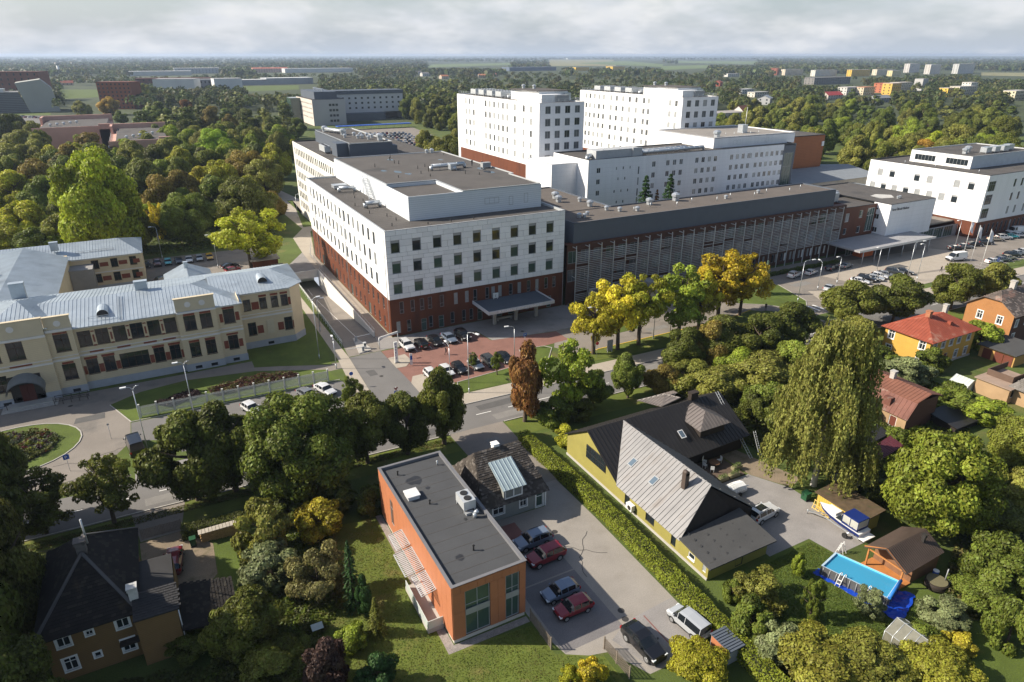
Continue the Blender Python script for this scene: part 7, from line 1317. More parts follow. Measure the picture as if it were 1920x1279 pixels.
def sign(x, y, h_, ang, label, shape='sq', s=.35, txt=None, m=None):
    t = thing('road_sign', label, 'sign', (x, y, 0), ang); p = bpy.data.objects.new('pole', MB().tube((0, 0, 0), (0, 0, h_), .035, .035, 6).mesh('pole', galv)); col.objects.link(p); p.parent = t
    b = MB()
    if shape == 'sq': b.box(-s, s, -.06, -.04, h_-2*s, h_)
    elif shape == 'ro': b.tube((0, -.04, h_-s), (0, -.065, h_-s), s, s, 20)
    else: b.prism([(-s, 0), (s, 0), (s, .02), (-s, .02)], 0, .01); b = MB().face([(-s, -.05, h_-.1), (s, -.05, h_-.1), (0, -.05, h_-.1-2*s*.86)][::-1]).face([(-s, -.03, h_-.1), (s, -.03, h_-.1), (0, -.03, h_-.1-2*s*.86)])
    o = bpy.data.objects.new('sign_face', b.mesh('sign_face', m or blue_s)); col.objects.link(o); o.parent = t
    if txt:
        l = text_obj('lettering', txt, s*1.7, (0, 0, 0), math.pi/2, 0, frame_white, None, .004); l.parent = t; l.location = (-s*.55, -.075, h_-s*1.62)
    return t
sign(-8.6, -27.9, 2.9, 0, 'square blue sign on a post at the drive mouth', 'sq', .32); sign(-8.6, -27.95, 3.6, 0, 'give way triangle above the blue crossing sign', 'tri', .38, None, mat('sign_pale', (.55, .25, .22), .5)); sign(-13.0, -17.5, 2.8, 0, 'round blue sign beside the clinic car park', 'ro', .34); sign(21.0, -16.9, 3.0, 0, 'blue parking sign on the red paving', 'sq', .32, 'P'); sign(30.6, -27.2, 3.2, 0, 'no entry sign below the first yellow tree', 'ro', .34, None, red_s); sign(-53.8, -24.3, 2.6, .2, 'small blue parking sign beside the flower bed drive', 'sq', .36, 'P'); sign(150.5, -32.8, 4.5, 0, 'blue parking sign at the street on the right', 'sq', .6, 'P'); sign(-49.0, -17.5, 2.6, .3, 'thin post with a small grey plate at the clinic drive', 'sq', .14, None, frame_grey)
lt_pur = mat('letter_purple', (.10, .05, .24), .5, 0)
py_ = thing('sign_pylon', 'tall white pylon with purple letters at the parking court corner', 'sign', (-3.2, -12.0, 0)); MB().box(-3.5, -2.9, -12.1, -11.9, 0, 4.2).obj('board', frame_white, py_)
for i, ch in enumerate('PARKLA'): text_obj('lettering', ch, .5, (-3.38, -12.11, 3.6-.55*i), math.pi/2, 0, lt_pur, py_, .008)
MB().box(-3.6, -2.8, -12.2, -11.8, 0, .25).obj('base', concrete, py_)
fl2 = thing('feather_flag', 'narrow white upright banner with blue print on the red paving', 'banner', (-1.2, -14.4, 0)); MB().box(-1.42, -.98, -14.43, -14.37, .2, 2.4).obj('cloth', frame_white, fl2); MB().box(-1.4, -1.0, -14.45, -14.43, 1.2, 2.0).obj('print', blue_s, fl2); MB().tube((-1.45, -14.4, 0), (-1.45, -14.4, 2.5), .03, .03, 6).obj('pole', alu, fl2)
cl = thing('height_barrier', 'white height limit beam across the footpath by the white block', 'barrier', (-1.6, -3.6, 0)); MB().bar((-4.0, -4.4, 2.2), (.2, -3.0, 2.2), .15, .4).obj('beam', frame_white, cl); MB().tube((-4.0, -4.4, 0), (-4.0, -4.4, 2.2), .08, .08, 8).obj('post', alu, cl); MB().tube((.2, -3.0, 0), (.2, -3.0, 2.2), .08, .08, 8).obj('post', alu, cl)
for x, y, d_, lb in ((-7.2, -4.2, -1, 'parking barrier with white arm, nearer one at the garage drive'), (-7.0, 1.2, 1, 'parking barrier with white arm, farther one at the garage drive')):
    t = thing('parking_barrier', lb, 'barrier', (x, y, 0)); MB().box(x-.2, x+.2, y-.2, y+.2, 0, 1.1).obj('cabinet', frame_grey, t); MB().bar((x, y, 1.0), (x+3.0*d_, y+.2, 1.05), .06, .1).obj('arm', frame_white, t)
tk = thing('ticket_machine', 'grey ticket terminal on the kerb between the barriers', 'terminal', (-6.5, -3.0, 0)); MB().box(-6.75, -6.25, -3.3, -2.8, 0, 1.3).box(-6.8, -6.2, -3.35, -2.75, 1.3, 1.36).obj('cabinet', alu, tk); MB().box(-6.65, -6.35, -3.32, -3.3, .8, 1.15).obj('display', glass, tk)
MB().prism([(-8.2, -5.0), (-5.6, -4.2), (-5.4, -3.4), (-6.6, 3), (-7.2, 3)], .01, .14).obj('barrier_island', kerb_m); tag(bpy.data.objects['barrier_island'], kind='structure')
rp = thing('brown_shelter', 'rust brown sheet metal vent house beside the ramp head', 'vent house', (-12, 51, 0)); MB().box(-14.0, -11.4, 49.6, 52.0, 0, 3.2).obj('wall', rust_panel, rp); MB().box(-14.1, -11.3, 49.5, 52.1, 3.2, 3.35).obj('roof', tar, rp)
rp = thing('brown_shelter', 'larger rust brown bicycle shelter with a pale roof behind the vent house', 'shelter', (-14, 62, 0)); MB().box(-17.6, -11.4, 58.5, 62.5, 0, 2.9).obj('wall', rust_panel, rp); MB().box(-18.2, -10.9, 58.0, 63, 2.9, 3.1).obj('roof', mat('pale_felt', (.33, .30, .27), .9), rp)
lb3 = thing('brown_garage', 'low red brown building at the end of the path behind the trees', 'building', (-8, 172, 0)); MB().box(-26, 2, 166, 182, 0, 5).obj('wall', mat('dark_red_board', (.10, .025, .02), .8), lb3); MB().box(-27, 3, 165, 183, 5, 5.3).obj('roof', slate_panel, lb3)
ib = thing('information_board', 'grey information board on the grass under the yellow trees', 'sign', (34.0, -26.6, 0)); MB().box(33.4, 34.6, -26.7, -26.5, .5, 2.6).obj('board', frame_grey, ib); MB().tube((33.5, -26.6, 0), (33.5, -26.6, .5), .05).tube((34.5, -26.6, 0), (34.5, -26.6, .5), .05).obj('legs', alu, ib)
tri = thing('garden_trampoline', 'small grey folding table on the lawn below the willow bushes', 'table', G(596, 1184)+(0,)); x, y = G(596, 1184); MB().box(x-.55, x+.55, y-.45, y+.45, .62, .67).obj('table_top', mat('plastic_pale', (.42, .50, .50), .4), tri); tri.name = 'garden_table'
for ex in (-.45, .45):
    for ey in (-.35, .35): MB().tube((x+ex, y+ey, 0), (x+ex, y+ey, .62), .03, .03, 6).obj('leg', galv, tri)
# ------------------------------------------------------------------ people
def person(x, y, ang, label, top, legs_, stride=.25, z=0.02, hat=(.05, .03, .02)):
    m2 = PMESH[stride].copy()
    m2.materials.clear()
    nm = label[:10].replace(' ', '_')
    for c, n_ in ((top, 'top'), (legs_, 'trousers'), ((.45, .27, .19), 'skin'), (hat, 'hair')): m2.materials.append(mat('person_%s_%s' % (n_, nm), c, .8, .08, 4))
    for p in m2.polygons:
        c = p.center; p.material_index = 2 if c.z > 1.5 else (1 if c.z < .98 else 0)
        if c.z > 1.66 or (c.z > 1.56 and c.x < .0): p.material_index = 3
        if abs(c.y) > .2 and c.z < .96: p.material_index = 2
        if c.z < .07: p.material_index = 3
    t = place('person', m2, None, (x, y, z), ang); return tag(t, label, 'person')
_p = lambda k: k
person(6.2, -12.9, -.4, 'person in dark clothes walking across the red parking court', (.015, .015, .02), (.02, .02, .025)); x, y = 45.3, -21.6; person(x, y, 2.8, 'person in a white shirt walking on the service road', (.65, .65, .65), (.10, .09, .09)); x, y = G(1435, 582); person(x, y, -2.4, 'person in turquoise walking on the pavement by the lawn', (.02, .30, .38), (.03, .08, .16))
person(35.6, 37.5, 1, 'person in black standing left on the hospital roof', (.012, .012, .015), (.015, .015, .02), .05, 26.03); person(37.3, 35.2, 2, 'person in black standing right on the hospital roof', (.012, .012, .015), (.015, .015, .02), .05, 26.03)
x, y = 140.2, -25.2; person(x, y, 1.2, 'person in pale clothes beside the planter row near the lindens', (.6, .58, .55), (.05, .05, .06))
# ------------------------------------------------------------------ vegetation
rng = np.random.default_rng(11)
def quads_mesh(name, C, A, B, m, tint=None, tone=None):
    """leaf faces: centre C, half axes A (long) and B (short) -> pointed quads"""
    n = len(C); V = np.empty((n, 4, 3), np.float32); V[:, 0] = C-A; V[:, 1] = C-A*.1+B; V[:, 2] = C+A; V[:, 3] = C-A*.1-B
    me = bpy.data.meshes.new(name); me.vertices.add(n*4); me.vertices.foreach_set('co', V.ravel()); me.loops.add(n*4); me.loops.foreach_set('vertex_index', np.arange(n*4, dtype=np.int32)); me.polygons.add(n); me.polygons.foreach_set('loop_start', np.arange(0, n*4, 4, dtype=np.int32))
    me.materials.append(m)
    if tint is not None:
        at = me.attributes.new('tint', 'FLOAT_COLOR', 'FACE'); cc_ = np.ones((n, 4), np.float32); cc_[:, :3] = tint; at.data.foreach_set('color', cc_.ravel())
    if tone is not None:
        at = me.attributes.new('tone', 'FLOAT', 'FACE'); at.data.foreach_set('value', np.asarray(tone, np.float32))
    me.update(calc_edges=True); return me
def unit(a): return a/np.maximum(1e-6, np.linalg.norm(a, axis=1, keepdims=True))
def leaf_axes(N_, size, jit, droop=0.0):
    n = len(N_); nn = unit(N_+rng.normal(0, jit, (n, 3))); t = unit(np.cross(nn, rng.normal(0, 1, (n, 3)))); t[:, 2] -= droop; t = unit(t); s = np.cross(nn, t); sz = (size*rng.uniform(.45, 1.55, n))[:, None]
    return t*sz, unit(s)*sz*.62
def crown_mesh(name, n_leaf, leaf, nclump, seed, raw=False, cr_=(.26, .44), hollow=.55, top=1.0):
    """leaf crown: radius 1, z 0..1 ; clumps spread through an ellipsoid so that the outline is uneven and gaps show"""
    global rng; rng = np.random.default_rng(seed)
    d = unit(rng.normal(0, 1, (nclump, 3))); rad = rng.uniform(hollow, .92, nclump)[:, None]; c = d*rad; c[:, 2] = c[:, 2]*.9
    low = c[:, 2] < 0; c[low, :2] *= (1+.12*c[low, 2:3]); up = c[:, 2] > 0; c[up, :2] *= (1-.28*top*c[up, 2:3])
    r = rng.uniform(cr_[0], cr_[1], nclump); k = rng.choice(nclump, n_leaf*3, p=r**2/np.sum(r**2)); dd = unit(rng.normal(0, 1, (n_leaf*3, 3))); dd[:, 2] = np.where(rng.random(n_leaf*3) < .35, np.abs(dd[:, 2]), dd[:, 2])
    P = c[k]+dd*(r[k]*rng.uniform(.66, 1.10, n_leaf*3))[:, None]*np.array([1, 1, .8])
    ins = np.zeros(len(P), bool)
    for i in range(nclump): ins |= (np.linalg.norm((P-c[i])/np.array([1, 1, .8]), axis=1) < r[i]*.66) & (k != i)
    tn = rng.uniform(-.30, .34, nclump)[k[~ins][:n_leaf]]; P, dd = P[~ins][:n_leaf], dd[~ins][:n_leaf]
    P[:, :2] /= np.quantile(np.hypot(P[:, 0], P[:, 1]), .96); zl, zh = np.quantile(P[:, 2], .01), np.quantile(P[:, 2], .995)
    A, B = leaf_axes(dd+P*.5, leaf, .6, .25); P[:, 2] = (P[:, 2]-zl)/(zh-zl); A[:, 2] *= .6; B[:, 2] *= .6
    return (P, A, B, tn) if raw else quads_mesh(name, P, A, B, LEAF, None, tn)
def birch_mesh(name, seed):
    global rng; rng = np.random.default_rng(seed); Ps = []; Ds = []
    br = [(rng.uniform(0, 6.283), math.sqrt(rng.random())*.9, rng.uniform(.18, 1.0)) for _ in range(150)]; br = [(a, r*(1.04-.55*q**3), q) for a, r, q in br]
    for i in range(2700):
        a0, r0, q0 = br[i % 150]; px_, py_ = r0*math.cos(a0)+rng.normal(0, .075), r0*math.sin(a0)+rng.normal(0, .075); a = math.atan2(py_, px_); r = math.hypot(px_, py_); z0 = (1-.25*min(1, r)**2.5)*q0+rng.normal(0, .025); L = rng.uniform(.06, .24); n = int(L*210)
        t = np.linspace(0, 1, n); x = r*math.cos(a)*(1+.10*t)+rng.normal(0, .012, n); y = r*math.sin(a)*(1+.10*t)+rng.normal(0, .012, n); z = np.maximum(.02, z0-L*t**1.3+rng.normal(0, .008, n)); Ps.append(np.stack([x, y, z], 1)); Ds.append(np.tile([math.cos(a), math.sin(a), .5], (n, 1)))
    P, D = np.concatenate(Ps), np.concatenate(Ds); A, B = leaf_axes(D, .0165, .8, .6); A[:, 2] *= .5; return quads_mesh(name, P, A, B, LEAF)
def spruce_mesh(name, seed, tiers=20, per=9):
    global rng; rng = np.random.default_rng(seed); Ps, As, Bs = [], [], []
    for t in range(tiers):
        z = t/tiers; R_ = (1-z)**.9*rng.uniform(.88, 1.05)+.03
        for k in range(per):
            a = k*6.283/per+rng.uniform(0, 1); n = 24; s = np.linspace(.08, 1, n)*R_*rng.uniform(.8, 1.08); jx = rng.normal(0, .05, n)*s
            x = s*math.cos(a)-jx*math.sin(a); y = s*math.sin(a)+jx*math.cos(a); zz_ = z-.06*s+rng.normal(0, .008, n); Ps.append(np.stack([x, y, zz_], 1)); d = np.tile([math.cos(a), math.sin(a), -.15], (n, 1))+rng.normal(0, .35, (n, 3)); A = unit(d)*.10*(1-.5*z); B = unit(np.cross(A, [0, 0, 1]))*.045; A[:, 2] *= .4; As.append(A); Bs.append(B)
    return quads_mesh(name, np.concatenate(Ps), np.concatenate(As), np.concatenate(Bs), LEAF)
CR = {'L': [crown_mesh('crown', 46000, .029, 70, s, cr_=(.15, .32)) for s in (1, 2, 3)], 'M': [crown_mesh('crown', 28000, .040, 48, s, cr_=(.17, .36)) for s in (4, 5, 6, 7)], 'S': [crown_mesh('crown', 14000, .056, 30, s, top=.6, cr_=(.18, .40)) for s in (8, 9, 10)], 'A': [crown_mesh('crown', 11500, .040, 52, s, cr_=(.10, .23), hollow=.3) for s in (12, 13, 14)],
      'F': [crown_mesh('crown', 3500, .10, 22, s, cr_=(.24, .42)) for s in (20, 21, 22, 23)], 'W': [birch_mesh('crown', 30)], 'P': [spruce_mesh('crown', 31)], 'C': [crown_mesh('crown', 16000, .05, 34, s, cr_=(.2, .36), hollow=.35) for s in (33, 34)]}
def trunk_mesh(seed, m, spread=.55, n_l=7):
    q = random.Random(seed); b = MB(); pts = [(0, 0, -.01), (q.uniform(-.02, .02), q.uniform(-.02, .02), .25), (q.uniform(-.04, .04), q.uniform(-.04, .04), .55), (q.uniform(-.05, .05), q.uniform(-.05, .05), .85)]; rr = [.055, .042, .03, .012]
    for i in range(3): b.tube(pts[i], pts[i+1], rr[i], rr[i+1], 8, cap=False)
    for i in range(n_l):
        a = q.uniform(0, 6.28); z = q.uniform(.28, .7); e = (spread*q.uniform(.5, .9)*math.cos(a), spread*q.uniform(.5, .9)*math.sin(a), min(.93, z+q.uniform(.12, .3))); mid = (e[0]*.45, e[1]*.45, z+(e[2]-z)*.35); b.tube((0, 0, z), mid, .022, .015, 5, cap=False).tube(mid, e, .015, .005, 5, cap=False)
    return b.mesh('trunk', m)
TRK = [trunk_mesh(s, bark) for s in range(4)]; TRB = trunk_mesh(9, birch_bark, .4, 9); TRS = MB().tube((0, 0, 0), (0, 0, .9), .05, .01, 6).mesh('trunk', bark)
vr = random.Random(77); FOOT = []
def tree(x, y, h_, r_, kind, colr, label, group=None, cb=.18, name='tree', cat='tree', sq=1.0, z=0.0):
    t = thing(name, label, cat, (x, y, z), vr.uniform(0, 6.28), group); FOOT.append((x, y, r_))
    c = bpy.data.objects.new('crown', vr.choice(CR[kind])); col.objects.link(c); c.parent = t; c.location = (0, 0, h_*cb); c.scale = (r_, r_*sq, h_*(1-cb)); j = vr.uniform(2.3, 2.9); c.color = (colr[0]*j*1.06, colr[1]*j, colr[2]*j*.8, 1)
    if cb > .04 or kind in 'PW':
        k = bpy.data.objects.new('trunk', TRB if kind == 'W' else (TRS if kind == 'P' else vr.choice(TRK))); col.objects.link(k); k.parent = t; w_ = h_*(.55 if kind != 'W' else .35); k.scale = (w_, w_, h_*.98)
    else:
        k = bpy.data.objects.new('stem', TRK[0]); col.objects.link(k); k.parent = t; k.scale = (h_*.5, h_*.5, h_*.8)
    return t
def tb(bx, by, ty, w_, kind, colr, label, **k):
    """tree surveyed by its foot, top and width in the photo"""
    cb = k.get('cb', .18); phi = PITCH+math.atan(((by+ty)/2-639.5)/FPX); cp_, sp_ = math.cos(phi), math.sin(phi)
    x, y = G(bx, by); s = depth_at(x, y, 2)/FPX; r_ = w_/2*s; e = (by-ty)*s
    if cb <= .06:      # bush: by is the lower edge of the crown, not the foot
        a = max(.5*r_, math.sqrt(max(0, (e/2)**2-(r_*sp_)**2))/cp_); x, y = G(bx, (by+ty)/2, a); return tree(x, y, 2*a, r_*.97, kind, colr, label, **k)
    lo, hi = .5, 60.
    for _ in range(40):
        h_ = (lo+hi)/2
        if h_*(1+cb)/2*cp_+math.hypot(h_*(1-cb)/2*cp_, r_*sp_) < e: lo = h_
        else: hi = h_
    return tree(x, y, h_*.97, r_*.9, kind, colr, label, **k)
def tt(px, py, h_, r_, kind, colr, label, **k):
    """tree surveyed by its top, with an estimated height"""
    x, y = G(px, py, h_); return tree(x, y, h_, r_, kind, colr, label, **k)
DK, DK2, MID, LGT, OLV, YG, YEL, GOLD, BRN, BRZ, GRY_G, DEEP, PUR, BLUE = (.038, .048, .010), (.046, .055, .011), (.050, .068, .013), (.085, .115, .016), (.085, .092, .022), (.125, .135, .014), (.135, .130, .013), (.170, .142, .012), (.092, .050, .018), (.078, .066, .017), (.075, .092, .05), (.018, .042, .014), (.030, .020, .020), (.075, .115, .11)
SL = 'street trees'
tb(88, 1000, 870, 145, 'A', DK2, 'thin dark linden at the left above the ochre house', group=SL, cb=.25); tb(215, 980, 845, 125, 'A', DK2, 'airy linden right of the thin one, before the grass verge', group=SL, cb=.25); tb(372, 937, 768, 165, 'M', DK, 'dense dark linden shading the street beside the black van', group=SL, cb=.16); tb(443, 920, 752, 140, 'M', DK, 'dark linden right of the van, second of the dense pair', group=SL, cb=.16)
tb(562, 925, 728, 225, 'L', MID, 'broad green maple towering over the left street verge', group=SL, cb=.12); tb(690, 868, 735, 120, 'M', DK2, 'dark linden between the broad maple and the pointed one', group=SL); tb(765, 852, 732, 98, 'M', DK, 'dark linden behind the orange office corner', group=SL); tb(833, 832, 692, 92, 'M', DK2, 'pointed dark linden right of the drive mouth', group=SL); tb(662, 765, 705, 48, 'A', MID, 'slim young tree beside the drive mouth', cb=.1)
tb(984, 790, 645, 84, 'C', BRN, 'brown withered conical tree beside the driveway', cb=.14); tb(1068, 775, 640, 115, 'A', LGT, 'loose light green tree right of the brown one', cb=.15); tb(1112, 762, 690, 70, 'M', MID, 'small round green tree behind the loose light green one'); tb(1177, 746, 660, 70, 'M', MID, 'neat oval green tree on the verge left of the yellow house roof')
tb(1276, 698, 607, 95, 'M', DK, 'dark linden right of the walking man', group=SL); tb(1362, 690, 588, 140, 'M', DK2, 'dark linden right of the bronze tinted one', group=SL); tb(1330, 700, 600, 90, 'M', BRZ, 'bronze tinted linden in the dark street row', group=SL); tb(1468, 655, 558, 120, 'M', DK, 'dark linden before the crossing', group=SL); tb(1420, 672, 585, 100, 'M', DK, 'dark linden second before the crossing', group=SL)
tb(1588, 612, 520, 105, 'M', DK2, 'left of the dark linden pair by the slanted car row', group=SL); tb(1672, 606, 512, 120, 'M', DK, 'right of the dark linden pair by the slanted car row', group=SL); tb(1782, 580, 492, 95, 'M', DK2, 'left of the linden pair before the flags', group=SL); tb(1846, 572, 488, 90, 'M', OLV, 'right of the linden pair before the flags', group=SL)
YT = 'autumn trees along the service road'
tb(1112, 664, 545, 98, 'A', YEL, 'yellow tree nearest the emergency canopy', group=YT, cb=.22); tb(1158, 655, 518, 108, 'A', (.20, .19, .018), 'yellow green tree second from the emergency canopy', group=YT, cb=.25); tb(1197, 647, 510, 112, 'A', YG, 'greener tree third along the service road', group=YT, cb=.25); tb(1272, 628, 496, 122, 'A', LGT, 'light green tree with several stems beside the tall lamp', group=YT, cb=.25); tb(1309, 618, 508, 80, 'A', (.17, .17, .018), 'yellowing tree left of the golden pair', group=YT, cb=.25); tb(1345, 600, 468, 135, 'A', GOLD, 'brightest golden tree of the row', group=YT, cb=.28); tb(1386, 592, 474, 120, 'A', GOLD, 'golden tree right of the brightest one', group=YT, cb=.25)
tb(1436, 552, 487, 30, 'P', BLUE, 'small blue spruce at the corner of the lawn', cb=.05); tb(932, 703, 660, 26, 'A', MID, 'young tree staked between the parked cars', cb=.3); tb(888, 692, 660, 22, 'A', MID, 'second young tree left of the staked one', cb=.3)
# spruces in the courtyard behind the screened block
for u, v, h_, r_, c, lb in ((*G(1213, 325, 21), 21, 5.6, DEEP, 'dark spruce left in the courtyard before the ward block'), (*G(1259, 322, 21), 21, 5.4, DEEP, 'dark spruce right in the courtyard before the ward block'), (*G(1233, 352, 17), 17, 3.0, BRN, 'small reddish spruce between the two courtyard spruces')): tree(u, v, h_, r_, 'P', c, lb, cb=.04)
# right gardens
tb(1525, 910, 605, 215, 'W', (.082, .090, .026), 'tall weeping birch with pale stem in the garden', cb=.07); tb(1572, 885, 715, 95, 'W', (.065, .080, .024), 'smaller weeping birch crown right of the tall birch', cb=.08); tb(1742, 988, 800, 205, 'L', (.068, .086, .013), 'big round maple above the sauna cabin', cb=.10); tb(1905, 875, 772, 125, 'L', (.08, .095, .018), 'pale green apple-like tree at the right edge', cb=.10)
GB = [(1425, 745, 655, 130, 'M', OLV), (1340, 760, 682, 110, 'M', OLV), (1492, 735, 640, 110, 'M', (.075, .10, .018)), (1385, 725, 650, 95, 'M', LGT), (1290, 745, 672, 100, 'M', (.075, .085, .02)), (1246, 742, 678, 75, 'M', BRZ), (1440, 790, 715, 90, 'S', MID), (1600, 660, 590, 95, 'M', OLV), (1655, 700, 650, 80, 'S', MID), (1475, 820, 745, 85, 'M', DK), (1420, 800, 740, 60, 'S', DK)]
for i, g_ in enumerate(GB): tb(*g_, ('olive shrub tree in the thicket behind the yellow house', 'olive shrub tree at the left of the thicket', 'fresh green shrub tree beside the birch top', 'light green shrub tree in the middle of the thicket', 'dull green shrub tree right of the verge grass', 'bronze shrub tree on the street side of the thicket', 'low green shrub behind the ladder', 'olive tree touching the yellow wooden house', 'low bush before the yellow wooden house wall', 'dark shrub right of the ladders', 'small dark shrub at the right gable')[i], cb=.05, name='shrub_tree')
SB = [(1062, 838, 795, 52, 'S', YG, 'bright bush at the top end of the hedge'), (1040, 800, 742, 66, 'S', MID, 'tall bush beside the driveway behind the hedge'), (1085, 790, 745, 60, 'S', DK2, 'dark bush on the verge behind the yellow house'), (1425, 1150, 1062, 105, 'A', OLV, 'grey olive apple tree on the pool lawn'), (1412, 1205, 1120, 90, 'S', MID, 'green bush below the apple tree'), (1527, 1160, 1085, 40, 'A', MID, 'slim young fruit tree left of the pool'), (1632, 1160, 1100, 62, 'A', GRY_G, 'small fruit tree standing before the pool side'), (1500, 1080, 1040, 30, 'S', LGT, 'little bush on the lawn by the yellow boards'), (1375, 1130, 1085, 40, 'S', MID, 'little bush beside the lean-to corner'),
  (1535, 1300, 1180, 165, 'M', (.082, .086, .016), 'big yellow olive bush at the bottom right of centre'), (1630, 1300, 1190, 150, 'M', (.075, .082, .018), 'broad olive bush next to the greenhouse'), (1460, 1250, 1165, 95, 'S', GRY_G, 'grey green bush beside the hedge at the bottom'), (1760, 1300, 1205, 140, 'M', (.095, .102, .015), 'yellow green bush at the bottom right'), (1725, 1225, 1165, 70, 'S', MID, 'green shrub beside the greenhouse gable'), (1770, 1185, 1115, 90, 'S', GRY_G, 'grey green shrub in the wild garden'), (1855, 1150, 1078, 110, 'M', MID, 'large shrub in the wild garden'), (1885, 1120, 1000, 140, 'M', MID, 'tall shrub at the right edge of the wild garden'), (1860, 1010, 930, 130, 'M', DK2, 'dark shrub below the big maple at the right'), (1800, 1230, 1180, 70, 'S', (.14, .13, .016), 'yellow flowering bush by the paling fence'), (1900, 1220, 1120, 90, 'S', MID, 'shrub at the far end of the paling fence'),
  (1312, 1290, 1195, 118, 'M', (.115, .118, .012), 'bright yellow bush before the bin store'), (1105, 1300, 1232, 70, 'S', (.17, .15, .014), 'small yellow bush on the bottom lawn'), (1070, 1300, 1250, 45, 'S', YG, 'tiny yellow green bush on the bottom lawn'),
  (1748, 700, 650, 55, 'S', MID, 'bush at the corner of the yellow wooden house'), (1700, 722, 665, 95, 'S', GRY_G, 'grey green bush before the yellow wooden house'), (1842, 655, 600, 70, 'S', LGT, 'bright bush between the two wooden houses'), (1790, 770, 725, 90, 'S', MID, 'bush behind the rusty house'), (1640, 740, 690, 60, 'S', DK2, 'bush between birch and rusty house'), (1850, 800, 745, 80, 'S', LGT, 'light bush before the sunroom house'), (1680, 850, 800, 70, 'S', MID, 'bush below the rusty house door'), (1905, 960, 880, 90, 'S', OLV, 'olive bush at the right edge'), (1590, 920, 870, 70, 'S', DK2, 'dark bush under the birch'), (1655, 950, 900, 60, 'S', DK, 'dark bush behind the old lean-to'), (1610, 780, 720, 90, 'S', OLV, 'olive bush under the smaller birch')]
for s in SB: tb(*s, cb=.02, name='bush', cat='bush')
# left gardens
LB = [(492, 1048, 942, 105, 'S', OLV, 'pale olive willow bush beside the log stack'), (600, 1010, 930, 95, 'S', (.13, .12, .014), 'yellowing bush right of the willow bush'), (508, 1112, 1012, 118, 'S', GRY_G, 'grey green bush in the middle of the left garden'), (594, 1135, 1022, 118, 'A', (.085, .085, .038), 'silvery drooping small tree in the left garden'), (460, 1235, 1105, 135, 'M', DK2, 'large dark willow bush below the woodshed'), (515, 1310, 1195, 145, 'M', DK2, 'large dark bush at the bottom left'), (612, 1300, 1195, 92, 'S', PUR, 'dark purple leaved bush'), (708, 1300, 1222, 78, 'S', DEEP, 'deep green round bush at the bottom'), (657, 1140, 1015, 52, 'P', DEEP, 'slim dark conifer in the left garden'), (704, 1190, 1118, 46, 'P', (.06, .07, .015), 'small yellowish conifer on the lawn'), (682, 1155, 1085, 40, 'C', DEEP, 'small dark thuja left of the yellowish conifer'), (660, 1225, 1165, 70, 'S', LGT, 'fresh green weeds heap on the left lawn'), (570, 1235, 1185, 60, 'S', DK, 'low dark bush before the purple one'), (695, 965, 905, 66, 'S', DK, 'dark bush at the far corner of the orange office'), (640, 960, 905, 60, 'S', DK, 'dark bush in the shade under the broad maple'), (540, 985, 930, 80, 'S', DK, 'shaded bush behind the willow bush'), (360, 1230, 1180, 90, 'S', DK, 'low bush before the woodshed')]
for s in LB: tb(*s, cb=.02 if s[4] != 'P' else .05, name='bush' if s[4] != 'P' else 'conifer', cat='bush' if s[4] != 'P' else 'conifer')
tb(22, 1200, 945, 175, 'L', (.040, .044, .012), 'huge dark tree on the left edge beside the ochre house', cb=.08); tb(15, 985, 800, 120, 'M', DK, 'dark linden cut by the left edge', group=SL, cb=.12); tb(-60, 1100, 800, 260, 'L', DK, 'tall dark tree mostly beyond the left edge', cb=.08); tb(0, 1420, 1200, 200, 'L', DK, 'dark tree in the bottom left corner', cb=.06); tb(-150, 1300, 900, 300, 'L', DK, 'tall dark tree beyond the bottom left edge', cb=.06)
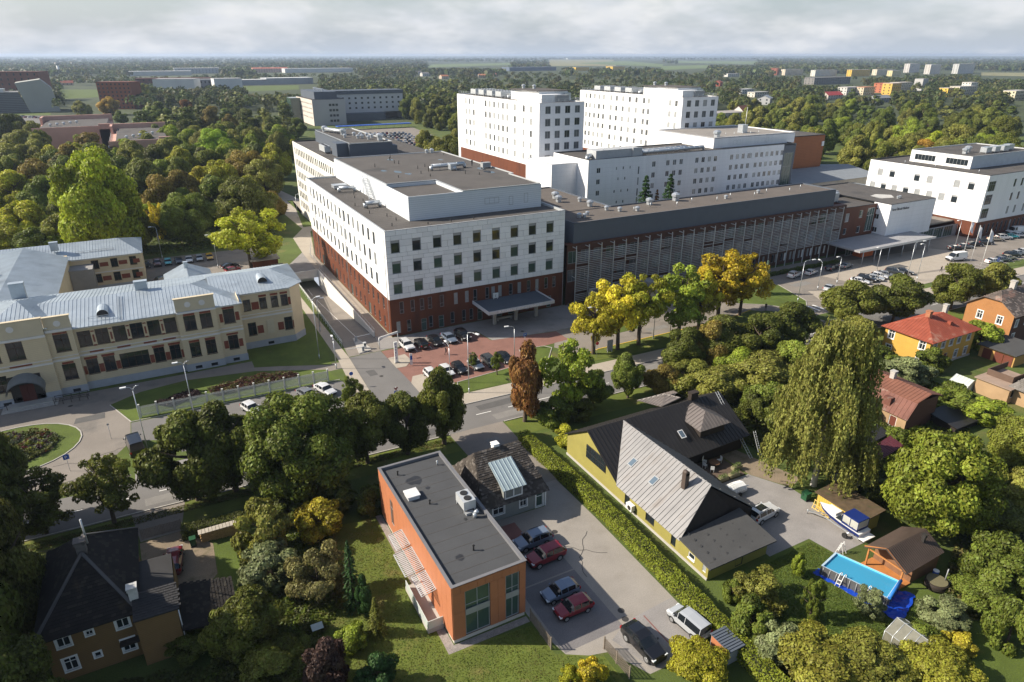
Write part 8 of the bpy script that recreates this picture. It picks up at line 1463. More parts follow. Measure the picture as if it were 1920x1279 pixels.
# ------------------------------------------------------------------ park at the upper left
PK = [(150, 330, 15, 6, 'M', LGT, 'lime green tree left of the bright maple'), (30, 380, 12, 5.5, 'M', YG, 'yellow green tree above the clinic roof at the left'), (105, 405, 11, 5, 'M', (.075, .085, .018), 'olive tree above the clinic roof'), (80, 330, 14, 6, 'M', MID, 'green tree between the yellow green and the bronze one'), (15, 322, 15, 6, 'M', YG, 'yellow green tree at the left edge of the park'), (55, 300, 15, 6, 'M', BRZ, 'bronze tree at the left of the park'), (120, 272, 17, 6, 'M', BRZ, 'bronze tree before the pink building'), (165, 250, 17, 6, 'M', (.07, .058, .018), 'brownish tree covering the pink building'), (30, 245, 15, 7, 'M', OLV, 'olive tree left of the pink building'), (60, 262, 14, 6, 'M', OLV, 'olive tree below the distant cars'), (5, 270, 15, 7, 'M', OLV, 'olive tree on the left edge'), (10, 215, 18, 8, 'M', DK, 'dark tree below the concrete hall'),
  (225, 262, 14, 5, 'M', LGT, 'light green tree before the pink gable'), (275, 252, 15, 6, 'M', DK2, 'dark green tree right of the pink gable'), (315, 262, 15, 6, 'M', OLV, 'olive tree beside the pink building end'), (395, 243, 18, 8, 'L', (.085, .130, .014), 'bright green round tree in the back of the park'), (455, 285, 16, 7, 'L', BRZ, 'bronze oak-like tree in the park'), (430, 262, 13, 5, 'M', YG, 'yellow green tree before the rear lawn'), (490, 300, 14, 6, 'M', OLV, 'olive tree left of the long pale wing'), (455, 335, 16, 7, 'L', DK2, 'dark broad tree right in the park'), (400, 335, 15, 6, 'M', MID, 'green tree in the middle of the park'), (335, 320, 15, 6, 'M', BRZ, 'brownish tree right of the bright maple'), (340, 365, 14, 6, 'L', MID, 'green tree right below the bright maple'), (290, 330, 16, 5, 'M', BRZ, 'brown crowned tree beside the bright maple'), (375, 315, 14, 4.5, 'M', YEL, 'yellowing tree in the park'), (282, 380, 11, 3, 'A', (.20, .18, .02), 'slender yellow tree behind the clinic wing'), (500, 360, 9, 4.5, 'M', BRZ, 'bronze tree before the low red brown building'), (60, 430, 9, 4.5, 'M', MID, 'green tree close behind the clinic roof'), (0, 420, 10, 5, 'M', (.10, .11, .015), 'yellowish tree at the left above the clinic'), (150, 430, 8, 4, 'M', MID, 'round tree just above the clinic chimney')]
for s in PK: tt(s[0], s[1], s[2]*1.04, s[3]*1.25, s[4], tuple(c*1.12 for c in s[5]), s[6], cb=.08, group='trees of the park')
tb(205, 484, 290, 165, 'L', (.105, .135, .012), 'bright lime green maple, the biggest crown of the park', cb=.08, group='trees of the park')
tb(472, 508, 388, 140, 'A', (.13, .15, .015), 'light yellow green tree beside the rear car park', cb=.22); 
for px, py, h_, r_, k, c, lb in ((300, 192, 20, 9, 'M', MID, 'broad green tree behind the park'), (265, 158, 22, 9, 'M', OLV, 'tall tree before the white distant building'), (345, 188, 16, 7, 'M', BRN, 'reddish brown tree in the back wood'), (395, 200, 18, 8, 'M', BRZ, 'orange brown tree in the back wood'), (430, 215, 16, 6, 'M', BRZ, 'bronze tree in the back wood'), (460, 205, 18, 8, 'M', DK, 'dark round tree in the back wood'), (350, 225, 16, 7, 'M', DK2, 'dark tree at the rear of the park'), (510, 225, 14, 7, 'M', OLV, 'olive tree left of the grey dormitory'), (555, 222, 13, 6, 'M', MID, 'green tree before the dormitory front'), (200, 182, 16, 9, 'M', (.15, .11, .02), 'golden brown tree by the distant field'), (225, 208, 10, 6, 'M', MID, 'round light tree by the distant field'), (150, 190, 14, 8, 'M', OLV, 'olive tree before the distant field'), (545, 262, 10, 4, 'M', YG, 'bright small tree behind the pale wing')): tt(px, py, h_, r_, k, c, lb, cb=.06, group='trees behind the park')
# ------------------------------------------------------------------ woods farther back: counted trees
BLD = [(-2, 42, -10, 126), (38, 134, -12, 42), (68, 176, 45, 95), (74, 97, 72, 143), (142, 166, 82, 158), (170, 232, -12, 95), (128, 215, 25, 80), (50, 152, 230, 412), (-95, -40, -5, 88), (70, 160, 415, 530)]
def blocked(x, y, r_):
    for a, c, e, f in BLD:
        if a-r_*.8 < x < c+r_*.8 and e-r_*.8 < y < f+r_*.8: return True
    return False
MASS = [crown_mesh('crown', 750, .16, 14, s, True, cr_=(.26, .44)) for s in (51, 52, 53)]
def scatter(poly, n_, hs, rs, kinds, cols, label, group, seed, sp=1.25, cb=.05, mass=None):
    q = random.Random(seed); xs = [p[0] for p in poly]; ys = [p[1] for p in poly]; k = tr_ = 0
    while k < n_ and tr_ < n_*30:
        tr_ += 1; px, py = q.uniform(min(xs), max(xs)), q.uniform(min(ys), max(ys)); ins = False; j = len(poly)-1
        for i in range(len(poly)):
            if (poly[i][1] > py) != (poly[j][1] > py) and px < (poly[j][0]-poly[i][0])*(py-poly[i][1])/(poly[j][1]-poly[i][1])+poly[i][0]: ins = not ins
            j = i
        if not ins: continue
        h_ = q.uniform(*hs); r_ = q.uniform(*rs); x, y = G(px, py, h_)
        if blocked(x, y, r_) or any((x-a)**2+(y-b_)**2 < ((r_+c)*.5*sp)**2 for a, b_, c in FOOT): continue
        c = q.choice(cols)
        if mass is not None:
            P, A, B, tn = q.choice(MASS); S_ = np.array([r_, r_, h_*.95]); jj = q.uniform(1.9, 2.5); FOOT.append((x, y, r_)); mass.append((P*S_+np.array([x, y, h_*.05]), A*r_, B*r_, np.tile(np.array(c)*jj, (len(P), 1)), tn)); k += 1; continue
        tree(x, y, h_, r_, q.choice(kinds), c, ('tall ' if h_ > hs[0]+.62*(hs[1]-hs[0]) else 'low ' if h_ < hs[0]+.3*(hs[1]-hs[0]) else '')+CN.get(c, 'dull green')+' '+label, group, cb); k += 1
WOOD = []
CN = {MID: 'green', OLV: 'olive', DK2: 'dark green', DK: 'very dark', LGT: 'light green', YG: 'yellow green', BRZ: 'bronze', (.16, .12, .02): 'yellowing'}
MIX = [MID, MID, OLV, OLV, DK2, (.075, .085, .018), (.065, .08, .016)]
scatter([(1480, 175), (1925, 190), (1925, 290), (1640, 272), (1560, 250), (1480, 250)], 62, (13, 19), (5.5, 9), 'MML', MIX+[LGT], 'tree of the dense wood behind the white corner block', 'trees behind the corner block', 1)
for px, py, h_, r_, c, lb in ((1760, 248, 14, 7, (.12, .15, .014), 'bright lime tree at the edge of the wood above the corner block'), (1735, 262, 12, 6, (.15, .10, .016), 'rust tinted tree below the lime tree'), (1655, 262, 11, 4.5, LGT, 'light green tree above the low grey hall'), (1690, 262, 11, 4, LGT, 'second light green tree above the low grey hall')): tt(px, py, h_, r_, 'M', c, lb, cb=.05, group='trees behind the corner block')
scatter([(690, 185), (860, 165), (860, 265), (800, 262), (760, 235), (690, 232)], 34, (13, 19), (4.5, 7.5), 'M', MIX, 'tree of the wood left of the ward tower', 'trees left of the ward tower', 2); scatter([(775, 235), (855, 222), (855, 285), (815, 275)], 10, (9, 13), (2.5, 3.5), 'C', [DK2, OLV], 'narrow tree in the row beside the ward tower', 'narrow trees beside the ward tower', 3)
scatter([(240, 160), (560, 172), (560, 225), (250, 215)], 44, (13, 19), (5, 8), 'MF', MIX+[DK], 'tree of the wood between the park and the dormitory', 'trees between park and dormitory', 4, mass=WOOD); scatter([(560, 168), (860, 140), (860, 185), (690, 185), (560, 168)], 40, (14, 20), (6, 9), 'F', MIX, 'tree of the long wood behind the dormitory', 'trees behind the dormitory', 5, mass=WOOD)
scatter([(1350, 190), (1500, 180), (1500, 235), (1400, 240), (1350, 225)], 22, (11, 16), (4.5, 7), 'MF', MIX, 'garden tree right of the farther ward tower', 'garden trees right of the tower', 6); scatter([(1390, 160), (1925, 160), (1925, 200), (1480, 212)], 46, (10, 15), (5, 8), 'F', MIX, 'town tree', 'trees among the far houses', 13, mass=WOOD); scatter([(640, 262), (770, 272), (770, 280), (650, 276)], 14, (4, 7), (1.6, 2.6), 'M', [YG, MID, DK2, (.16, .12, .02)], 'small tree among the cars of the big distant car park', 'small trees in the car park', 7)
C4 = [np.concatenate([m_[i] for m_ in WOOD]) for i in range(5)]; tag(place('woodland', quads_mesh('woodland', C4[0], C4[1], C4[2], FARLEAF, C4[3], C4[4]), None, (0, 0, 0)), 'woods and town trees in the middle distance behind the hospital', 'woodland', kind='stuff')
scatter([(65, 252), (350, 258), (345, 300), (70, 305)], 18, (14, 17), (6, 8), 'M', MIX+[LGT, YG], 'tree before the pink building', 'trees before the pink building', 12); scatter([(0, 215), (60, 215), (95, 260), (60, 300), (0, 300)], 14, (12, 16), (5, 7), 'M', MIX, 'tree of the thicket at the left edge of the park', 'trees at the left edge', 8); scatter([(100, 340), (480, 330), (480, 385), (260, 392), (250, 450), (100, 450)], 14, (9, 13), (4.5, 6), 'M', MIX+[LGT, YG], 'park tree filling the shade behind the clinic', 'inner park trees', 9); scatter([(250, 230), (540, 225), (500, 345), (250, 320)], 34, (13, 17), (5.5, 8), 'M', MIX+[LGT, YG, LGT], 'tree in the back half of the park', 'inner park trees', 10)
# ------------------------------------------------------------------ hedges, bed and verge planting
def hedge(label, pts, wd, h_, colr, n_per=85, leaf=.085):
    t_ = thing('hedge', label, 'hedge', (*pts[0], 0)); Cs, Ns = [], []
    for a, c in zip(pts[:-1], pts[1:]):
        a, c = Vector(a), Vector(c); L = (c-a).length; d = (c-a)/L; nn = Vector((-d.y, d.x)); n = int(L*n_per*1.6*(h_*2+wd)); s = rng.uniform(0, L, n); f = rng.uniform(0, h_*2+wd, n)
        off = np.where(f < h_, -wd/2, np.where(f < h_+wd, f-h_-wd/2, wd/2)); zz_ = np.where(f < h_, f, np.where(f < h_+wd, h_, f-h_-wd)); bulge = rng.normal(0, .06, n)+.07*np.sin(s*1.3)+.05*np.sin(s*3.1+1)
        nx = np.where(f < h_, -1., np.where(f < h_+wd, 0., 1.)); nz = np.where((f >= h_) & (f < h_+wd), 1., .25); off = off+nx*bulge; zz_ = np.maximum(.03, zz_+np.where(nx == 0, bulge*1.2, 0))
        Cs.append(np.stack([a.x+d.x*s+nn.x*off, a.y+d.y*s+nn.y*off, zz_], 1)); Ns.append(np.stack([nn.x*nx, nn.y*nx, nz], 1))
    C_, N_ = np.concatenate(Cs), np.concatenate(Ns); A, B = leaf_axes(N_, leaf, .55, .1); o = place('foliage', quads_mesh('hedge_foliage', C_, A, B, LEAF, None, .18*np.sin(C_[:, 1]*2.3+C_[:, 2]*3)*np.sin(C_[:, 1]*.9)), t_, (0, 0, 0)); o.color = (colr[0]*2.0, colr[1]*2.0, colr[2]*1.6, 1); b = MB()
    for a, c in zip(pts[:-1], pts[1:]):
        d = (Vector(c)-Vector(a)).normalized(); n_ = Vector((-d.y, d.x))*(wd/2-.12); b.prism([tuple(Vector(a)-n_), tuple(Vector(c)-n_), tuple(Vector(c)+n_), tuple(Vector(a)+n_)], 0, h_-.15)
    b.obj('inner_twigs', mat('hedge_core', (.030, .034, .012), .95, .3, 3), t_)
hedge('long clipped hedge between the parking yard and the yellow house', [(4.2, -46.5), (4.6, -58), (4.75, -68), (4.3, -82), (3.9, -92), (3.6, -104)], 1.55, 1.7, (.105, .125, .015)); hedge('dark clipped hedge behind the log stack', [(-41.2, -46.4), (-34.0, -47.2)], 1.4, 1.4, DK2); hedge('low hedge along the foot of the screened block', [(88, -6.6), (124, -6.8)], 1.0, .8, MID, 45, .13)
def carpet(name, label, poly, n_, hs, cols, leaf, seed, z0=.03):
    """uncountable planting: leaves over a ground patch"""
    q = np.random.default_rng(seed); P_ = np.array(poly); lo, hi = P_.min(0), P_.max(0); xy = q.uniform(lo, hi, (n_*3, 2)); ins = np.zeros(len(xy), bool); j = len(poly)-1
    for i in range(len(poly)):
        (xi, yi), (xj, yj) = poly[i], poly[j]
        if yi != yj: ins ^= ((yi > xy[:, 1]) != (yj > xy[:, 1])) & (xy[:, 0] < (xj-xi)*(xy[:, 1]-yi)/(yj-yi)+xi)
        j = i
    xy = xy[ins][:n_]; n = len(xy); cell = (np.floor(xy[:, 0]*1.1+np.sin(xy[:, 1]*1.7))*7+np.floor(xy[:, 1]*1.1+np.sin(xy[:, 0]*1.3))*13).astype(int) % len(cols); hh = (np.sin(xy[:, 0]*2.1)*np.cos(xy[:, 1]*1.9)*.35+.65)*hs; z = z0+q.uniform(0, 1, n)*hh
    C_ = np.column_stack([xy, z]); global rng; rng = q; A, B = leaf_axes(np.tile([0, 0, 1.0], (n, 1)), leaf, .8, 0); o = place(name, quads_mesh(name, C_, A, B, FARLEAF, np.array(cols)[cell]*1.4), None, (0, 0, 0)); return tag(o, label, 'planting', kind='stuff')
carpet('flower_planting', 'mixed red, purple and green flower bed in the round lawn', [(-62+6.1*math.cos(t*math.pi/12), -14.4+5.1*math.sin(t*math.pi/12)) for t in range(24)], 14000, .9, [MID, (.09, .022, .014), GRY_G, OLV, (.05, .02, .03), DK2, YG, OLV, GRY_G, MID, DK2], .14, 1)
carpet('shrub_bed', 'dark reddish shrubs on the lawn behind the picket fence', [(-43, -8.8), (-37, -6.4), (-36, -9.0), (-41, -11)], 4500, .8, [(.022, .012, .014), (.03, .016, .016)], .13, 2); carpet('shrub_bed', 'russet low shrubs on the lawn behind the picket fence', [(-35, -7.2), (-26, -5.6), (-20, -8.2), (-21, -9.6), (-34, -10.6)], 8500, .8, [(.075, .035, .022), (.06, .03, .022), (.07, .07, .02)], .13, 3)
carpet('lawn_grass', 'mown grass and clover of the lawn before the orange office', [(-30, -56), (-20.3, -54), (-20.4, -76.6), (-11.7, -77), (-11.6, -81), (-7.6, -83.6), (-7.2, -96), (-33, -96)], 52000, .07, [(.075, .100, .014), (.06, .095, .013), (.095, .095, .02), (.085, .108, .016)], .055, 21, .01); carpet('lawn_grass', 'mown grass of the pool lawn', [(8.8, -82), (23.0, -81.4), (24, -85), (19, -84.5), (20.6, -93), (27, -93), (20, -97), (11, -92)], 32000, .08, [(.055, .085, .013), (.07, .095, .014), (.05, .08, .012)], .055, 22, .012); carpet('lawn_grass', 'grass verge along the near side of the street', [(-60, -39.3), (-4.8, -40.6), (-4.8, -42.2), (-60, -40.8)], 16000, .1, [(.07, .08, .014), (.09, .08, .02), (.055, .075, .013)], .07, 23, .012)
carpet('weeds', 'tall weeds and perennials in the wild garden at the right', [(26, -95), (34, -91), (48, -86), (62, -80), (70, -86), (52, -98), (30, -100)], 26000, .9, [MID, OLV, GRY_G, LGT, MID, (.11, .10, .03)], .17, 4); carpet('weeds', 'low rough growth behind the yellow house', [(8, -51), (34, -50), (46, -56), (40, -68), (33, -66), (31.5, -57), (31, -51.8)], 22000, .7, [MID, OLV, DK2, OLV], .17, 5); carpet('weeds', 'rough growth round the rusty house', [(40, -62), (54, -58), (76, -60), (77, -70), (64, -76), (50, -80), (38, -76)], 26000, .6, [MID, OLV, LGT, DK2], .17, 6); carpet('weeds', 'shaded undergrowth in the left garden', [(-36, -52), (-25, -52), (-27.5, -66), (-34, -72), (-42, -70), (-36, -60)], 15000, .4, [MID, DK2, OLV, LGT], .15, 7); carpet('weeds', 'dark undergrowth round the ochre house', [(-66, -46), (-53.5, -46), (-53.5, -64), (-44, -66), (-38, -68), (-34, -76), (-60, -80)], 26000, .5, [DK, DK2, MID], .16, 8); carpet('weeds', 'park undergrowth behind the clinic', [(-95, 88), (-42, 88), (-14, 86), (-4, 100), (-4, 160), (-95, 175)], 22000, .9, [MID, DK2, OLV, LGT], .30, 9)
# ------------------------------------------------------------------ far woods: one mass
def far_wood(name, n_, ylo, yhi, quads, seed, hs, rs, leaf, xr=(-120, 2040), fields=()):
    q = np.random.default_rng(seed); Cs, Ns, Ts = [], [], []; k = 0; cols = np.array([(.042, .058, .014), (.05, .066, .016), (.062, .070, .02), (.036, .050, .016), (.068, .066, .02), (.05, .07, .018)])
    while k < n_:
        px = q.uniform(*xr); t = q.random(); py = ylo+(yhi-ylo)*t**1.0; h_ = q.uniform(*hs); x, y = G(px, py, h_)
        hp = (h_+3)*FPX/max(1, depth_at(x, y))
        if any(f[0] < px < f[2] and f[1]-hp < py < f[3]+(hp if len(f) > 4 else 0) for f in fields): continue
        if q.random() > .35+.65*(math.sin(x*.004+seed)*math.sin(y*.0035+1.3) > -.45): continue
        if blocked(x, y, 6) or ((x-CX)**2+(y-CY)**2) < 330**2: continue
        r_ = q.uniform(*rs); d = unit(q.normal(0, 1, (quads, 3))); d[:, 2] = np.abs(d[:, 2])*1.0-.25; P_ = d*np.array([r_, r_, h_*.46])*q.uniform(.72, 1.05, (quads, 1))+np.array([x, y, h_*.55]); Cs.append(P_); Ns.append(d); Ts.append(np.tile(cols[q.integers(len(cols))]*q.uniform(1.2, 1.8), (quads, 1))); k += 1
    C_, N_, T_ = np.concatenate(Cs), np.concatenate(Ns), np.concatenate(Ts); global rng; rng = q; A, B = leaf_axes(N_, leaf, .35, 0); o = place(name, quads_mesh(name, C_, A, B*1.3, FARLEAF, T_), None, (0, 0, 0)); return tag(o, 'far green woodland reaching towards the horizon', 'woodland', kind='stuff')
FLD = [(110, 166, 235, 188), (455, 158, 565, 172), (1030, 112, 1160, 126), (1085, 112, 1245, 127), (800, 117, 960, 128), (1240, 121, 1330, 132), (1840, 135, 1960, 145), (0, 208, 100, 220), (1270, 113, 1420, 122), (560, 150, 600, 170)]
# ------------------------------------------------------------------ buildings in the distance
def far_house(name, label, cat, px, py, w_, d_, h_, wall, roof, ang=0.0, kind='flat', floors=2, cols=6, group=None, rh=3.0, z0=0.0, gm=None):
    """px,py: foot of the near corner side; walls, roof, windows as parts"""
    x, y = G(px, py); t = thing(name, label, cat, (x, y, z0), ang, group); wm_ = mat('far_wall_%02x%02x%02x' % tuple(int(c*255) for c in wall), wall, .8, .08, .1); rm_ = mat('far_roof_%02x%02x%02x' % tuple(int(c*255) for c in roof), roof, .8, .12, .1)
    def ch(n_, b, m, p=t):
        o = bpy.data.objects.new(n_, b.mesh(n_, m)); col.objects.link(o); o.parent = p; return o
    W = MB().box(-w_/2, w_/2, 0, d_, 0, h_)
    if kind == 'gable': W.face([(-w_/2, 0, h_), (-w_/2, d_, h_), (-w_/2, d_/2, h_+rh)]).face([(w_/2, 0, h_), (w_/2, d_, h_), (w_/2, d_/2, h_+rh)])
    ch('wall', W, wm_)
    if kind == 'flat': ch('roof', MB().box(-w_/2-.2, w_/2+.2, -.2, d_+.2, h_, h_+.5), rm_)
    else: ch('roof', MB().face([(-w_/2-.5, -.5, h_-.2), (w_/2+.5, -.5, h_-.2), (w_/2+.5, d_/2, h_+rh), (-w_/2-.5, d_/2, h_+rh)]).face([(w_/2+.5, d_+.5, h_-.2), (-w_/2-.5, d_+.5, h_-.2), (-w_/2-.5, d_/2, h_+rh), (w_/2+.5, d_/2, h_+rh)]), rm_)
    if floors:
        fh = h_/floors; ww, wh = min(1.6, w_/cols*.5), fh*.45; key = ('fw', round(ww, 2), round(wh, 2))
        if key not in WC: WC[key] = MB().box(-ww/2, ww/2, -.08, .02, 0, wh).mesh('window', glass)
        key2 = ('fwl', round(ww, 2), round(wh, 2))
        if key2 not in WC: WC[key2] = MB().box(-.08, .02, -ww/2, ww/2, 0, wh).mesh('window', glass)
        for f in range(floors):
            for c in range(cols):
                o = bpy.data.objects.new('window', WC[key]); col.objects.link(o); o.parent = t; o.location = (-w_/2+w_*(c+.5)/cols, 0, f*fh+fh*.3)
            for c in range(max(1, int(d_/w_*cols))):
                o = bpy.data.objects.new('window', WC[key2]); col.objects.link(o); o.parent = t; o.location = (-w_/2, d_*(c+.5)/max(1, int(d_/w_*cols)), f*fh+fh*.3)
    return t
# pink building in the park
pk = thing('pink_building', 'long pink stepped building showing above the park trees', 'building', (-60, 330, 0)); pnk = mat('pink_render', (.52, .31, .25), .8, .1, .1); pk2 = mat('pink_pale', (.58, .40, .32), .8, .1, .1)
for (x0, x1, y0, y1, h_) in ((-90, -52, 340, 400, 15), (-52, -24, 262, 335, 14)):
    b = MB().box(x0, x1, y0, y1, 0, h_-2); b.box(x0, x1, y1-1.5, y1, h_-2, h_+2.2).box(x1-6, x1, y0, y0+1.5, 0, h_+1).box(x0, x0+1.2, y1-14, y1, 0, h_+2).box(x0, x1-6, y0, y0+.6, h_-2, h_); b.obj('wall', pnk, pk); MB().box(x0+3, x1-2, y0+.7, y1-1.6, h_-2, h_-.6).obj('attic', pk2, pk); MB().box(x0+3.2, x1-2.2, y0+1, y1-2, h_-.6, h_-.3).obj('roof', tar, pk); MB().box(x0-.3, x0+3, y0, y1-14, h_-3, h_-2.4).obj('balcony_roof', frame_white, pk)
    n_ = int((y1-y0)/4.5)
    for f in range(4):
        for i in range(n_): add_window(pk, x0-.05, y0+2.5+4.5*i, 1.5+3.2*f, -math.pi/2, 2.4, 1.7, 'm', frame_white, glass)
    rooftop(pk, [('vent', x0+8+3*i, y0+12+4*i, h_-.3, 1) for i in range(5)])
# concrete hall at the left edge
chl = thing('concrete_hall', 'large grey concrete hall with slanting walls at the left edge', 'building', (-120, 720, 0)); cgr = mat('hall_concrete', (.36, .36, .33), .85, .1, .05); x0, y0 = G(58, 211); x1, y1 = G(114, 209)
A0, A1 = Vector((x0, y0, 0)), Vector((x1, y1, 0)); dn = Vector((-(A1-A0).y, (A1-A0).x, 0)).normalized(); D_ = 40; up = Vector((0, 0, 1)); lean = (A1-A0).normalized()
T0, T1, TM = A0-lean*7+up*27, A1-lean*3+up*22, A0+lean*14+up*30
b = MB(); f0 = [A0, A1, T1, TM, T0]; b.face(f0); f1 = [p+dn*D_ for p in f0]
for i in range(5): b.face([f0[(i+1) % 5], f0[i], f1[i], f1[(i+1) % 5]] if True else [])
b.obj('wall', cgr, chl); B0 = A0-lean*48; b = MB(); b.face([B0, A0, A0-lean*6+up*19, B0-lean*5+up*19]); b.face([B0-lean*5+up*19, A0-lean*6+up*19, A0-lean*6+up*19+dn*30, B0-lean*5+up*19+dn*30]); b.obj('grid_wall', bands('dark_grid', (.16, .165, .17), (.08, .085, .09), 'Z', 1.6, .5), chl)
MB().box(B0.x+6, B0.x+30, B0.y+8, B0.y+20, 19, 22).obj('roof_plant', galv, chl)
far_house('brick_building', 'red brown brick building behind the concrete hall', 'building', 20, 190, 75, 30, 33, (.20, .075, .045), (.14, .06, .04), -.3, 'flat', 6, 10); tw = thing('water_tower', 'slim white tower beyond the distant field', 'tower', (*G(112, 140), 0)); x, y = G(112, 140); MB().tube((x, y, 0), (x, y, 26), 4.0, 3.2, 10).obj('shaft', frame_white, tw); MB().tube((x, y, 26), (x, y, 32), 6.0, 6.5, 10).obj('tank', concrete, tw)
far_house('corten_building', 'rust brown box building left of the white distant block', 'building', 222, 205, 34, 22, 26, (.25, .075, .03), (.16, .05, .03), -.45, 'flat', 7, 8); far_house('corten_building', 'lower rust brown box in front of the bigger rust block', 'building', 212, 196, 12, 20, 20, (.22, .07, .035), (.14, .05, .03), -.45, 'flat', 5, 3); far_house('corten_building', 'long dark rust roofed slab behind the white distant block', 'building', 330, 172, 105, 30, 19, (.14, .045, .03), (.10, .035, .025), -.1, 'flat', 4, 14)
far_house('laboratory', 'white distant block with rooftop pipes, left half', 'building', 330, 182, 52, 30, 22, (.62, .62, .60), (.35, .35, .35), -.35, 'flat', 0, 1); far_house('laboratory', 'grey middle section of the white distant block', 'building', 385, 178, 42, 26, 20, (.20, .21, .23), (.3, .3, .3), -.1, 'flat', 3, 8); far_house('laboratory', 'white gable end at the right of the distant block', 'building', 432, 180, 36, 26, 22, (.62, .62, .61), (.4, .4, .4), .05, 'flat', 0, 1)
# dormitory
x0, y0 = G(610, 236); dt = thing('dormitory', 'grey and cream five storey dormitory with dark penthouse before the far car park', 'building', (x0, y0, 0)); crm = mat('dorm_cream', (.56, .50, .44), .8, .08, .1)
far = [(60-(4+4.4*i), z_, 2.0, 1.4, 'm', glass) for i in range(13) for z_ in (15.5, 12, 8.5, 5)]
facade(dt, (x0-8, y0+62), LEFT, 60, 0, 19.5, far, crm, .25, frame_white); facade(dt, (x0-8, y0+2), FRONT, 26, 0, 19.5, [(14+2.6*k, z_, 2.0, 1.8, '', glass) for k in range(3) for z_ in (14.5, 10.5, 6.5, 2.5)], mat('dorm_grey', (.42, .40, .40), .8, .08, .1), .8, frame_dark); others(MB(), x0-8, x0+18, y0+2, y0+62, 0, 19.5).obj('rear_wall', crm, dt)
flat_roof(dt, rect(x0-8, x0+18, y0+2, y0+62), 19.8, tar, .3, slate_panel, .4); MB().box(x0-4, x0+14, y0+10, y0+60, 19.4, 25).obj('penthouse', slate_panel, dt); rooftop(dt, [('vent', x0+5, y0+20+7*i, 25, 1.3) for i in range(5)])
facade(dt, (x0+18, y0+40), FRONT, 62, 6, 21, [(3+5.5*i, z_, 1.8, 1.6, '', glass) for i in range(11) for z_ in (17, 13, 9)], mat('dorm_white', (.52, .51, .52), .8, .06, .1), .25, frame_dark); others(MB(), x0+18, x0+80, y0+40, y0+60, 0, 21).obj('wing_wall', crm, dt); MB().box(x0+18, x0+80.5, y0+39.5, y0+60, 21, 24).obj('wing_roof', slate_panel, dt); MB().box(x0+18, x0+60, y0+30, y0+40, 0, 6).obj('dark_podium', slate_panel, dt); MB().box(x0-16, x0-8.2, y0+45, y0+62, 0, 19).obj('glass_stair', glass_green, dt)
kt = thing('bus_shelter', 'row of blue market roofs at the far side of the car park', 'stall', (115, 405, 0)); MB().box(92, 150, 398, 404, 2.6, 3.2).obj('roof', mat('blue_roof', (.03, .10, .42), .5), kt)
for i in range(10): MB().tube((94+6*i, 399, 0), (94+6*i, 399, 2.6), .1, .1, 6).obj('post', alu, kt)
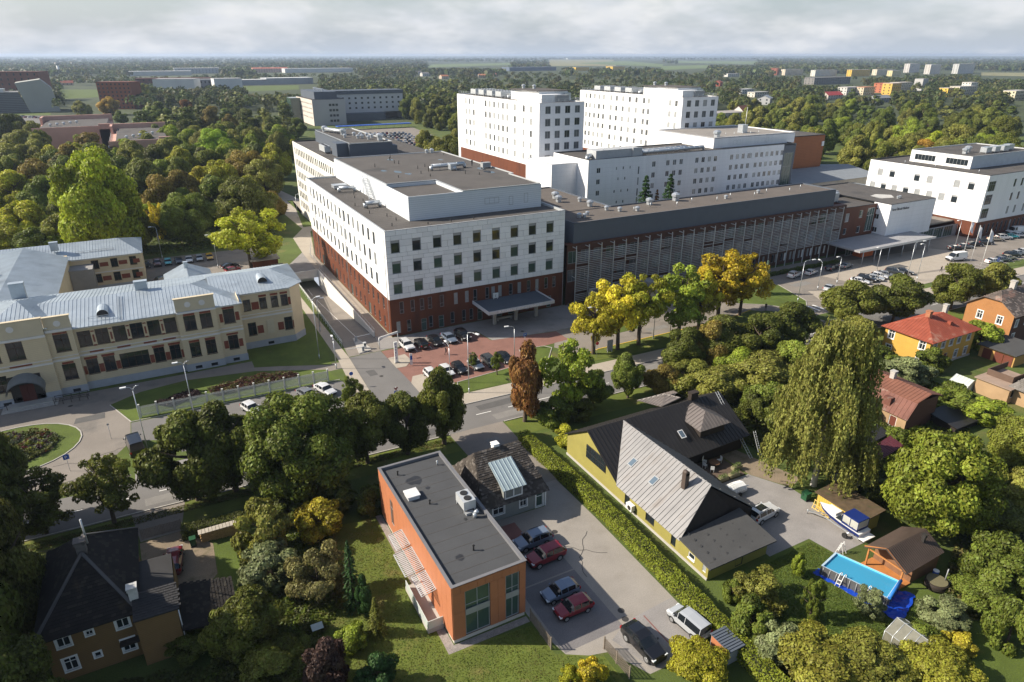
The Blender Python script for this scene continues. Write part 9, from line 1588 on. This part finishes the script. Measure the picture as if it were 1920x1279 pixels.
FH = [('warehouse', 'long grey warehouse beyond the far field', 'building', 505, 159, 150, 40, 9, (.30, .31, .33), (.50, .50, .50), .12, 'flat', 0, 1), ('warehouse', 'white ended warehouse right of the long grey one', 'building', 545, 158, 90, 40, 11, (.25, .27, .30), (.55, .56, .56), .12, 'flat', 0, 1), ('apartment_house', 'red roofed long house in the far trees', 'house', 508, 136, 110, 25, 12, (.50, .32, .25), (.40, .12, .07), .05, 'gable', 3, 14), ('factory', 'long white far factory right of the red roofed house', 'building', 600, 136, 220, 40, 12, (.55, .56, .56), (.55, .56, .58), .06, 'flat', 0, 1), ('factory', 'pale far factory left with white roof', 'building', 300, 142, 160, 40, 11, (.5, .5, .48), (.6, .6, .6), .0, 'flat', 0, 1), ('factory', 'grey far factory with white parapet', 'building', 372, 138, 130, 50, 15, (.35, .37, .40), (.5, .5, .5), .0, 'flat', 3, 14), ('farmhouse', 'red roofed farmhouse by the far field', 'house', 123, 160, 26, 10, 4, (.5, .4, .3), (.36, .10, .06), .1, 'gable', 1, 4, None, 4),
 ('far_house', 'white far house with dark roof in the middle distance', 'house', 785, 140, 24, 12, 7, (.62, .60, .55), (.16, .14, .14), .3, 'gable', 2, 4), ('far_house', 'white far house right of the dark roofed one', 'house', 800, 143, 26, 12, 7, (.62, .60, .57), (.20, .19, .19), .2, 'gable', 2, 4), ('far_house', 'orange roofed far house left of the tower top', 'house', 835, 148, 20, 12, 6, (.55, .45, .35), (.42, .16, .07), .2, 'gable', 2, 4), ('far_house', 'orange roofed far house behind the wood', 'house', 905, 146, 18, 12, 6, (.5, .4, .3), (.42, .17, .08), -.1, 'gable', 2, 4), ('far_house', 'red roofed far house right of it', 'house', 930, 144, 18, 12, 6, (.5, .4, .3), (.40, .15, .08), .3, 'gable', 2, 4), ('warehouse', 'dark blue far warehouse below the pale field', 'building', 1000, 133, 200, 50, 12, (.10, .13, .18), (.14, .17, .22), .08, 'flat', 0, 1), ('farm_shed', 'white far farm building on the horizon field', 'building', 1078, 111, 230, 40, 9, (.7, .7, .68), (.62, .6, .58), 0, 'flat', 0, 1), ('warehouse', 'yellow cornered far shop', 'building', 1092, 133, 60, 40, 12, (.60, .38, .04), (.2, .22, .25), .1, 'flat', 0, 1), ('warehouse', 'second yellow cornered far shop', 'building', 1160, 131, 60, 40, 12, (.55, .36, .05), (.2, .22, .25), .1, 'flat', 0, 1),
 ('chalet', 'white house with brown gable roof right of the farther tower', 'house', 1402, 223, 16, 12, 6, (.66, .62, .56), (.24, .09, .05), .25, 'gable', 2, 3, None, 5), ('brick_shed', 'flat roofed brick cabin before the white house', 'house', 1414, 236, 10, 8, 4, (.35, .17, .10), (.25, .2, .17), .1, 'flat', 1, 3), ('office', 'low grey flat roofed building beside the farther tower', 'building', 1366, 232, 46, 20, 8, (.36, .37, .38), (.30, .28, .26), 0, 'flat', 2, 7), ('far_house', 'blue grey roofed house in the trees', 'house', 1445, 196, 20, 14, 7, (.5, .5, .5), (.30, .34, .38), .6, 'gable', 2, 4), ('far_house', 'pale flat house in the gardens', 'house', 1428, 182, 30, 12, 6, (.58, .55, .48), (.4, .4, .38), .1, 'flat', 2, 6), ('far_house', 'white roofed house in the gardens', 'house', 1402, 176, 26, 12, 6, (.52, .52, .52), (.5, .5, .5), .1, 'flat', 2, 5), ('far_house', 'white flat house near the horizon gardens', 'house', 1375, 144, 40, 14, 7, (.62, .6, .56), (.5, .5, .5), 0, 'flat', 2, 6), ('far_house', 'red gable house in far gardens', 'house', 1352, 162, 16, 12, 7, (.35, .10, .07), (.3, .09, .06), .5, 'gable', 2, 3), ('far_house', 'brick red far block', 'house', 1458, 141, 24, 18, 18, (.38, .13, .08), (.3, .12, .08), .5, 'flat', 5, 4),
 ('apartment_house', 'cream far apartment house, leftmost of the right hand town', 'building', 1488, 141, 75, 14, 15, (.60, .52, .40), (.4, .38, .36), .05, 'flat', 5, 14), ('apartment_house', 'white far apartment house right of the cream one', 'building', 1548, 143, 90, 14, 15, (.62, .60, .54), (.4, .4, .4), .05, 'flat', 5, 16), ('school', 'long dark fronted school in the far trees', 'building', 1560, 158, 110, 22, 12, (.20, .19, .18), (.16, .15, .15), .05, 'flat', 3, 16), ('apartment_house', 'yellow far apartment house in the right hand town', 'building', 1613, 143, 80, 14, 16, (.62, .40, .06), (.5, .45, .4), .05, 'flat', 5, 14), ('apartment_house', 'cream far apartment house behind the yellow one', 'building', 1660, 141, 85, 14, 15, (.62, .55, .42), (.45, .4, .35), .05, 'flat', 5, 14), ('apartment_house', 'pale yellow far apartment house in the town', 'building', 1680, 143, 40, 14, 14, (.64, .55, .30), (.4, .4, .4), .05, 'flat', 5, 7), ('tower_block', 'white far tower block, left of three', 'building', 1713, 136, 90, 16, 26, (.58, .55, .52), (.4, .4, .4), .25, 'flat', 9, 16), ('tower_block', 'white far tower block, middle of three', 'building', 1752, 139, 75, 16, 26, (.55, .52, .48), (.4, .4, .4), .2, 'flat', 9, 14), ('tower_block', 'white far tower block, right of three', 'building', 1810, 138, 130, 16, 27, (.52, .52, .50), (.4, .4, .4), .2, 'flat', 9, 24),
 ('terraced_house', 'white and brown far house block by the red roofs', 'house', 1600, 178, 36, 14, 10, (.56, .54, .50), (.4, .38, .36), .1, 'flat', 3, 8), ('terraced_house', 'cream house with orange top, left of the red roofs', 'house', 1628, 178, 28, 14, 10, (.58, .50, .36), (.42, .18, .10), .1, 'flat', 3, 6), ('terraced_house', 'red topped house in the colourful row', 'house', 1662, 174, 26, 14, 13, (.42, .14, .07), (.36, .10, .06), .1, 'flat', 4, 5), ('terraced_house', 'orange balcony house in the colourful row', 'house', 1678, 178, 24, 14, 15, (.60, .38, .08), (.45, .35, .3), .1, 'flat', 4, 5), ('terraced_house', 'cream house at the right of the colourful row', 'house', 1695, 172, 40, 14, 13, (.58, .50, .38), (.45, .40, .36), .1, 'flat', 4, 8), ('silo', 'grey round topped block behind the colourful row', 'building', 1732, 170, 14, 14, 17, (.40, .39, .38), (.3, .3, .3), 0, 'flat', 0, 1), ('terraced_house', 'yellow house front in the trees at the right', 'house', 1782, 182, 18, 12, 11, (.64, .42, .06), (.4, .35, .3), 0, 'flat', 3, 4), ('terraced_house', 'cream house right of the yellow front', 'house', 1812, 178, 40, 14, 11, (.60, .54, .42), (.42, .4, .38), 0, 'flat', 3, 9), ('terraced_house', 'white house box above the wood', 'house', 1824, 172, 18, 14, 13, (.62, .60, .54), (.45, .42, .4), 0, 'flat', 4, 4), ('apartment_house', 'cream apartment house at the right edge above the wood', 'building', 1912, 188, 34, 14, 11, (.62, .56, .40), (.4, .38, .36), .1, 'flat', 3, 8), ('far_house', 'red roofed house below the white and brown block', 'house', 1566, 186, 30, 13, 5, (.5, .45, .4), (.36, .05, .05), .05, 'gable', 2, 6, None, 4), ('far_house', 'dark grey roofed house', 'house', 1656, 192, 26, 12, 5, (.30, .31, .33), (.22, .23, .25), 0, 'gable', 2, 6)]
for f in FH: far_house(*f)
for f in FH:
    x, y = G(f[3], f[4]); dd_ = max(1, depth_at(x, y)); FLD.append((f[3]-f[5]*.55*FPX/dd_, f[4]-f[7]*.25*FPX/dd_, f[3]+f[5]*.55*FPX/dd_, f[4]-f[7]*.1*FPX/dd_))
far_wood('far_woodland', 5200, 126, 180, 42, 5, (10, 17), (4, 8), 1.5, fields=FLD); far_wood('far_woodland', 9000, 106.3, 132, 15, 6, (10, 18), (8, 16), 5.5, fields=FLD)
# ------------------------------------------------------------------ air
hz_ = MB().box(-4000, 14000, -2000, 16000, -6.0, 64.0); ho = hz_.obj('haze', []); hm_ = bpy.data.materials.new('haze'); hm_.use_nodes = True; t = hm_.node_tree; t.nodes.clear(); o = N(t, 'ShaderNodeOutputMaterial'); v = N(t, 'ShaderNodeVolumePrincipled'); v.inputs['Color'].default_value = (.62, .76, 1.0, 1); v.inputs['Density'].default_value = HAZE; v.inputs['Anisotropy'].default_value = 0.2; t.links.new(v.outputs[0], o.inputs['Volume']); ho.data.materials.clear(); ho.data.materials.append(hm_); tag(ho, 'thin blue summer haze over the whole place', 'haze', kind='stuff')
